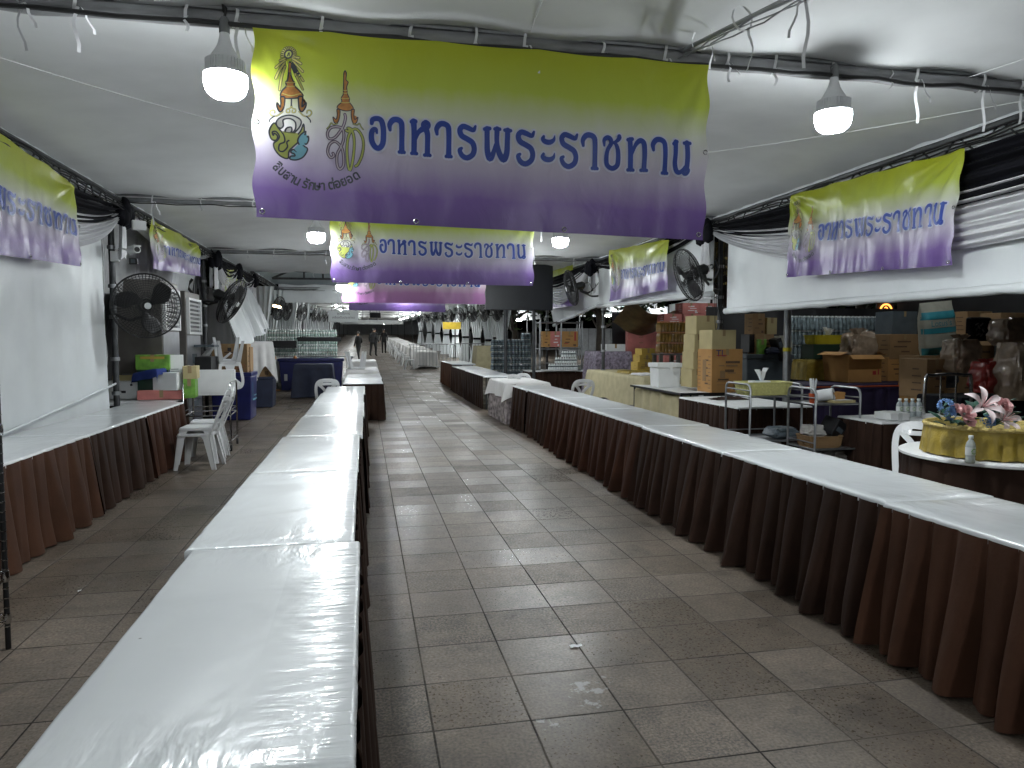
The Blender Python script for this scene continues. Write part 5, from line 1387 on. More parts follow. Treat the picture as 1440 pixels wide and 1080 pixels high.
# cartons on it (z = .75)
zt = 0.752
def onT(label, u0, u1, v0, v1, D, **k): return cbox(label, u0, u1, v0, v1, D, z=zt, **k)
p, W_, H_ = rect(926, 958, 512, 545, z=zt)
fb = thing('foam_box', 'white foam box with a lid on the black edged folding table', 'box', p)
W_ *= 1.05; H_ *= 1.05
MB().box((0, W_ * 0.5, H_ * 0.4), (W_, W_ * 0.9, H_ * 0.8), taper=0.94).build('body', M_FOAM, fb, smooth=0, bev=0.015)
MB().box((0, W_ * 0.5, H_ * 0.9), (W_ * 1.12, W_ * 1.02, H_ * 0.19)).build('lid', M_FOAM, fb, smooth=0, bev=0.015)
MB().box((0.0, -0.05, H_ * 0.78), (W_ * 0.14, 0.01, H_ * 0.12)).build('clip', M_WHITE, fb, smooth=0)
big = onT('big orange carton with a printed emblem, base of the carton tower', 999, 1045, 491, 552, 0.5, m=M_CARTONB)
W_, Hh_ = rect(999, 1045, 491, 552, z=zt)[1:]
txt(big, 'TL', 0.15, (-0.12, -0.004, Hh_ * 0.9), (PI / 2, 0, 0), M_BLUEINK)
mark(big, [(-0.1, -0.003, Hh_ * 0.855, 0.18, 0.003, 0.012)], M_REDINK, 'stripe')
mark(big, [(0.08, -0.003, Hh_ * 0.62, 0.2, 0.003, 0.03), (-0.1, -0.003, Hh_ * 0.62, 0.1, 0.003, 0.02), (-0.08, -0.003, Hh_ * 0.42, 0.09, 0.003, 0.12), (0.08, -0.003, Hh_ * 0.45, 0.14, 0.003, 0.02), (0, -0.003, Hh_ * 0.26, 0.36, 0.003, 0.012), (0, -0.003, Hh_ * 0.18, 0.36, 0.003, 0.008)], M_CARTON, 'faint_print')
mark(big, [(-W_ / 2 - 0.003, 0.25, Hh_ * 0.5, 0.004, 0.12, Hh_ * 0.5)] + [(-W_ / 2 - 0.003, 0.08 + 0.0 * k, Hh_ * (0.1 + 0.09 * k), 0.004, 0.08, 0.015) for k in range(9)] + [(-W_ / 2 - 0.003, 0.42, Hh_ * (0.1 + 0.09 * k), 0.004, 0.08, 0.015) for k in range(9)], M_CARTON, 'side_print')
mark(big, [(W_ * 0.36, -0.003, Hh_ * 0.08, 0.1, 0.003, 0.07)], M_SIGN, 'sticker')
w_b = depth(big.location)
cs = cbox('pale carton lying on the big orange carton', 1000, 1036, 464, 491, 0.45, Y=big.location.y + 0.02, m=M_CARTONP)
for k, (v0, v1) in enumerate(((519, 545), (495, 519), (470, 495), (444, 470))):
    cbox(['bottom pale carton of the tower beside the foam box', 'second pale carton up the tower beside the foam box', 'third pale carton up the tower beside the foam box', 'topmost pale carton of the tower beside the foam box'][k], 972 + 2 * k, (990 if k < 3 else 1013), v0, v1, 0.42, Y=big.location.y + (0.55 if k < 3 else 0.52), m=M_CARTONP, group='pale carton tower')
# brown skirted table in front of it
n2 = at(1038, 573, Z=0.75); f2 = at(957, 558, Z=0.75)
table('brown skirted table behind the left trolley on the right', n2.x, n2.x + 1.05, n2.y, min(f2.y, ty0 - 0.05), sides='LFR', grp='brown skirted tables behind the right row', seed=80, pitch=0.12, topm=M_WHITE)
o = thing('cloth_scrap', 'crumpled brown cloth lying on the brown skirted table on the right', 'cloth', (n2.x + 0.5, (n2.y + f2.y) / 2 + 0.3, 0.752))
MB().grid(lambda u, v: ((u - 0.5) * 0.55 * (1 - 0.2 * nz(v * 4)), (v - 0.5) * 0.3, max(0.003, 0.045 * (1 - (2 * u - 1) ** 2) * (1 - (2 * v - 1) ** 2) * (0.8 + 0.9 * nz(u * 7, v * 7, 3)))), 24, 18).build('cloth', M_BROWN, o)
# chrome trolleys
pL = pd(1056, 560, 8.0); pR = pd(1137, 560, 8.0)
tw = (pR - pL).length
zL = pd(1045, 541, 8.0).z
trolley('left chrome trolley with the yellow basket behind the right row', (pL.x + pR.x) / 2, pL.y, tw, 0.55, zL, (0.22, 0.45, zL - 0.14), rz=0.0, m=M_STEEL)
pL2 = pd(1148, 566, 7.6); pR2 = pd(1219, 566, 7.6)
zR = pd(1180, 547, 7.6).z
trolley('right chrome trolley piled with trays and bags behind the right row', (pL2.x + pR2.x) / 2, pL2.y, (pR2 - pL2).length, 0.5, zR, (0.2, 0.42, zR - 0.17), m=M_STEEL)
# yellow basket + tissue
def basket(label, c, W_, D, h, m, name='basket', holes=True):
    t = thing(name, label, 'basket', c)
    mb = MB()
    def ring(k, z): return [(math.copysign(abs(math.cos(a)) ** 0.35, math.cos(a)) * W_ / 2 * k, math.copysign(abs(math.sin(a)) ** 0.35, math.sin(a)) * D / 2 * k, z) for a in [2 * PI * i / 48 for i in range(48)]]
    vs = ring(0.9, 0.0) + ring(0.93, h * 0.3) + ring(0.97, h * 0.7) + ring(1.0, h) + ring(1.04, h) + ring(1.04, h - 0.012)
    vs2 = ring(0.92, h - 0.004) + ring(0.86, 0.012)
    n = 48
    fs = [(j * n + k, j * n + (k + 1) % n, (j + 1) * n + (k + 1) % n, (j + 1) * n + k) for j in range(5) for k in range(n)]
    fs.append(tuple(range(n))[::-1])
    mb.add(vs, fs); mb.add(vs2, [(k, (k + 1) % n, n + (k + 1) % n, n + k) for k in range(n)] + [tuple(n + k for k in range(n))])
    mb.build('body', m, t, smooth=50)
    wv = MB()
    for z in (0.25, 0.5, 0.75):
        wv.tube([(x * 1.005, y * 1.005, zz) for x, y, zz in ring(0.9 + 0.1 * z, h * z)], 0.006, 4, True)
    for k in range(0, 48, 2):
        x, y, z = ring(0.93, h * 0.1)[k]; x2, y2, z2 = ring(1.0, h * 0.95)[k]; wv.tube([(x, y, z), (x2, y2, z2)], 0.005, 4)
    wv.build('weave', m, t)
    return t
def tissue(label, c, s=1.0, m=M_RIBBON, seed=0):
    t = thing('tissue', label, 'tissue', c)
    for k in range(3):
        a = k * 2.1 + seed
        MB().grid(lambda u, v: (0.06 * s * (u - 0.5) * (0.3 + v) + 0.05 * s * v * v * math.cos(a), 0.05 * s * v * math.sin(a) + 0.02 * s * math.sin(u * 6 + a), 0.16 * s * v * (1 - 0.25 * k / 2)), 8, 8).build('sheet', m, t)
    return t
bz = zL - 0.13
yb_ = basket('yellow plastic basket of tissues on the left trolley', ((pL.x + pR.x) / 2 - 0.02, pL.y + 0.25, bz), 0.60, 0.36, 0.15, M_YBASK)
o = carton('tissue packet lying in the yellow basket', (yb_.location.x - 0.06, yb_.location.y - 0.08, bz + 0.09), 0.22, 0.12, 0.07, m=M_RIBBON, tape=False, name='tissue_packet', cat='tissue'); mark(o, [(0, 0.06, 0.071, 0.1, 0.03, 0.003)], M_SKYB, 'slit')
tissue('white tissue sticking up out of the yellow basket', (yb_.location.x - 0.03, yb_.location.y - 0.02, bz + 0.15), 1.0)
# orange cup with straws, tray, rolls, box
cx_, cy_ = pL2.x + 0.04, pL2.y + 0.12; cz_ = zR - 0.165
t = thing('straw_cup', 'orange cup of white straws on the right trolley', 'cup', (cx_, cy_, cz_))
MB().lathe([(0.032, 0), (0.045, 0.11), (0.04, 0.11), (0.03, 0.01)], 16).build('cup', M_ORANGE, t)
sw = MB()
for k in range(14): a = k * 2.4; sw.tube([(0.012 * math.cos(a), 0.012 * math.sin(a), 0.02), (0.035 * math.cos(a), 0.035 * math.sin(a), 0.27 - 0.01 * (k % 3))], 0.005, 5)
sw.build('straws', M_RIBBON, t)
def roll(label, c, r, L, m, rz=0):
    t = thing('paper_roll', label, 'roll', c, rz)
    MB().lathe([(r * 0.3, 0), (r, 0), (r * 1.01, L * 0.5), (r, L), (r * 0.3, L)], 18).build('roll', m, t); MB().lathe([(r * 0.28, -0.002), (r * 0.28, L + 0.002)], 12).build('core', M_CARTON, t)
    t.rotation_euler = (PI / 2 - 0.2, 0, rz); return t
roll('white paper roll lying on the right trolley', (cx_ + 0.17, cy_ + 0.16, cz_ + 0.065), 0.065, 0.17, M_RIBBON, 0.7)
o = carton('flat cream tray on the right trolley', (cx_ + 0.36, cy_ - 0.05, cz_), 0.26, 0.3, 0.03, m=M_CARTONP, tape=False, name='tray', cat='tray'); mark(o, [(0, 0.15, 0.031, 0.22, 0.26, 0.003)], M_WHITE, 'liner')
basket('small glass dish of sachets on the right trolley', (cx_ + 0.36, cy_ + 0.12, cz_ + 0.03), 0.17, 0.14, 0.08, M_CARTONB, name='dish')
basket('brown wicker basket on the lower shelf of the right trolley', (cx_ + 0.16, cy_ + 0.1, 0.425), 0.40, 0.34, 0.13, M_CARTON)
o = carton('black box tipped in the wicker basket', (cx_ + 0.3, cy_ + 0.02, 0.52), 0.16, 0.2, 0.2, m=M_BLACK, tape=False, rz=0.4, name='black_box'); o.rotation_euler = (0.2, 0.5, 0.3); mark(o, [(0, -0.002, 0.1, 0.1, 0.003, 0.05)], M_GREYBIN)
def bag(label, c, W_, D, h, m, seed=0, knot=True, rz=0, name='plastic_bag', cat='bag'):
    t = thing(name, label, cat, c, rz)
    def f(u, v):
        a = 2 * PI * u; k = min(1, (0.72 + 1.2 * v)) * (1 - 0.42 * max(0, v - 0.45) ** 1.2) * (0.03 if v > 0.999 else 1)
        sx = math.copysign(abs(math.cos(a)) ** 0.45, math.cos(a)); sy = math.copysign(abs(math.sin(a)) ** 0.45, math.sin(a))
        w = 1 + 0.20 * nz(math.cos(a) * 2, math.sin(a) * 2, v * 4 + seed) + 0.10 * nz(math.cos(a) * 5, math.sin(a) * 5, v * 7 + seed)
        return (sx * W_ / 2 * k * w, sy * D / 2 * k * w, h * min(1, v * 1.04) * (1 + 0.12 * nz(math.cos(a) * 1.5, math.sin(a) * 1.5, seed)))
    MB().grid(f, 56, 30).build('bag', m, t, smooth=60)
    if knot:
        kn = MB()
        for q in range(2):
            kn.grid(lambda u, v: ((u - 0.5) * W_ * (0.18 + 0.3 * v) + (0.5 - q) * 0.12 * v, 0.03 * math.sin(u * 9 + q), h * (0.96 + 0.22 * v * (1 - 0.4 * abs(u - 0.5)))), 12, 8)
        kn.build('twisted_neck', m, t, smooth=60)
    return t
bag('clear crumpled bag in the wicker basket', (cx_ + 0.08, cy_ + 0.1, 0.53), 0.22, 0.2, 0.13, M_FILMCLEAR, 3, False)
bag('clear bag of cups on the bottom shelf of the left trolley', ((pL.x + pR.x) / 2 - 0.05, pL.y + 0.2, 0.23), 0.4, 0.3, 0.2, M_FILMCLEAR, 4, False)
bag('dark bundle on the middle shelf of the left trolley', ((pL.x + pR.x) / 2 + 0.2, pL.y + 0.2, 0.46), 0.32, 0.3, 0.12, M_GREYBIN, 5, False)
bag('clear bag of bottles on the floor right of the trolleys', (pR2.x - 0.1, pR2.y + 0.5, 0.0), 0.5, 0.4, 0.42, M_FILMCLEAR, 6, False)
bag('grey bag on the bottom shelf of the right trolley', (cx_ + 0.42, cy_ + 0.15, 0.21), 0.25, 0.3, 0.16, M_FILMCLEAR, 7, False)
# table with white box and bottles, round table with basket
n3 = at(1240, 594, Z=0.75)
table('brown skirted table with the flat white box right of the trolleys', n3.x, n3.x + 1.3, n3.y, n3.y + 0.7, sides='LFR', grp='brown skirted tables behind the right row', seed=81, pitch=0.13, topm=M_WHITE)
cbox('flat white box on the brown skirted table right of the trolleys', 1251, 1281, 581, 591, 0.25, z=0.757, m=M_WHITE, tm=M_SIGN)
def water_bottle(label, p, h=0.2, r=0.032, lab=M_GREEN, m=M_BOTTLE, group=None):
    t = thing('water_bottle', label, 'bottle', p, group=group)
    prof = [(r * 0.85, 0), (r, h * 0.04), (r, h * 0.2), (r * 0.92, h * 0.24), (r, h * 0.28), (r, h * 0.62), (r * 0.85, h * 0.74), (r * 0.42, h * 0.86), (r * 0.4, h * 0.9)]
    MB().lathe(prof, 20).build('body', m, t, smooth=50)
    MB().lathe([(r * 0.5, h * 0.9), (r * 0.52, h * 0.92), (r * 0.5, h), (r * 0.4, h * 1.005)], 16).build('cap', M_CAP, t)
    MB().lathe([(r * 1.015, h * 0.3), (r * 1.015, h * 0.58)], 20).build('label', M_SIGN, t)
    bd = MB()
    for k in range(10):
        a = -PI / 2 + 0.5 * math.cos(2 * PI * k / 10); bd.box((r * 1.03 * math.cos(a), r * 1.03 * math.sin(a), h * 0.44 + h * 0.09 * math.sin(2 * PI * k / 10)), (0.008, 0.002, 0.006), a + PI / 2)
    bd.build('label_print', lab, t, smooth=0)
    return t
for k in range(4):
    q = at(1279 + 9 * k, 588, Z=0.757); water_bottle(['clear water bottle nearest the flat white box', 'second clear water bottle right of the flat white box', 'third clear water bottle right of the flat white box', 'clear water bottle closest to the gold basket, behind it'][k], (q.x, q.y + 0.15, 0.757), 0.2, 0.035, group='water bottles on the skirted table')
rc = at(1397, 636, Z=0.75)
t = thing('round_table', 'white topped table with dark brown skirt under the gold basket', 'table', (rc.x, rc.y, 0))
MB().lathe([(0.0, 0.72), (0.62, 0.72), (0.635, 0.725), (0.635, 0.742), (0.62, 0.75), (0.0, 0.75)], 64).build('tabletop', M_WHITE, t, smooth=30)
skirt_mesh([(0.6 * math.cos(-2 * PI * k / 40 + PI), 0.6 * math.sin(-2 * PI * k / 40 + PI) * -1) for k in range(41)], 0.72, 0.06, 0.2, 90).build('skirt', M_BROWN, t, smooth=70)
MB().lathe([(0.3, 0), (0.28, 0.03), (0.04, 0.06), (0.04, 0.7)], 16).build('pedestal', M_DKSTEEL, t)
bc = at(1384, 628, Z=0.752); q = at(1384, 638, Z=0.752); bc = Vector((q.x, q.y, 0.752))
t = thing('gift_basket', 'round gold basket wrapped in pleated gold satin with silk flowers', 'basket', bc)
rb_ = 0.395; hb = 0.215
MB().lathe([(rb_ * 0.9, 0), (rb_ * 0.97, hb), (rb_ * 0.92, hb), (rb_ * 0.86, 0.03), (0.0, 0.03)], 64).build('body', M_BASKET, t)
MB().grid(lambda u, v: (rb_ * 0.88 * v * math.cos(2 * PI * u), rb_ * 0.88 * v * math.sin(2 * PI * u), hb - 0.09 + 0.03 * nz(u * 20, v * 6)), 48, 8).build('basket_shade_disc', M_FLEAF, t)  # dark disc standing in for the shade inside the basket
MB().tube([(rb_ * math.cos(2 * PI * k / 64), rb_ * math.sin(2 * PI * k / 64), hb + 0.004) for k in range(64)], 0.016, 8, True).build('rim', M_BASKET, t)
def gsk(u, v):
    a = 2 * PI * u; f = abs(math.sin(a * 12 + 0.9 * math.sin(a * 3) + 0.5 * v * nz(a * 3, 1)))
    f = f ** 0.6; r = rb_ * (1.0 + 0.0 * v) + 0.026 * f * (0.12 + v) + 0.008 * nz(a * 9, v * 3)
    return (r * math.cos(a), r * math.sin(a), hb - 0.01 - (hb - 0.012) * v + 0.012 * abs(math.sin(a * 9)) * v)
MB().grid(gsk, 180, 8).build('satin_skirt', M_GOLDC, t, smooth=60)
MB().tube([(rb_ * 0.95 * math.cos(a), 0.12, hb + 0.22 * math.sin(a)) for a in [PI * k / 20 for k in range(21)]], 0.01, 6).build('handle', M_BASKET, t) if False else None
# flowers
def flower(par, c, kind, s, rot=0.0, seed=0):
    r = random.Random(seed)
    if kind == 'rose':
        mb = MB()
        for ring, (n, rr_, tilt, sz) in enumerate(((3, 0.10, 1.35, 0.30), (4, 0.24, 1.05, 0.40), (5, 0.42, 0.75, 0.5), (6, 0.58, 0.45, 0.58))):
            for k in range(n):
                a = 2 * PI * k / n + ring * 0.6
                def pf(u, v):
                    w = (u - 0.5) * 2; l = v
                    rad = rr_ * 0.35 + l * sz * math.cos(tilt); z = l * sz * math.sin(tilt) + 0.05 * ring * -1
                    aa = a + w * 0.75 * (0.6 + 0.4 * math.sin(PI * l)) / max(0.5, (0.35 + rad))
                    rad += -0.08 * w * w
                    return (s * rad * math.cos(aa), s * rad * math.sin(aa), s * (z + 0.15 - 0.04 * w * w))
                mb.grid(pf, 6, 5)
        o = mb.build('rose', M_PETALP, par, smooth=70)
    elif kind == 'lily':
        mb = MB(); st_ = MB()
        for k in range(6):
            a = 2 * PI * k / 6 + rot
            def pf(u, v):
                w = (u - 0.5) * 0.34 * math.sin(PI * (0.06 + 0.93 * v)) ; l = v
                rad = 0.08 + 0.95 * l; z = 0.55 * math.sin(l * 2.0) - 0.25 * l * l - abs(w) * 0.3 * 0 + 0.12 * (abs(u - 0.5) * 2) ** 2 * (1 - l)
                return (s * (rad * math.cos(a) - w * math.sin(a)), s * (rad * math.sin(a) + w * math.cos(a)), s * z)
            mb.grid(pf, 6, 9); st_.tube([(0, 0, 0.1 * s), (0.3 * s * math.cos(a + 0.5), 0.3 * s * math.sin(a + 0.5), 0.65 * s)], 0.02 * s, 4)
        o = mb.build('lily', M_PETALW, par, smooth=70); so = st_.build('stamen', M_PETALP, o)
    else:
        mb = MB()
        for k in range(26):
            th = r.uniform(0, 2 * PI); ph = r.uniform(0, PI / 2)
            d = Vector((math.cos(th) * math.sin(ph), math.sin(th) * math.sin(ph), math.cos(ph))) * s * 0.6; e1 = d.orthogonal().normalized() * s * 0.19; e2 = d.cross(e1).normalized() * s * 0.19
            for q in range(4):
                x1, x2 = (e1, e2) if q % 2 == 0 else (e2, e1); sg = 1 if q < 2 else -1
                mb.add([d, d + (x1 * 1.0 + x2 * 0.45) * sg + d * 0.1, d + x1 * 1.3 * sg, d + (x1 - x2 * 0.45) * sg + d * 0.1], [(0, 1, 2, 3)])
        o = mb.build('hydrangea', M_PETALB, par, smooth=0)
    o.location = c
    return o
fl = thing('flower_arrangement', 'silk lilies, roses and blue blossoms standing in the gold basket', 'flowers', (bc.x - 0.05, bc.y - 0.05, bc.z + 0.2))
def fp(u, v, dy=0.0):
    q = at(u, v, Y=bc.y - 0.12 + dy); return q - fl.location
lf = []
rr_ = random.Random(5)
for k in range(60):
    c = fp(rr_.uniform(1325, 1425), rr_.uniform(570, 600), rr_.uniform(-0.05, 0.1)); mb = MB(); a = rr_.uniform(0, 2 * PI); s_ = rr_.uniform(0.06, 0.11); up_ = rr_.uniform(0.2, 0.9)
    mb.grid(lambda u, v: (s_ * (v * math.cos(a) - (u - 0.5) * 0.7 * math.sin(PI * v) * math.sin(a)), s_ * (v * math.sin(a) + (u - 0.5) * 0.7 * math.sin(PI * v) * math.cos(a)), s_ * up_ * math.sin(v * 1.6) - 0.01 * abs(u - 0.5)), 4, 6)
    o = mb.build('leaf', M_FLEAF, fl); o.location = c
for kind, u, v, s_, rt in (('lily', 1380, 573, 0.13, 0.3), ('rose', 1357, 582, 0.085, 0), ('rose', 1362, 593, 0.06, 0), ('lily', 1408, 592, 0.12, 1.0), ('rose', 1411, 571, 0.075, 0), ('hydrangea', 1330, 572, 0.075, 0), ('hydrangea', 1335, 582, 0.06, 0), ('hydrangea', 1388, 594, 0.07, 0), ('rose', 1344, 575, 0.05, 0)):
    o = flower(fl, fp(u, v, -0.10), kind, s_ * 1.15, rt, int(u)); o.rotation_euler = (1.0, 0.15 * math.sin(u), 0)
q = at(1364, 651, Z=0.752); water_bottle('small clear water bottle with a green label in front of the gold basket', (q.x, q.y, 0.752), 0.19, 0.031)
q = pd(1300, 655, 5.6); chair((q.x + 0.16, q.y + 0.3, -0.0), -0.9, 'white plastic chair whose curved back shows left of the gold basket')

# purple table with the open carton, and the stacks behind it
n4 = at(1122, 541, Z=0.82)
table('purple cloth covered table with an orange edge behind the right trolley', n4.x, n4.x + 2.5, n4.y, n4.y + 0.9, z=0.82, sides='LF', m=M_PURPT, grp=None, seed=85, pitch=0.3, topm=M_PURPT, flare=0.03)
o = thing('edge_trim', 'orange strip along the front edge of the purple table', 'trim', (n4.x + 1.2, n4.y - 0.035, 0.79)); MB().grid(lambda u, v: ((u - 0.5) * 2.4, 0.006 * math.sin(u * 30), -0.03 * v), 40, 2).build('strip', M_ORANGE, o, solid=0.004)
zp = 0.825
q, w6, h6 = rect(1133, 1184, 506, 535, z=zp)
draped('gold satin covered box under the black and yellow crates on the right', q.x - w6 / 2, q.x + w6 / 2, q.y, q.y + 0.45, h6, h6 - 0.02, M_GOLDC, 21, rag=0.0, name='covered_box', g0=zp)['category'] = 'box'
Yp = q.y
dg = cbox('dark green crate on the gold satin covered box', 1142, 1189, 484, 505, 0.4, Y=Yp + 0.05, m=M_DGREEN, tape=False, name='plastic_crate', cat='crate'); mark(dg, [(0, -0.003, 0.15, 0.4, 0.006, 0.02), (0, -0.003, 0.06, 0.4, 0.006, 0.02)], M_BLACK, 'rib')
qq, w7, h7 = rect(1143, 1190, 471, 484, Y=Yp + 0.05)
basket('yellow lattice crate with a white tissue on top of the dark green crate', (qq.x, qq.y + 0.2, qq.z), w7, 0.38, h7, M_YCRATE, name='lattice_crate')
tissue('white crumpled paper on the yellow lattice crate', (qq.x + 0.08, qq.y + 0.15, qq.z + h7 * 0.7), 1.3, seed=2)
oc = cbox('open orange carton holding the bagged brown paper on the purple table', 1190, 1242, 499, 538, 0.75, z=zp, m=M_CARTONB, open_=True, rz=0.0)
W_, Hh_ = rect(1190, 1242, 499, 538, z=zp)[1:]
mark(oc, [(W_ * 0.28, -0.003, Hh_ * 0.35, 0.07, 0.004, 0.07), (W_ * 0.4, -0.003, Hh_ * 0.38, 0.02, 0.004, 0.1)], M_REDINK)
bag('brown paper in a clear bag standing out of the open carton', (oc.location.x + 0.12, oc.location.y + 0.35, oc.location.z + 0.2), 0.58, 0.45, 0.68, M_BAGBR, 9, True)
cbox('second orange carton right of the open one on the purple table', 1246, 1283, 502, 536, 0.5, z=zp, m=M_CARTONB)
# slate bin, cartons behind the trolleys
bin_('slate grey chest behind the left trolley on the right', 1046, 1118, 498, 570, 0.8, m=M_GREYBIN, Y=11.6, lid=True, cat='chest')
for k, (u0, u1, v0, v1, mm, lb) in enumerate(((1062, 1089, 470, 498, M_CARTON, 'kraft carton standing on the slate chest beside the grey pole'), (1058, 1076, 441, 470, M_CARTON, 'kraft carton on top of the one on the slate chest'), (1078, 1093, 447, 470, M_CARTONP, 'pale small carton near the top of the chest stack'), (1053, 1064, 470, 496, M_BLACK, 'black carton left of the kraft carton on the slate chest'), (1066, 1078, 477, 500, M_GREEN, 'green printed carton low in the stack on the slate chest'))):
    cbox(lb, u0, u1, v0, v1, 0.3, Y=11.75 - (0.15 if k == 4 else 0.0) + (0.02 * k), m=mm, tm=M_INK if mm is M_BLACK else None)
q = at(1085, 498, Y=11.6); bag('navy bag lying on the slate chest', (q.x, q.y, q.z), 0.22, 0.2, 0.12, M_NAVYC, 12, False)
q = at(1101, 507, Y=11.5); o = carton('tilted black folder leaning on the grey pole', (q.x + 0.05, q.y, q.z), 0.1, 0.3, 0.42, m=M_BLACK, tape=False, name='folder', cat='folder'); o.rotation_euler = (0, -0.35, 0); mark(o, [(0, -0.002, 0.3, 0.06, 0.003, 0.1)], M_GREYBIN)
q = at(1100, 500, Y=12.0); bag('crumpled pale paper bag beside the black folder', (q.x, q.y, q.z), 0.3, 0.25, 0.36, M_SACK, 13, False)
# grey pole of the neighbouring stall
q = pd(1106, 515, 11.2)
t = thing('stall_pole', 'grey galvanised pole standing in front of the bottle wall', 'pole', (q.x, q.y, 0)); MB().tube([(0, 0, 0), (0, 0, 3.1)], 0.055, 14).box((0, 0, 0.012), (0.22, 0.22, 0.022)).build('tube', M_STEEL, t)
MB().lathe([(0.06, -0.03), (0.062, 0), (0.06, 0.03)], 14, (0, 0, 1.45)).build('tape_band', M_YCRATE, t)
# wall of bottle packs
pb = pack_mesh(3, 3, 0.045, 0.30, M_BOTTLED)
a_ = at(1112, 505, Y=13.6); b_ = at(1246, 505, Y=13.6)
pallet('dark platform carrying the wall of water packs on the right', a_.x - 0.2, b_.x + 0.3, 13.5, 14.4, 0.88)
nx_ = 8
stack('pack of clear bottles in the high wall behind the purple table', 'bottle_pack', 'clear water packs in the wall on the right', pb, [M_BOTTLED, M_CAP, M_BOTTLED], ((a_.x + b_.x) / 2, 13.75, 0.885), nx_, 1, 4, (b_.x - a_.x) / nx_, 0.3, 0.31, seed=5)
# rice sack, bags, dark background
q, w8, h8 = rect(1298, 1350, 424, 500, Y=10.6)
st_ = cbox('kraft carton under the tall printed sack', 1290, 1336, 500, 545, 0.5, Y=10.6, m=M_CARTON)
t = thing('printed_sack', 'tall pale sack with teal bands and lettering beside the open carton', 'sack', (q.x + 0.05, q.y, q.z), 0.0, rot=(0, R(-5), 0))
def sk(u, v):
    a = 2 * PI * u; sx = math.copysign(abs(math.cos(a)) ** 0.5, math.cos(a)); sy = math.copysign(abs(math.sin(a)) ** 0.7, math.sin(a))
    k = 1 + 0.05 * nz(math.cos(a) * 3, math.sin(a) * 3, v * 4); d = 0.14 * min(1, (1 - v) * 3 + 0.15) * min(1, v * 4 + 0.4)
    return (sx * w8 / 2 * k, sy * d * k + 0.14, h8 * v)
MB().grid(sk, 40, 30).build('sack', M_SACK, t, smooth=60)
for z0_, z1_ in ((0.02, 0.16), (0.42, 0.52), (0.68, 0.82)):
    MB().grid(lambda u, v: Vector(sk(0.5 + 0.5 * u, z0_ + (z1_ - z0_) * v)) + Vector((0, -0.004, 0)), 24, 4).build('teal_band', M_TEAL, t, smooth=60)
txt(t, "Lotus's", 0.15, (-0.04, -0.02, h8 * 0.60), (PI / 2, 0, 0), M_TEAL)
q = pd(1350, 526, 9.6); bag('clear bag of brown goods right of the tall printed sack', (q.x, q.y, q.z), 0.42, 0.35, 0.46, M_BAGBR, 14, True)
q = pd(1388, 552, 8.8); bag('shiny red bag behind the silk flowers', (q.x, q.y, q.z), 0.36, 0.3, 0.36, M_REDBAG, 15, True)
q = pd(1432, 562, 8.6); bag('tall stack of brown packets in clear film at the right picture edge', (q.x, q.y, q.z), 0.5, 0.4, 0.68, M_BAGBR, 16, False)
q = pd(1392, 556, 8.9); table('dark cloth covered table under the red bag behind the flowers', q.x - 0.65, q.x + 0.75, q.y - 0.25, q.y + 0.45, z=q.z, sides='LF', m=M_BLACKCLOTH, seed=88, topm=M_BLACKCLOTH, flare=0.03, pitch=0.25)
q = pd(1332, 572, 9.2); cbox('brown carton on the floor behind the chrome rail', 1300, 1332, 505, 560, 0.5, Y=q.y + 0.4, m=M_CARTON)
q = pd(1332, 585, 8.2); o = barrier('chrome rail behind the silk flowers', (q.x, q.y, 0), 0.62, at(1330, 528, Y=q.y).z, 0, 3, grp=None, m=M_CHROME)
def tarp(label, p0, p1, z0, z1, m=M_TARP, seed=0, amp=0.08, name='tarpaulin'):
    t = thing(name, label, 'tarpaulin', ((p0[0] + p1[0]) / 2, (p0[1] + p1[1]) / 2, z0))
    A, B = Vector((p0[0], p0[1], 0)), Vector((p1[0], p1[1], 0)); n = (B - A).normalized(); n = Vector((n.y, -n.x, 0))
    def f(u, v):
        q = A.lerp(B, u); L = (B - A).length
        d = amp * (nz(u * L * 0.9, v * 1.5, seed) + 0.5 * nz(u * L * 2.5, v * 2, seed + 3))
        return (q.x + n.x * d, q.y + n.y * d, z0 + (z1 - z0) * v)
    return P_(MB().grid(f, 50, 20), 'sheet', m, t, smooth=180) and t
tarp('black tarpaulin hanging behind the sack and bags on the right', (12.6, 15.0), (12.9, 6.0), 0.02, 3.2, seed=1)
tarp('black backdrop sheet behind the wall of water packs', (7.6, 15.0), (12.6, 15.0), 0.02, 2.35, seed=2)  # added as a dark backdrop
t = thing('leaf_print_bag', 'black bag with pale leaf marks against the tarpaulin on the right', 'bag', at(1376, 455, Y=8.6) - Vector((0, 0.1, 0.2)))
MB().box((0, 0.1, 0.12), (0.34, 0.12, 0.34)).build('bag', M_BLACKCLOTH, t, bev=0.03)
mb = MB()
for k in range(9): mb.box((random.uniform(-0.1, 0.1), 0.03, 0.12 + random.uniform(-0.1, 0.1)), (0.06, 0.004, 0.02), tilt=('Y', random.uniform(-1, 1)))
mb.build('print', M_GREYCLOTH, t, smooth=0)
# lit sign far right
q = at(1246, 437, Y=15.4); t = thing('lit_sign', 'small glowing orange round sign showing over the bottle wall', 'sign', q)
MB().tube([(0.16 * math.cos(2 * PI * k / 24), 0, 0.16 * math.sin(2 * PI * k / 24)) for k in range(24)], 0.02, 6, True).build('ring', M_GLOW, t)
txt(t, '2', 0.26, (0, -0.01, 0), (PI / 2, 0, 0), M_GLOW); MB().box((0, 0.04, 0), (0.5, 0.04, 0.44)).build('board', M_DKSTEEL, t, smooth=0)
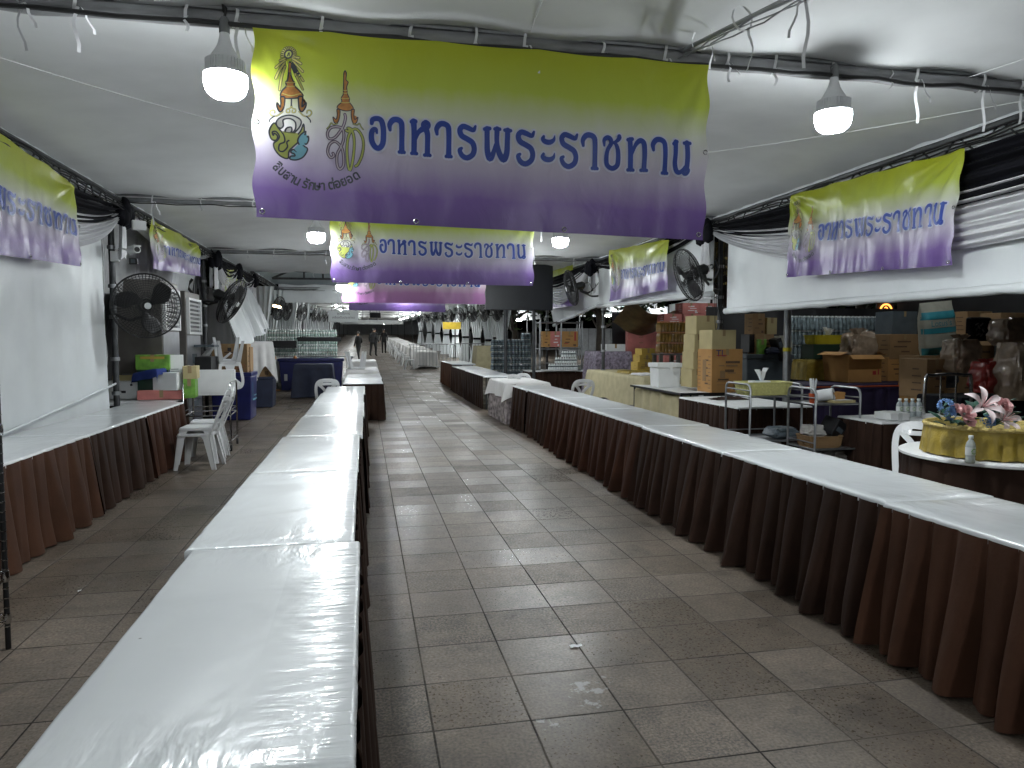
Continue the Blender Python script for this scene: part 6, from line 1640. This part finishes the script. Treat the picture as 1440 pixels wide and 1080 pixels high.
# draped beige table with its cloths and golden cartons
a_ = at(842, 540, Z=0.6); 
n5 = at(925, 530, Z=0.78); f5 = at(848, 519, Z=0.78)
draped('beige cloth draped table with stacked cloths on the right', 5.2, 6.1, 12.7, 16.2, 0.90, 0.55, M_BEIGE, 31, rag=0.15)
for k, (u0, u1, v0, v1, mm, lb) in enumerate(((896, 921, 509, 521, M_CARTONY, 'bottom golden carton on the beige draped table'), (899, 921, 499, 509, M_CARTONY, 'second golden carton of the pile on the beige draped table'), (902, 922, 490, 499, M_CARTONY, 'top golden carton of the pile on the beige draped table'))):
    cbox(lb, u0, u1, v0, v1, 0.4, Y=14.6 + 0.01 * k, m=mm, group='golden cartons')
cloth_on('folded golden cloth on the beige draped table', (5.55, 14.0, 0.95), 0.55, 0.7, 0.05, M_GOLDC, seed=4); cloth_on('folded white cloth on the front of the beige draped table', (5.5, 13.3, 0.93), 0.45, 0.5, 0.03, M_WHITECLOTH, seed=5)
q, w9, h9 = rect(838, 888, 492, 535, Y=16.6)
draped('heap under a red and purple patterned sheet behind the beige table', q.x - w9 / 2, q.x + w9 / 2, 16.6, 17.5, 1.32, 1.15, M_PATT, 33, rag=0.0, name='covered_heap', g0=0)['category'] = 'heap'
cbox('pale wooden box on the patterned heap', 852, 880, 484, 495, 0.4, Y=16.7, m=M_SIGN, tm=M_CARTON, name='wooden_box')
# dark skirted table with drink cans, orange cartons on a rack
n6 = at(745, 522, Z=0.76)
table('dark skirted table carrying the pyramid of drink packs', n6.x, n6.x + 1.75, n6.y, n6.y + 0.8, z=0.76, sides='LF', m=M_BROWN, seed=91, topm=M_WHITE)
pc_ = pack_mesh(3, 2, 0.033, 0.16, M_BOTTLE)
yb0 = n6.y + 0.3
first = None
pcx = at(793, 521, Z=0.775)
o = carton('flat white tray under the pyramid of drink packs', (pcx.x - 0.08, pcx.y - 0.05, 0.765), 0.95, 0.4, 0.03, m=M_WHITE, tape=False, name='tray', cat='tray'); mark(o, [(0, -0.003, 0.015, 0.9, 0.004, 0.008)], M_SIGN, 'lip')
def pyramid(rows, p, dx, dz):
    base = None
    for k, n in enumerate(rows):
        for i in range(n):
            if base is None: base = pc_.build('drink_pack', [M_CAP, M_CAP, M_GREYBIN], None, smooth=50); o = base; tag(o, 'small pack of drinks in the pyramid on the dark skirted table', 'drinks', 'drink packs in the pyramid')
            else: o = base.copy(); COL.objects.link(o)
            o.location = (p[0] + (i - (n - 1) / 2) * dx + 0.08 * k, p[1] + 0.1, p[2] + k * dz)
pyramid((4, 3, 2), (pcx.x, pcx.y, 0.80), 0.205, 0.17)
q = at(814, 521, Z=0.76); water_bottle('clear tumbler at the right end of the dark skirted table', (q.x, q.y, 0.762), 0.16, 0.05)
q, wr_, hr_ = rect(763, 815, 466, 489, Y=19.2)
t = thing('metal_rack', 'open metal rack holding the orange cartons beyond the drink pyramid', 'rack', (q.x, 19.2, 0))
mb = MB(); hw = wr_ / 2 + 0.08
for sx in (-1, 0, 1):
    for yy in (0, 0.5): MB().tube([(sx * hw, yy, 0), (sx * hw, yy, q.z + 0.75)], 0.022, 6).build('upright', M_STEEL, t)
for k, zz in enumerate((0.5, q.z - 0.03, q.z + 0.7)): MB().tube([(-hw, 0, zz), (hw, 0, zz), (hw, 0.5, zz), (-hw, 0.5, zz)], 0.018, 6, True).box((0, 0.25, zz + 0.004), (2 * hw, 0.46, 0.01)).build('shelf', M_STEEL, t, smooth=30)
cbox('narrow golden carton at the left on the metal rack', 763, 774, 466, 488, 0.4, Y=19.25, m=M_CARTONB); cbox('pink and white carton between the golden and orange ones on the rack', 774, 788, 466, 488, 0.4, Y=19.25, m=M_PINK); o = cbox('wide orange carton with a red end on the metal rack', 789, 813, 466, 488, 0.4, Y=19.25, m=M_CARTONB)
mark(o, [(0.16, -0.003, 0.3, 0.05, 0.004, 0.25), (-0.1, -0.003, 0.1, 0.12, 0.004, 0.02)], M_REDINK)
# crates of bottles by the poles
pg_ = pack_mesh(3, 3, 0.05, 0.19, M_BOTTLED)
q = at(722, 545, Y=22.5)
stack('blue grey bottle crate in the tall stack left of the drink pyramid', 'bottle_crate', 'blue grey bottle crates in the tall stack', pg_, [M_BOTTLED, M_CAP, M_GREYBIN], (q.x - 0.1, 22.4, gz(22.5) + 0.01), 4, 1, 9, 0.33, 0.3, 0.195, seed=8, rag=True)
q, wA, hA = rect(672, 699, 479, 520, Y=27.5); draped('heap covered with a beige sheet left of the bottle crates', q.x - wA / 2, q.x + wA / 2, 27.5, 28.6, hA + 0.05, hA - 0.05, M_BEIGE, 35, rag=0.0, name='covered_heap')['category'] = 'heap'
# pink cartons stacked far on the right, amber bottles, tarp
q = at(935, 500, Y=16.2); q1 = at(1058, 500, Y=16.2)
W1 = (q1.x - q.x) / 5
ci = 0
pallet('dark platform under the pink carton wall', q.x - 0.1, q1.x + 0.2, 16.2, 17.0, 0.9)
pr = carton('pink carton in the stacked wall behind the carton tower', (q.x + W1 / 2, 16.25, 0.91), W1 * 0.97, 0.45, 0.262, m=M_PINK, group='pink cartons in the wall')
mark(pr, [(0, -0.002, 0.17, 0.16, 0.003, 0.012), (0.12, -0.002, 0.07, 0.06, 0.003, 0.03)], M_WHITE, 'label')
for k in range(6):
    for i in range(5):
        if (k == 0 and i == 0) or (k == 5 and i in (0, 3)): continue
        dup(pr, (q.x + W1 * (i + 0.5) + random.uniform(-0.02, 0.02), 16.25 + random.uniform(-0.03, 0.03), 0.91 + 0.266 * k), random.uniform(-0.03, 0.03))
pam = pack_mesh(4, 3, 0.035, 0.22, M_AMBER)
q = at(954, 497, Y=14.2); pallet('dark stand under the amber bottle packs', q.x - 0.45, q.x + 0.45, 14.15, 14.6, q.z)
stack('pack of amber bottles behind the foam box and carton tower', 'bottle_pack', 'amber bottle packs', pam, [M_AMBER, M_GOLD, M_AMBER], (q.x, 14.35, q.z + 0.01), 3, 1, 3, 0.285, 0.3, 0.225, seed=9)
t = thing('tarpaulin', 'brown tarpaulin awning slung behind the sheet with the round fan', 'tarpaulin', at(915, 438, Y=17.2))
MB().grid(lambda u, v: ((u - 0.5) * 1.6, (v - 0.5) * 1.3, 0.25 - 0.5 * v - 0.35 * math.sin(PI * u) + 0.05 * nz(u * 5, v * 5)), 24, 16).build('sheet', M_TARPBR, t, smooth=180)
q = at(905, 480, Y=18.6); carton('pinkish brown board standing behind the beige table', (q.x, 18.6, 0), 0.95, 0.15, 2.1, m=M_PINK, tape=False, name='board', cat='board')['label'] = 'pinkish brown board standing behind the beige table'
b_o = [o for o in COL.objects if o.get('label') == 'pinkish brown board standing behind the beige table'][0]; mark(b_o, [(0.2 * math.sin(k * 2.3), -0.003, 0.4 + 0.16 * k, 0.12, 0.004, 0.02) for k in range(10)], M_CARTON)
q = at(870, 470, Y=19.4); tarp('dark grey screen standing left of the pinkish board', (q.x - 0.2, 19.4), (q.x + 0.75, 19.3), 0.02, 2.4, m=M_TARP, seed=7)

# ------------------------------------------------------------------ screen, far canopies, people, trees
a_ = at(683, 404, Y=18.4); b_ = at(778, 404, Y=18.4)
t = thing('led_screen', 'large dark screen on poles right of the hanging banners', 'screen', ((a_.x + b_.x) / 2, 18.4, 0))
zt_, zb_ = at(730, 371, Y=18.4).z, at(730, 436, Y=18.4).z
wS = b_.x - a_.x
MB().box((0, 0.1, (zt_ + zb_) / 2), (wS, 0.14, zt_ - zb_)).build('cabinet', M_SCREEN, t, smooth=0, bev=0.01)
MB().box((0, 0.027, (zt_ + zb_) / 2), (wS * 0.985, 0.006, (zt_ - zb_) * 0.975)).build('panel', M_SCREEN, t, smooth=0)
for u in (711, 751):
    x = at(u, 450, Y=18.5).x - t.location.x
    MB().tube([(x, 0.12, 0), (x, 0.12, zb_ + 0.1)], 0.045, 10).box((x, 0.12, 0.015), (0.5, 0.5, 0.03)).build('pole', M_DKSTEEL, t)
MB().tube([(-wS / 2, 0.1, zt_ + 0.05), (wS / 2 + 0.3, 0.1, zt_ + 0.07)], 0.03, 8).build('top_rail', M_STEEL, t)
# far bays: bare membrane roof with truss, then a long run of lined bays rising with the paving
FB = [20.8, 27.0, 33, 39, 45, 51, 57, 63, 69, 82, 97, 115, 140]
def FZ(y): return max(2.35, 3.25 - 0.011 * (y - 27)) + gz(y)
tb_ = bay(4, 20.8, 27.0, 'canopy bay with a bare blue grey roof and exposed diagonal truss beyond the banners', rib=4, rise=1.0, ceil=M_ROOF, g0=0.12)
tr = MB()
for x0, z0, x1, z1 in ((-2.9, 3.5, -1.3, 4.25), (-1.3, 4.25, -1.3, 3.5), (-2.9, 3.5, 0.2, 3.52), (-2.2, 3.85, -1.3, 3.7), (-1.9, 4.0, -1.9, 3.52), (0.2, 3.52, -1.3, 4.25), (0.2, 3.52, 3.6, 3.5), (3.6, 4.25, 2.2, 3.5), (3.6, 4.25, 5.1, 3.5), (3.6, 4.25, 3.6, 3.5)):
    tr.tube([(x0, 24.4, z0 + 0.1), (x1, 24.4, z1 + 0.1)], 0.035, 8)
for x in (-1.3, 3.6): tr.tube([(x, 20.9, 4.0), (x, 26.9, 4.0)], 0.03, 8)
P_(tr, 'truss', M_DKSTEEL, tb_)
tarp('grey white cloth valance hung across the corridor under the bare roof', (-3.0, 27.0), (5.2, 27.0), 2.95, 3.75, m=M_SHEET, seed=9, amp=0.12, name='valance')
for i in range(1, len(FB) - 1):
    bay(4 + i, FB[i], FB[i + 1], '%s lined canopy bay past the bare roofed one, far down the corridor' % ORD[i - 1], rib=3, rise=0.12, zb=FZ((FB[i] + FB[i + 1]) / 2) - gz((FB[i] + FB[i + 1]) / 2), g0=gz((FB[i] + FB[i + 1]) / 2), xl=-3.0, xr=5.6 - 0.05 * i)
# tubes added to brighten the far corridor
k = 0
for y in (33, 39, 45, 51, 57, 63, 69, 78, 90, 105, 125):
    for x in (-1.2, 3.4):
        q = thing('fill_tube_light', '%s added tube light on the %s brightening the far corridor' % (ORD[k // 2], 'left' if x < 0 else 'right'), 'lamp', (x, y, FZ(y) - 0.35), group='added far corridor tubes')
        MB().tube([(0, -0.6, 0), (0, 0.6, 0)], 0.035, 8).build('tube', M_TUBE, q); MB().box((0, 0, 0.05), (0.05, 1.25, 0.03)).build('housing', M_WHITE, q, smooth=0)
        MB().tube([(0, -0.4, 0.06), (0, -0.4, 0.36)], 0.006, 5).tube([(0, 0.4, 0.06), (0, 0.4, 0.36)], 0.006, 5).build('cord', M_CABLE, q)
        k += 1
# tied curtains and dark fans along both far sides
def curtain(label, p, w, h, m=M_SHEET, seed=0, grp='tied curtains along the far corridor'):
    t = thing('curtain', label, 'curtain', p, group=grp)
    def f(u, v):
        k = 0.35 + 0.65 * abs(v - 0.42) / 0.58
        return ((u - 0.5) * w * k + 0.03 * nz(v * 3, seed), 0.07 * math.sin(u * 34 + seed) * k, h * v)
    MB().grid(f, 60, 14).build('cloth', m, t, smooth=80)
    MB().lathe([(0.16 * w, -0.05), (0.2 * w, 0), (0.16 * w, 0.05)], 12, (0, 0, h * 0.42)).build('tie', M_BLACKCLOTH, t)
    return t
fan_far = None
k = 0
for y in (22.6, 25.2, 28.0, 31.0, 34.5, 38.5, 43.0, 48.0, 54.0, 61.0, 70.0):
    for s, x in ((-1, -3.15), (1, 5.5)):
        if s > 0 and y < 27: continue
        g = gz(y)
        curtain('pale tied curtain on the %s side of the far corridor, %s in its line' % ('left' if s < 0 else 'right', ORD[k // 2]), (x, y + 0.6, g), 0.9 if s < 0 else 1.0, 3.2, seed=k)
        c = Vector((x - s * 0.35, y, g + 2.55))
        if k % 3 == 1: k += 0
        if (s < 0 and y in (22.6, 31.0, 38.5)): k += 1; continue
        place_fan(fan0, c, (-s * 1.0, -0.2 - 0.5 * abs(nz(y, s)), -0.2), (x, y + 0.6, g + 2.4), 'small black fan on the %s side of the far corridor, %s in its line' % ('left' if s < 0 else 'right', ORD[k // 2]))
        k += 1
# far tables with white cloths on the right of the corridor
base = None
for i in range(11):
    y = 33.5 + 3.2 * i; x = 2.35 + 0.0 * i
    lab = '%s white draped table in the far row along the corridor' % ORD[i]
    if base is None: base = draped(lab, x, x + 0.9, y - 0.9, y + 0.9, 0.8, 0.7, M_WHITECLOTH, 51, rag=0.0, grp='far white draped tables')
    else: dup(base, (x + 0.45 - 0.02 * i, y, gz(y)), 0, lab)
for i in range(9):
    y = 32.3 + 2.9 * i
    o = chair((2.0 - 0.01 * i, y, gz(y)), PI / 2 + 0.2 * math.sin(i * 2), '%s white chair beside the far white draped tables' % ORD[i])
tarp('pale cloth wall closing the very end of the corridor', (-8, 141), (14, 141), gz(141), gz(141) + 4, m=M_SHEET, seed=31, name='end_cloth')
# signs hanging in the far corridor
def hang_sign(label, u0, u1, v0, v1, Y, rows, m=M_SIGN, ink=M_INK):
    p, w, h = rect(u0, u1, v0, v1, Y=Y)
    t = thing('hanging_sign', label, 'sign', p)
    MB().box((0, 0.02, h / 2), (w, 0.03, h)).build('board', m, t, smooth=0)
    for k, (s, z, sz) in enumerate(rows): txt(t, s, sz * h, (0, -0.002, z * h), (PI / 2, 0, 0), ink)
    mb = MB()
    for s in (-1, 1): mb.tube([(s * w * 0.4, 0.02, h), (s * w * 0.4, 0.02, h + 0.6)], 0.008, 5)
    mb.build('cord', M_CABLE, t)
hang_sign('white hanging sign with three lines of writing, far left of the corridor', 463, 503, 437, 453, 27.4, (('จุดบริการ', 0.75, 0.3), ('เครื่องดื่มประชาชน', 0.4, 0.27)))
hang_sign('pale blue strip banner hanging across the far corridor', 505, 566, 450, 456, 36.0, ())
hang_sign('white lower sign behind the three line sign in the far corridor', 479, 503, 450, 456, 30.0, (('ทางออก', 0.5, 0.6),))
hang_sign('small dark monitor hanging in the far corridor', 520, 535, 440, 447, 31.0, (), m=M_SCREEN)
hang_sign('second dark monitor hanging below the first in the far corridor', 519, 531, 448, 452, 36.5, (), m=M_SCREEN)
hang_sign('yellow notice board above the crowd barriers on the right', 623, 648, 453, 463, 34.0, (), m=M_YSIGN)
hang_sign('pale notice board standing behind the beige sheeted heap', 694, 707, 462, 474, 28.8, (), m=M_SIGN)
# people walking away
def person(label, p, h, rz=0, sc=1.0, step=0.16, bend=0.0, arms=0.0, m=M_SUIT):
    t = thing('person', label, 'person', p, rz)
    k = h / 1.75
    V = [(0, 0, 0.95), (0, 0.0, 1.12), (0, 0.01, 1.32), (0, 0.01, 1.46), (0, 0.0, 1.54), (0, -0.015, 1.62), (0, -0.01, 1.72),
         (-0.10, 0, 0.90), (-0.105, -step * 0.6, 0.50), (-0.11, -step * 0.4, 0.09), (-0.11, -step * 0.4 - 0.15, 0.035),
         (0.10, 0, 0.90), (0.105, step * 0.4, 0.50), (0.11, step, 0.10), (0.11, step - 0.15, 0.035),
         (-0.17, 0.01, 1.42), (-0.24, 0.05, 1.15), (-0.25 - arms * 0.2, -0.02 - arms, 0.92), (-0.25 - arms * 0.2, -0.04 - arms, 0.82),
         (0.17, 0.01, 1.42), (0.24, 0.0, 1.15), (0.25, -0.08, 0.92), (0.25, -0.10, 0.82)]
    Rr = [(0.155, 0.115), (0.145, 0.105), (0.165, 0.11), (0.10, 0.08), (0.055, 0.055), (0.085, 0.095), (0.075, 0.085),
          (0.095, 0.095), (0.065, 0.065), (0.042, 0.045), (0.035, 0.03), (0.095, 0.095), (0.065, 0.065), (0.042, 0.045), (0.035, 0.03),
          (0.065, 0.065), (0.048, 0.048), (0.034, 0.034), (0.036, 0.022), (0.065, 0.065), (0.048, 0.048), (0.034, 0.034), (0.036, 0.022)]
    Eg = [(0, 1), (1, 2), (2, 3), (3, 4), (4, 5), (5, 6), (0, 7), (7, 8), (8, 9), (9, 10), (0, 11), (11, 12), (12, 13), (13, 14), (2, 15), (15, 16), (16, 17), (17, 18), (2, 19), (19, 20), (20, 21), (21, 22)]
    me = bpy.data.meshes.new('body'); me.from_pydata([(x * k * sc, y * k - bend * max(0, z - 1) * 0.4, z * k) for x, y, z in V], Eg, [])
    o = bpy.data.objects.new('body', me); COL.objects.link(o)
    md = o.modifiers.new('skin', 'SKIN'); md.use_smooth_shade = True
    for i, sv in enumerate(me.skin_vertices[0].data):
        sv.radius = (Rr[i][0] * k * sc, Rr[i][1] * k * sc); sv.use_root = i == 0
    sb = o.modifiers.new('round', 'SUBSURF'); sb.levels = 2; sb.render_levels = 2
    dg = bpy.context.evaluated_depsgraph_get(); nm = bpy.data.meshes.new_from_object(o.evaluated_get(dg))
    bpy.data.objects.remove(o)
    nm.materials.clear(); nm.materials.append(m); nm.materials.append(M_SKIN)
    for pl in nm.polygons:
        c = pl.center
        pl.material_index = 1 if (c.z > 1.5 * k or (abs(c.x) > 0.2 * k * sc and c.z < 0.9 * k)) else 0
        pl.use_smooth = True
    b = bpy.data.objects.new('body', nm); COL.objects.link(b); b.parent = t
    hy = -0.01 * k - bend * 0.26
    def hf(u, v):
        a = 2 * PI * u; ph = v * 1.75
        cut = 1.0 if math.sin(a) > -0.35 else 0.55
        ph *= cut
        return (0.092 * k * math.sin(ph) * math.cos(a), hy + 0.105 * k * math.sin(ph) * math.sin(a), (1.655 + 0.115 * math.cos(ph)) * k)
    MB().grid(hf, 24, 10).build('hair', M_HAIR, t, smooth=180)
    MB().grid(lambda u, v: (0.185 * k * sc * math.cos(2 * PI * u) * (1 - 0.16 * (1 - abs(2 * v - 1))), -bend * 0.1 + (0.135 * k * sc) * math.sin(2 * PI * u), (0.82 + 0.6 * v) * k), 28, 6).build('jacket', m, t, smooth=180)
    return t
q = at(540, 497, Y=50); person('person in black walking away down the middle of the far corridor', (q.x, 50, gz(50)), 1.7, PI, step=0.2)
q = at(525, 494, Y=46); person('broad person in black stooping beside the far white draped table', (q.x, 46, gz(46)), 1.75, PI - 0.6, sc=1.25, bend=0.5, arms=0.1)
q = at(504, 489, Y=40); person('person in dark clothes standing left of the stooping one', (q.x, 40, gz(40)), 1.62, PI + 0.8, arms=0.2)
# trees beyond the right side
def tree(label, p, h, cr, seed, leaf=M_LEAF, n=1500, ls=0.16):
    t = thing('tree', label, 'tree', p)
    r = random.Random(seed)
    tk = MB()
    tk.tube([(0, 0, 0), (0.05, 0.03, h * 0.3), (-0.08, 0.05, h * 0.55), (0.02, 0, h * 0.8)], [0.2, 0.16, 0.11, 0.05], 10)
    tips = []
    for k in range(9):
        a = r.uniform(0, 2 * PI); z0 = h * r.uniform(0.3, 0.6); L_ = cr * r.uniform(0.6, 1.0)
        e = Vector((L_ * math.cos(a), L_ * math.sin(a), z0 + h * r.uniform(0.12, 0.35))); tips.append(e)
        tk.tube([(0, 0, z0), Vector((0, 0, z0)).lerp(e, 0.5) + Vector((0, 0, -0.1)), e], [0.075, 0.05, 0.02], 7)
    tk.build('trunk', M_BARK, t)
    cm = MB()
    cl = [(e + Vector((r.gauss(0, 0.3), r.gauss(0, 0.3), r.gauss(0, 0.3))) * cr * 0.4, cr * r.uniform(0.25, 0.5)) for e in tips * 3]
    for i in range(n):
        c, rad = r.choice(cl)
        d = Vector((r.gauss(0, 1), r.gauss(0, 1), r.gauss(0, 0.8))).normalized() * rad * r.random() ** 0.4
        e1 = Vector((r.gauss(0, 1), r.gauss(0, 1), r.gauss(0, 1))).normalized() * ls * r.uniform(0.6, 1.2); e2 = e1.orthogonal().normalized() * ls * 0.45
        q_ = c + d; cm.add([q_ - e1, q_ + e2, q_ + e1, q_ - e2], [(0, 1, 2, 3)])
    cm.build('crown', leaf, t, smooth=0)
    return t
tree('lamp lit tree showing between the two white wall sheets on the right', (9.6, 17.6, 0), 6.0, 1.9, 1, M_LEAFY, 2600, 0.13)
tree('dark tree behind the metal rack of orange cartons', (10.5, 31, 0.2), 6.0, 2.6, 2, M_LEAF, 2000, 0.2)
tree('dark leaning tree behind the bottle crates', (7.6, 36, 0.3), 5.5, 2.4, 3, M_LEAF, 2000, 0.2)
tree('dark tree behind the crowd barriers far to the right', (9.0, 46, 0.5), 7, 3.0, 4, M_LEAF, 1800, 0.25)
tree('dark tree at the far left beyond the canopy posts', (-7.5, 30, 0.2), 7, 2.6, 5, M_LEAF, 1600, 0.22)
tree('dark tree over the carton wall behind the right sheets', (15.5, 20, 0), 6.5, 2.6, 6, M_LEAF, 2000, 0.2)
# lit stall tents beyond the right side
def stall(label, p, w, d, h, tube=True):
    t = thing('stall_tent', label, 'tent', p)
    def rf(u, v):
        x, y = (u - 0.5) * 2, (v - 0.5) * 2; m_ = max(abs(x), abs(y))
        return (x * w / 2, y * d / 2, h + 1.3 * (1 - m_) ** 1.5)
    MB().grid(rf, 20, 20).build('roof', M_SHEET, t, smooth=60)
    va = MB()
    pr_ = [(-w / 2, -d / 2), (w / 2, -d / 2), (w / 2, d / 2), (-w / 2, d / 2), (-w / 2, -d / 2)]
    for i in range(4):
        a, b = Vector(pr_[i]), Vector(pr_[i + 1])
        va.grid(lambda u, v: (a.lerp(b, u).x, a.lerp(b, u).y, h - (0.28 + 0.06 * abs(math.sin(u * 18))) * v), 40, 3)
    va.build('valance', M_SHEET, t)
    for x, y in pr_[:4]: MB().tube([(x, y, 0), (x, y, h)], 0.04, 8).build('pole', M_DKSTEEL, t)
    if tube:
        MB().tube([(-w * 0.35, -d / 2 + 0.2, h - 0.15), (w * 0.35, -d / 2 + 0.2, h - 0.15)], 0.03, 8).build('lamp_tube', M_TUBE, t)
        MB().tube([(-w * 0.35, 0.3, h - 0.35), (w * 0.35, 0.3, h - 0.35)], 0.03, 8).build('lamp_tube', M_TUBE, t)
q = at(693, 440, Y=40); stall('white peaked stall tent lit beyond the bottle crates', (q.x + 0.5, 41.5, gz(41)), 4.5, 3.5, q.z - gz(41))
stall('white peaked stall tent lit far beyond the metal rack', (14.5, 38, gz(38)), 4.5, 3.5, 2.9)
stall('white stall tent behind the carton tower and the lamp lit tree', (14.0, 24.5, gz(24)), 4.5, 3.5, 2.9)
wl = thing('fence', 'dim boarded fence beyond the stalls on the right', 'fence', (23, 46, gz(46)))
mb = MB()
for k in range(50): mb.box((-10 + k * 0.52, 0, 0.9), (0.5, 0.03, 1.8))
mb.build('boards', M_GREYCLOTH, wl, smooth=0); MB().box((2.7, 0.06, 1.5), (26, 0.05, 0.08)).box((2.7, 0.06, 0.4), (26, 0.05, 0.08)).build('rail', M_DKSTEEL, wl, smooth=0)
q = at(394, 431, Y=24); t = thing('warm_lamp', 'small warm lamp glowing at the far left behind the curtains', 'lamp', (q.x - 0.1, 24, q.z)); MB().tube([(-0.12, 0, 0.03), (0.12, 0, -0.03)], 0.035, 8).build('tube', M_WARM, t); MB().tube([(0, 0.03, 0), (0, 0.12, 0.02), (0, 0.12, 0.4)], 0.012, 6).build('arm', M_DKSTEEL, t)
tarp('dark backdrop sheet added for the unlit void behind the coolers', (-5.2, 9.5), (-4.6, 20.5), 0.02, 3.2, seed=12)  # dark sheet standing in for the black void beyond the posts
tarp('dark backdrop sheet added for the unlit void behind the water packs', (-4.6, 20.5), (-4.4, 34), 0.02, 3.2, seed=13)  # backdrop continued, its dark colour stands for unlit space
# wire rack at the left picture edge
q = at(12, 912, Z=0)
t = thing('wire_rack', 'black wire rack whose one post shows at the left picture edge', 'rack', (q.x - 0.42, q.y - 0.23, 0))
for sx in (-0.42, 0.42):
    for sy in (-0.23, 0.23):
        pm = MB().tube([(sx, sy, 0), (sx, sy, 1.85)], 0.0135, 10)
        for k in range(34): pm.lathe([(0.0145, -0.003), (0.0152, 0), (0.0145, 0.003)], 10, (sx, sy, 0.12 + 0.05 * k), 1)
        pm.build('post', [M_BLACK, M_CHROME], t)
for z in (0.14, 0.36, 1.12, 1.7):
    mb = MB()
    for zz in (0, 0.045): mb.tube([(-0.42, -0.23, z + zz), (0.42, -0.23, z + zz), (0.42, 0.23, z + zz), (-0.42, 0.23, z + zz)], 0.004, 6, True)
    for k in range(18): x = -0.4 + 0.047 * k; mb.tube([(x, -0.23, z + 0.045), (x, 0.23, z + 0.045)], 0.0025, 5)
    for sx in (-0.42, 0.42):
        for k in range(6):
            ya, yb = -0.23 + 0.0767 * k, -0.23 + 0.0767 * (k + 1); mb.tube([(sx, ya, z + (0.045 if k % 2 else 0)), (sx, yb, z + (0 if k % 2 else 0.045))], 0.003, 5)
    for sx in (-0.42, 0.42):
        for sy in (-0.23, 0.23): mb.lathe([(0.018, -0.005), (0.021, 0.02), (0.017, 0.05)], 10, (sx, sy, z))
    mb.build('shelf', M_CHROME, t)
# loose cables on the left and right posts
for i, (x, Y, lab) in enumerate(((-3.28, 10.05, 'tangle of pale cables running down the left post by the coolers'), (5.68, 10.72, 'dark cables running down the right post beside the round fan'), (-3.28, 15.5, 'dark cables on the left post beside the tilted fan'))):
    t = thing('cable_tangle', lab, 'cable', (x, Y, 0))
    mb = MB()
    for k in range(5): mb.tube(cat_rom([(0.03 * k - 0.08 + 0.05 * nz(j * 0.9, k * 5, i), -0.02 * k + 0.05 * nz(j * 0.7, k, i + 4), 3.25 - 3.2 * j / 12) for j in range(13)], 3), 0.006, 5)
    mb.build('cable', M_RIBBON if i == 0 else M_CABLE, t)
# bits of litter on the paving
for k, (u, v, s_) in enumerate(((810, 910, 0.03), (112, 832, 0.012))):
    q = at(u, v, Z=0); t = thing('paper_scrap', ['white paper scrap on the aisle paving', 'tiny white scrap on the paving of the left passage'][k], 'litter', (q.x, q.y, 0.002), k)
    MB().grid(lambda a, b: ((a - 0.5) * 2.2 * s_, (b - 0.5) * s_ * 1.2 * (1 - 0.4 * a), 0.002 + 0.006 * abs(math.sin(a * 5 + b * 3))), 8, 6).build('paper', M_RIBBON, t)
# lamp added to brighten the stored goods, hidden from the aisle by the wall sheet
t = thing('fill_tube_light', 'added unseen tube lamp lighting the goods behind the right wall sheet', 'lamp', (8.4, 13.4, 4.4))
MB().tube([(-0.6, 0, 0), (0.6, 0, 0)], 0.025, 8).build('tube', M_TUBE, t); MB().box((0, 0, 0.05), (1.25, 0.08, 0.04)).build('housing', M_WHITE, t, smooth=0)

# goods heaped behind the purple table and the flowers
for k, (u0, u1, v0, v1, Y, mm, lb) in enumerate((
    (1248, 1296, 470, 505, 11.6, M_CARTON, 'kraft carton behind the bagged brown paper'), (1252, 1292, 438, 470, 11.65, M_GREYBIN, 'dark grey carton high up left of the tall printed sack'),
    (1352, 1400, 470, 520, 10.9, M_CARTON, 'brown carton behind the clear bag right of the printed sack'), (1356, 1398, 438, 470, 10.95, M_CARTON, 'brown carton on the one behind the clear bag'),
    (1404, 1446, 440, 486, 10.2, M_CARTON, 'shaded carton above the film wrapped packets at the right edge'), (1290, 1334, 545, 585, 10.2, M_CARTONB, 'orange brown carton on the floor below the tall printed sack'),
    (1345, 1380, 520, 556, 10.4, M_CARTON, 'brown carton low behind the red bag'))):
    cbox(lb, u0, u1, v0, v1, 0.45, Y=Y, m=mm, rz=0.1 * math.sin(k * 3))
q = pd(1416, 486, 9.4); bag('film wrapped bundle of brown packets above the flowers', (q.x, q.y, q.z), 0.4, 0.35, 0.34, M_BAGBR, 21, False)
q = pd(1322, 545, 9.9); bag('crumpled dark bag below the printed sack', (q.x, q.y, q.z), 0.4, 0.3, 0.3, M_GREYBIN, 22, False)

t = thing('fill_tube_light', 'second added unseen tube lamp, nearer the camera behind the right sheet', 'lamp', (9.0, 9.6, 4.4))  # another added lamp, brightens the open carton and nearby goods
MB().tube([(-0.6, 0, 0), (0.6, 0, 0)], 0.022, 8).build('tube', M_TUBE, t); MB().box((0, 0, 0.05), (1.25, 0.08, 0.04)).build('housing', M_WHITE, t, smooth=0)
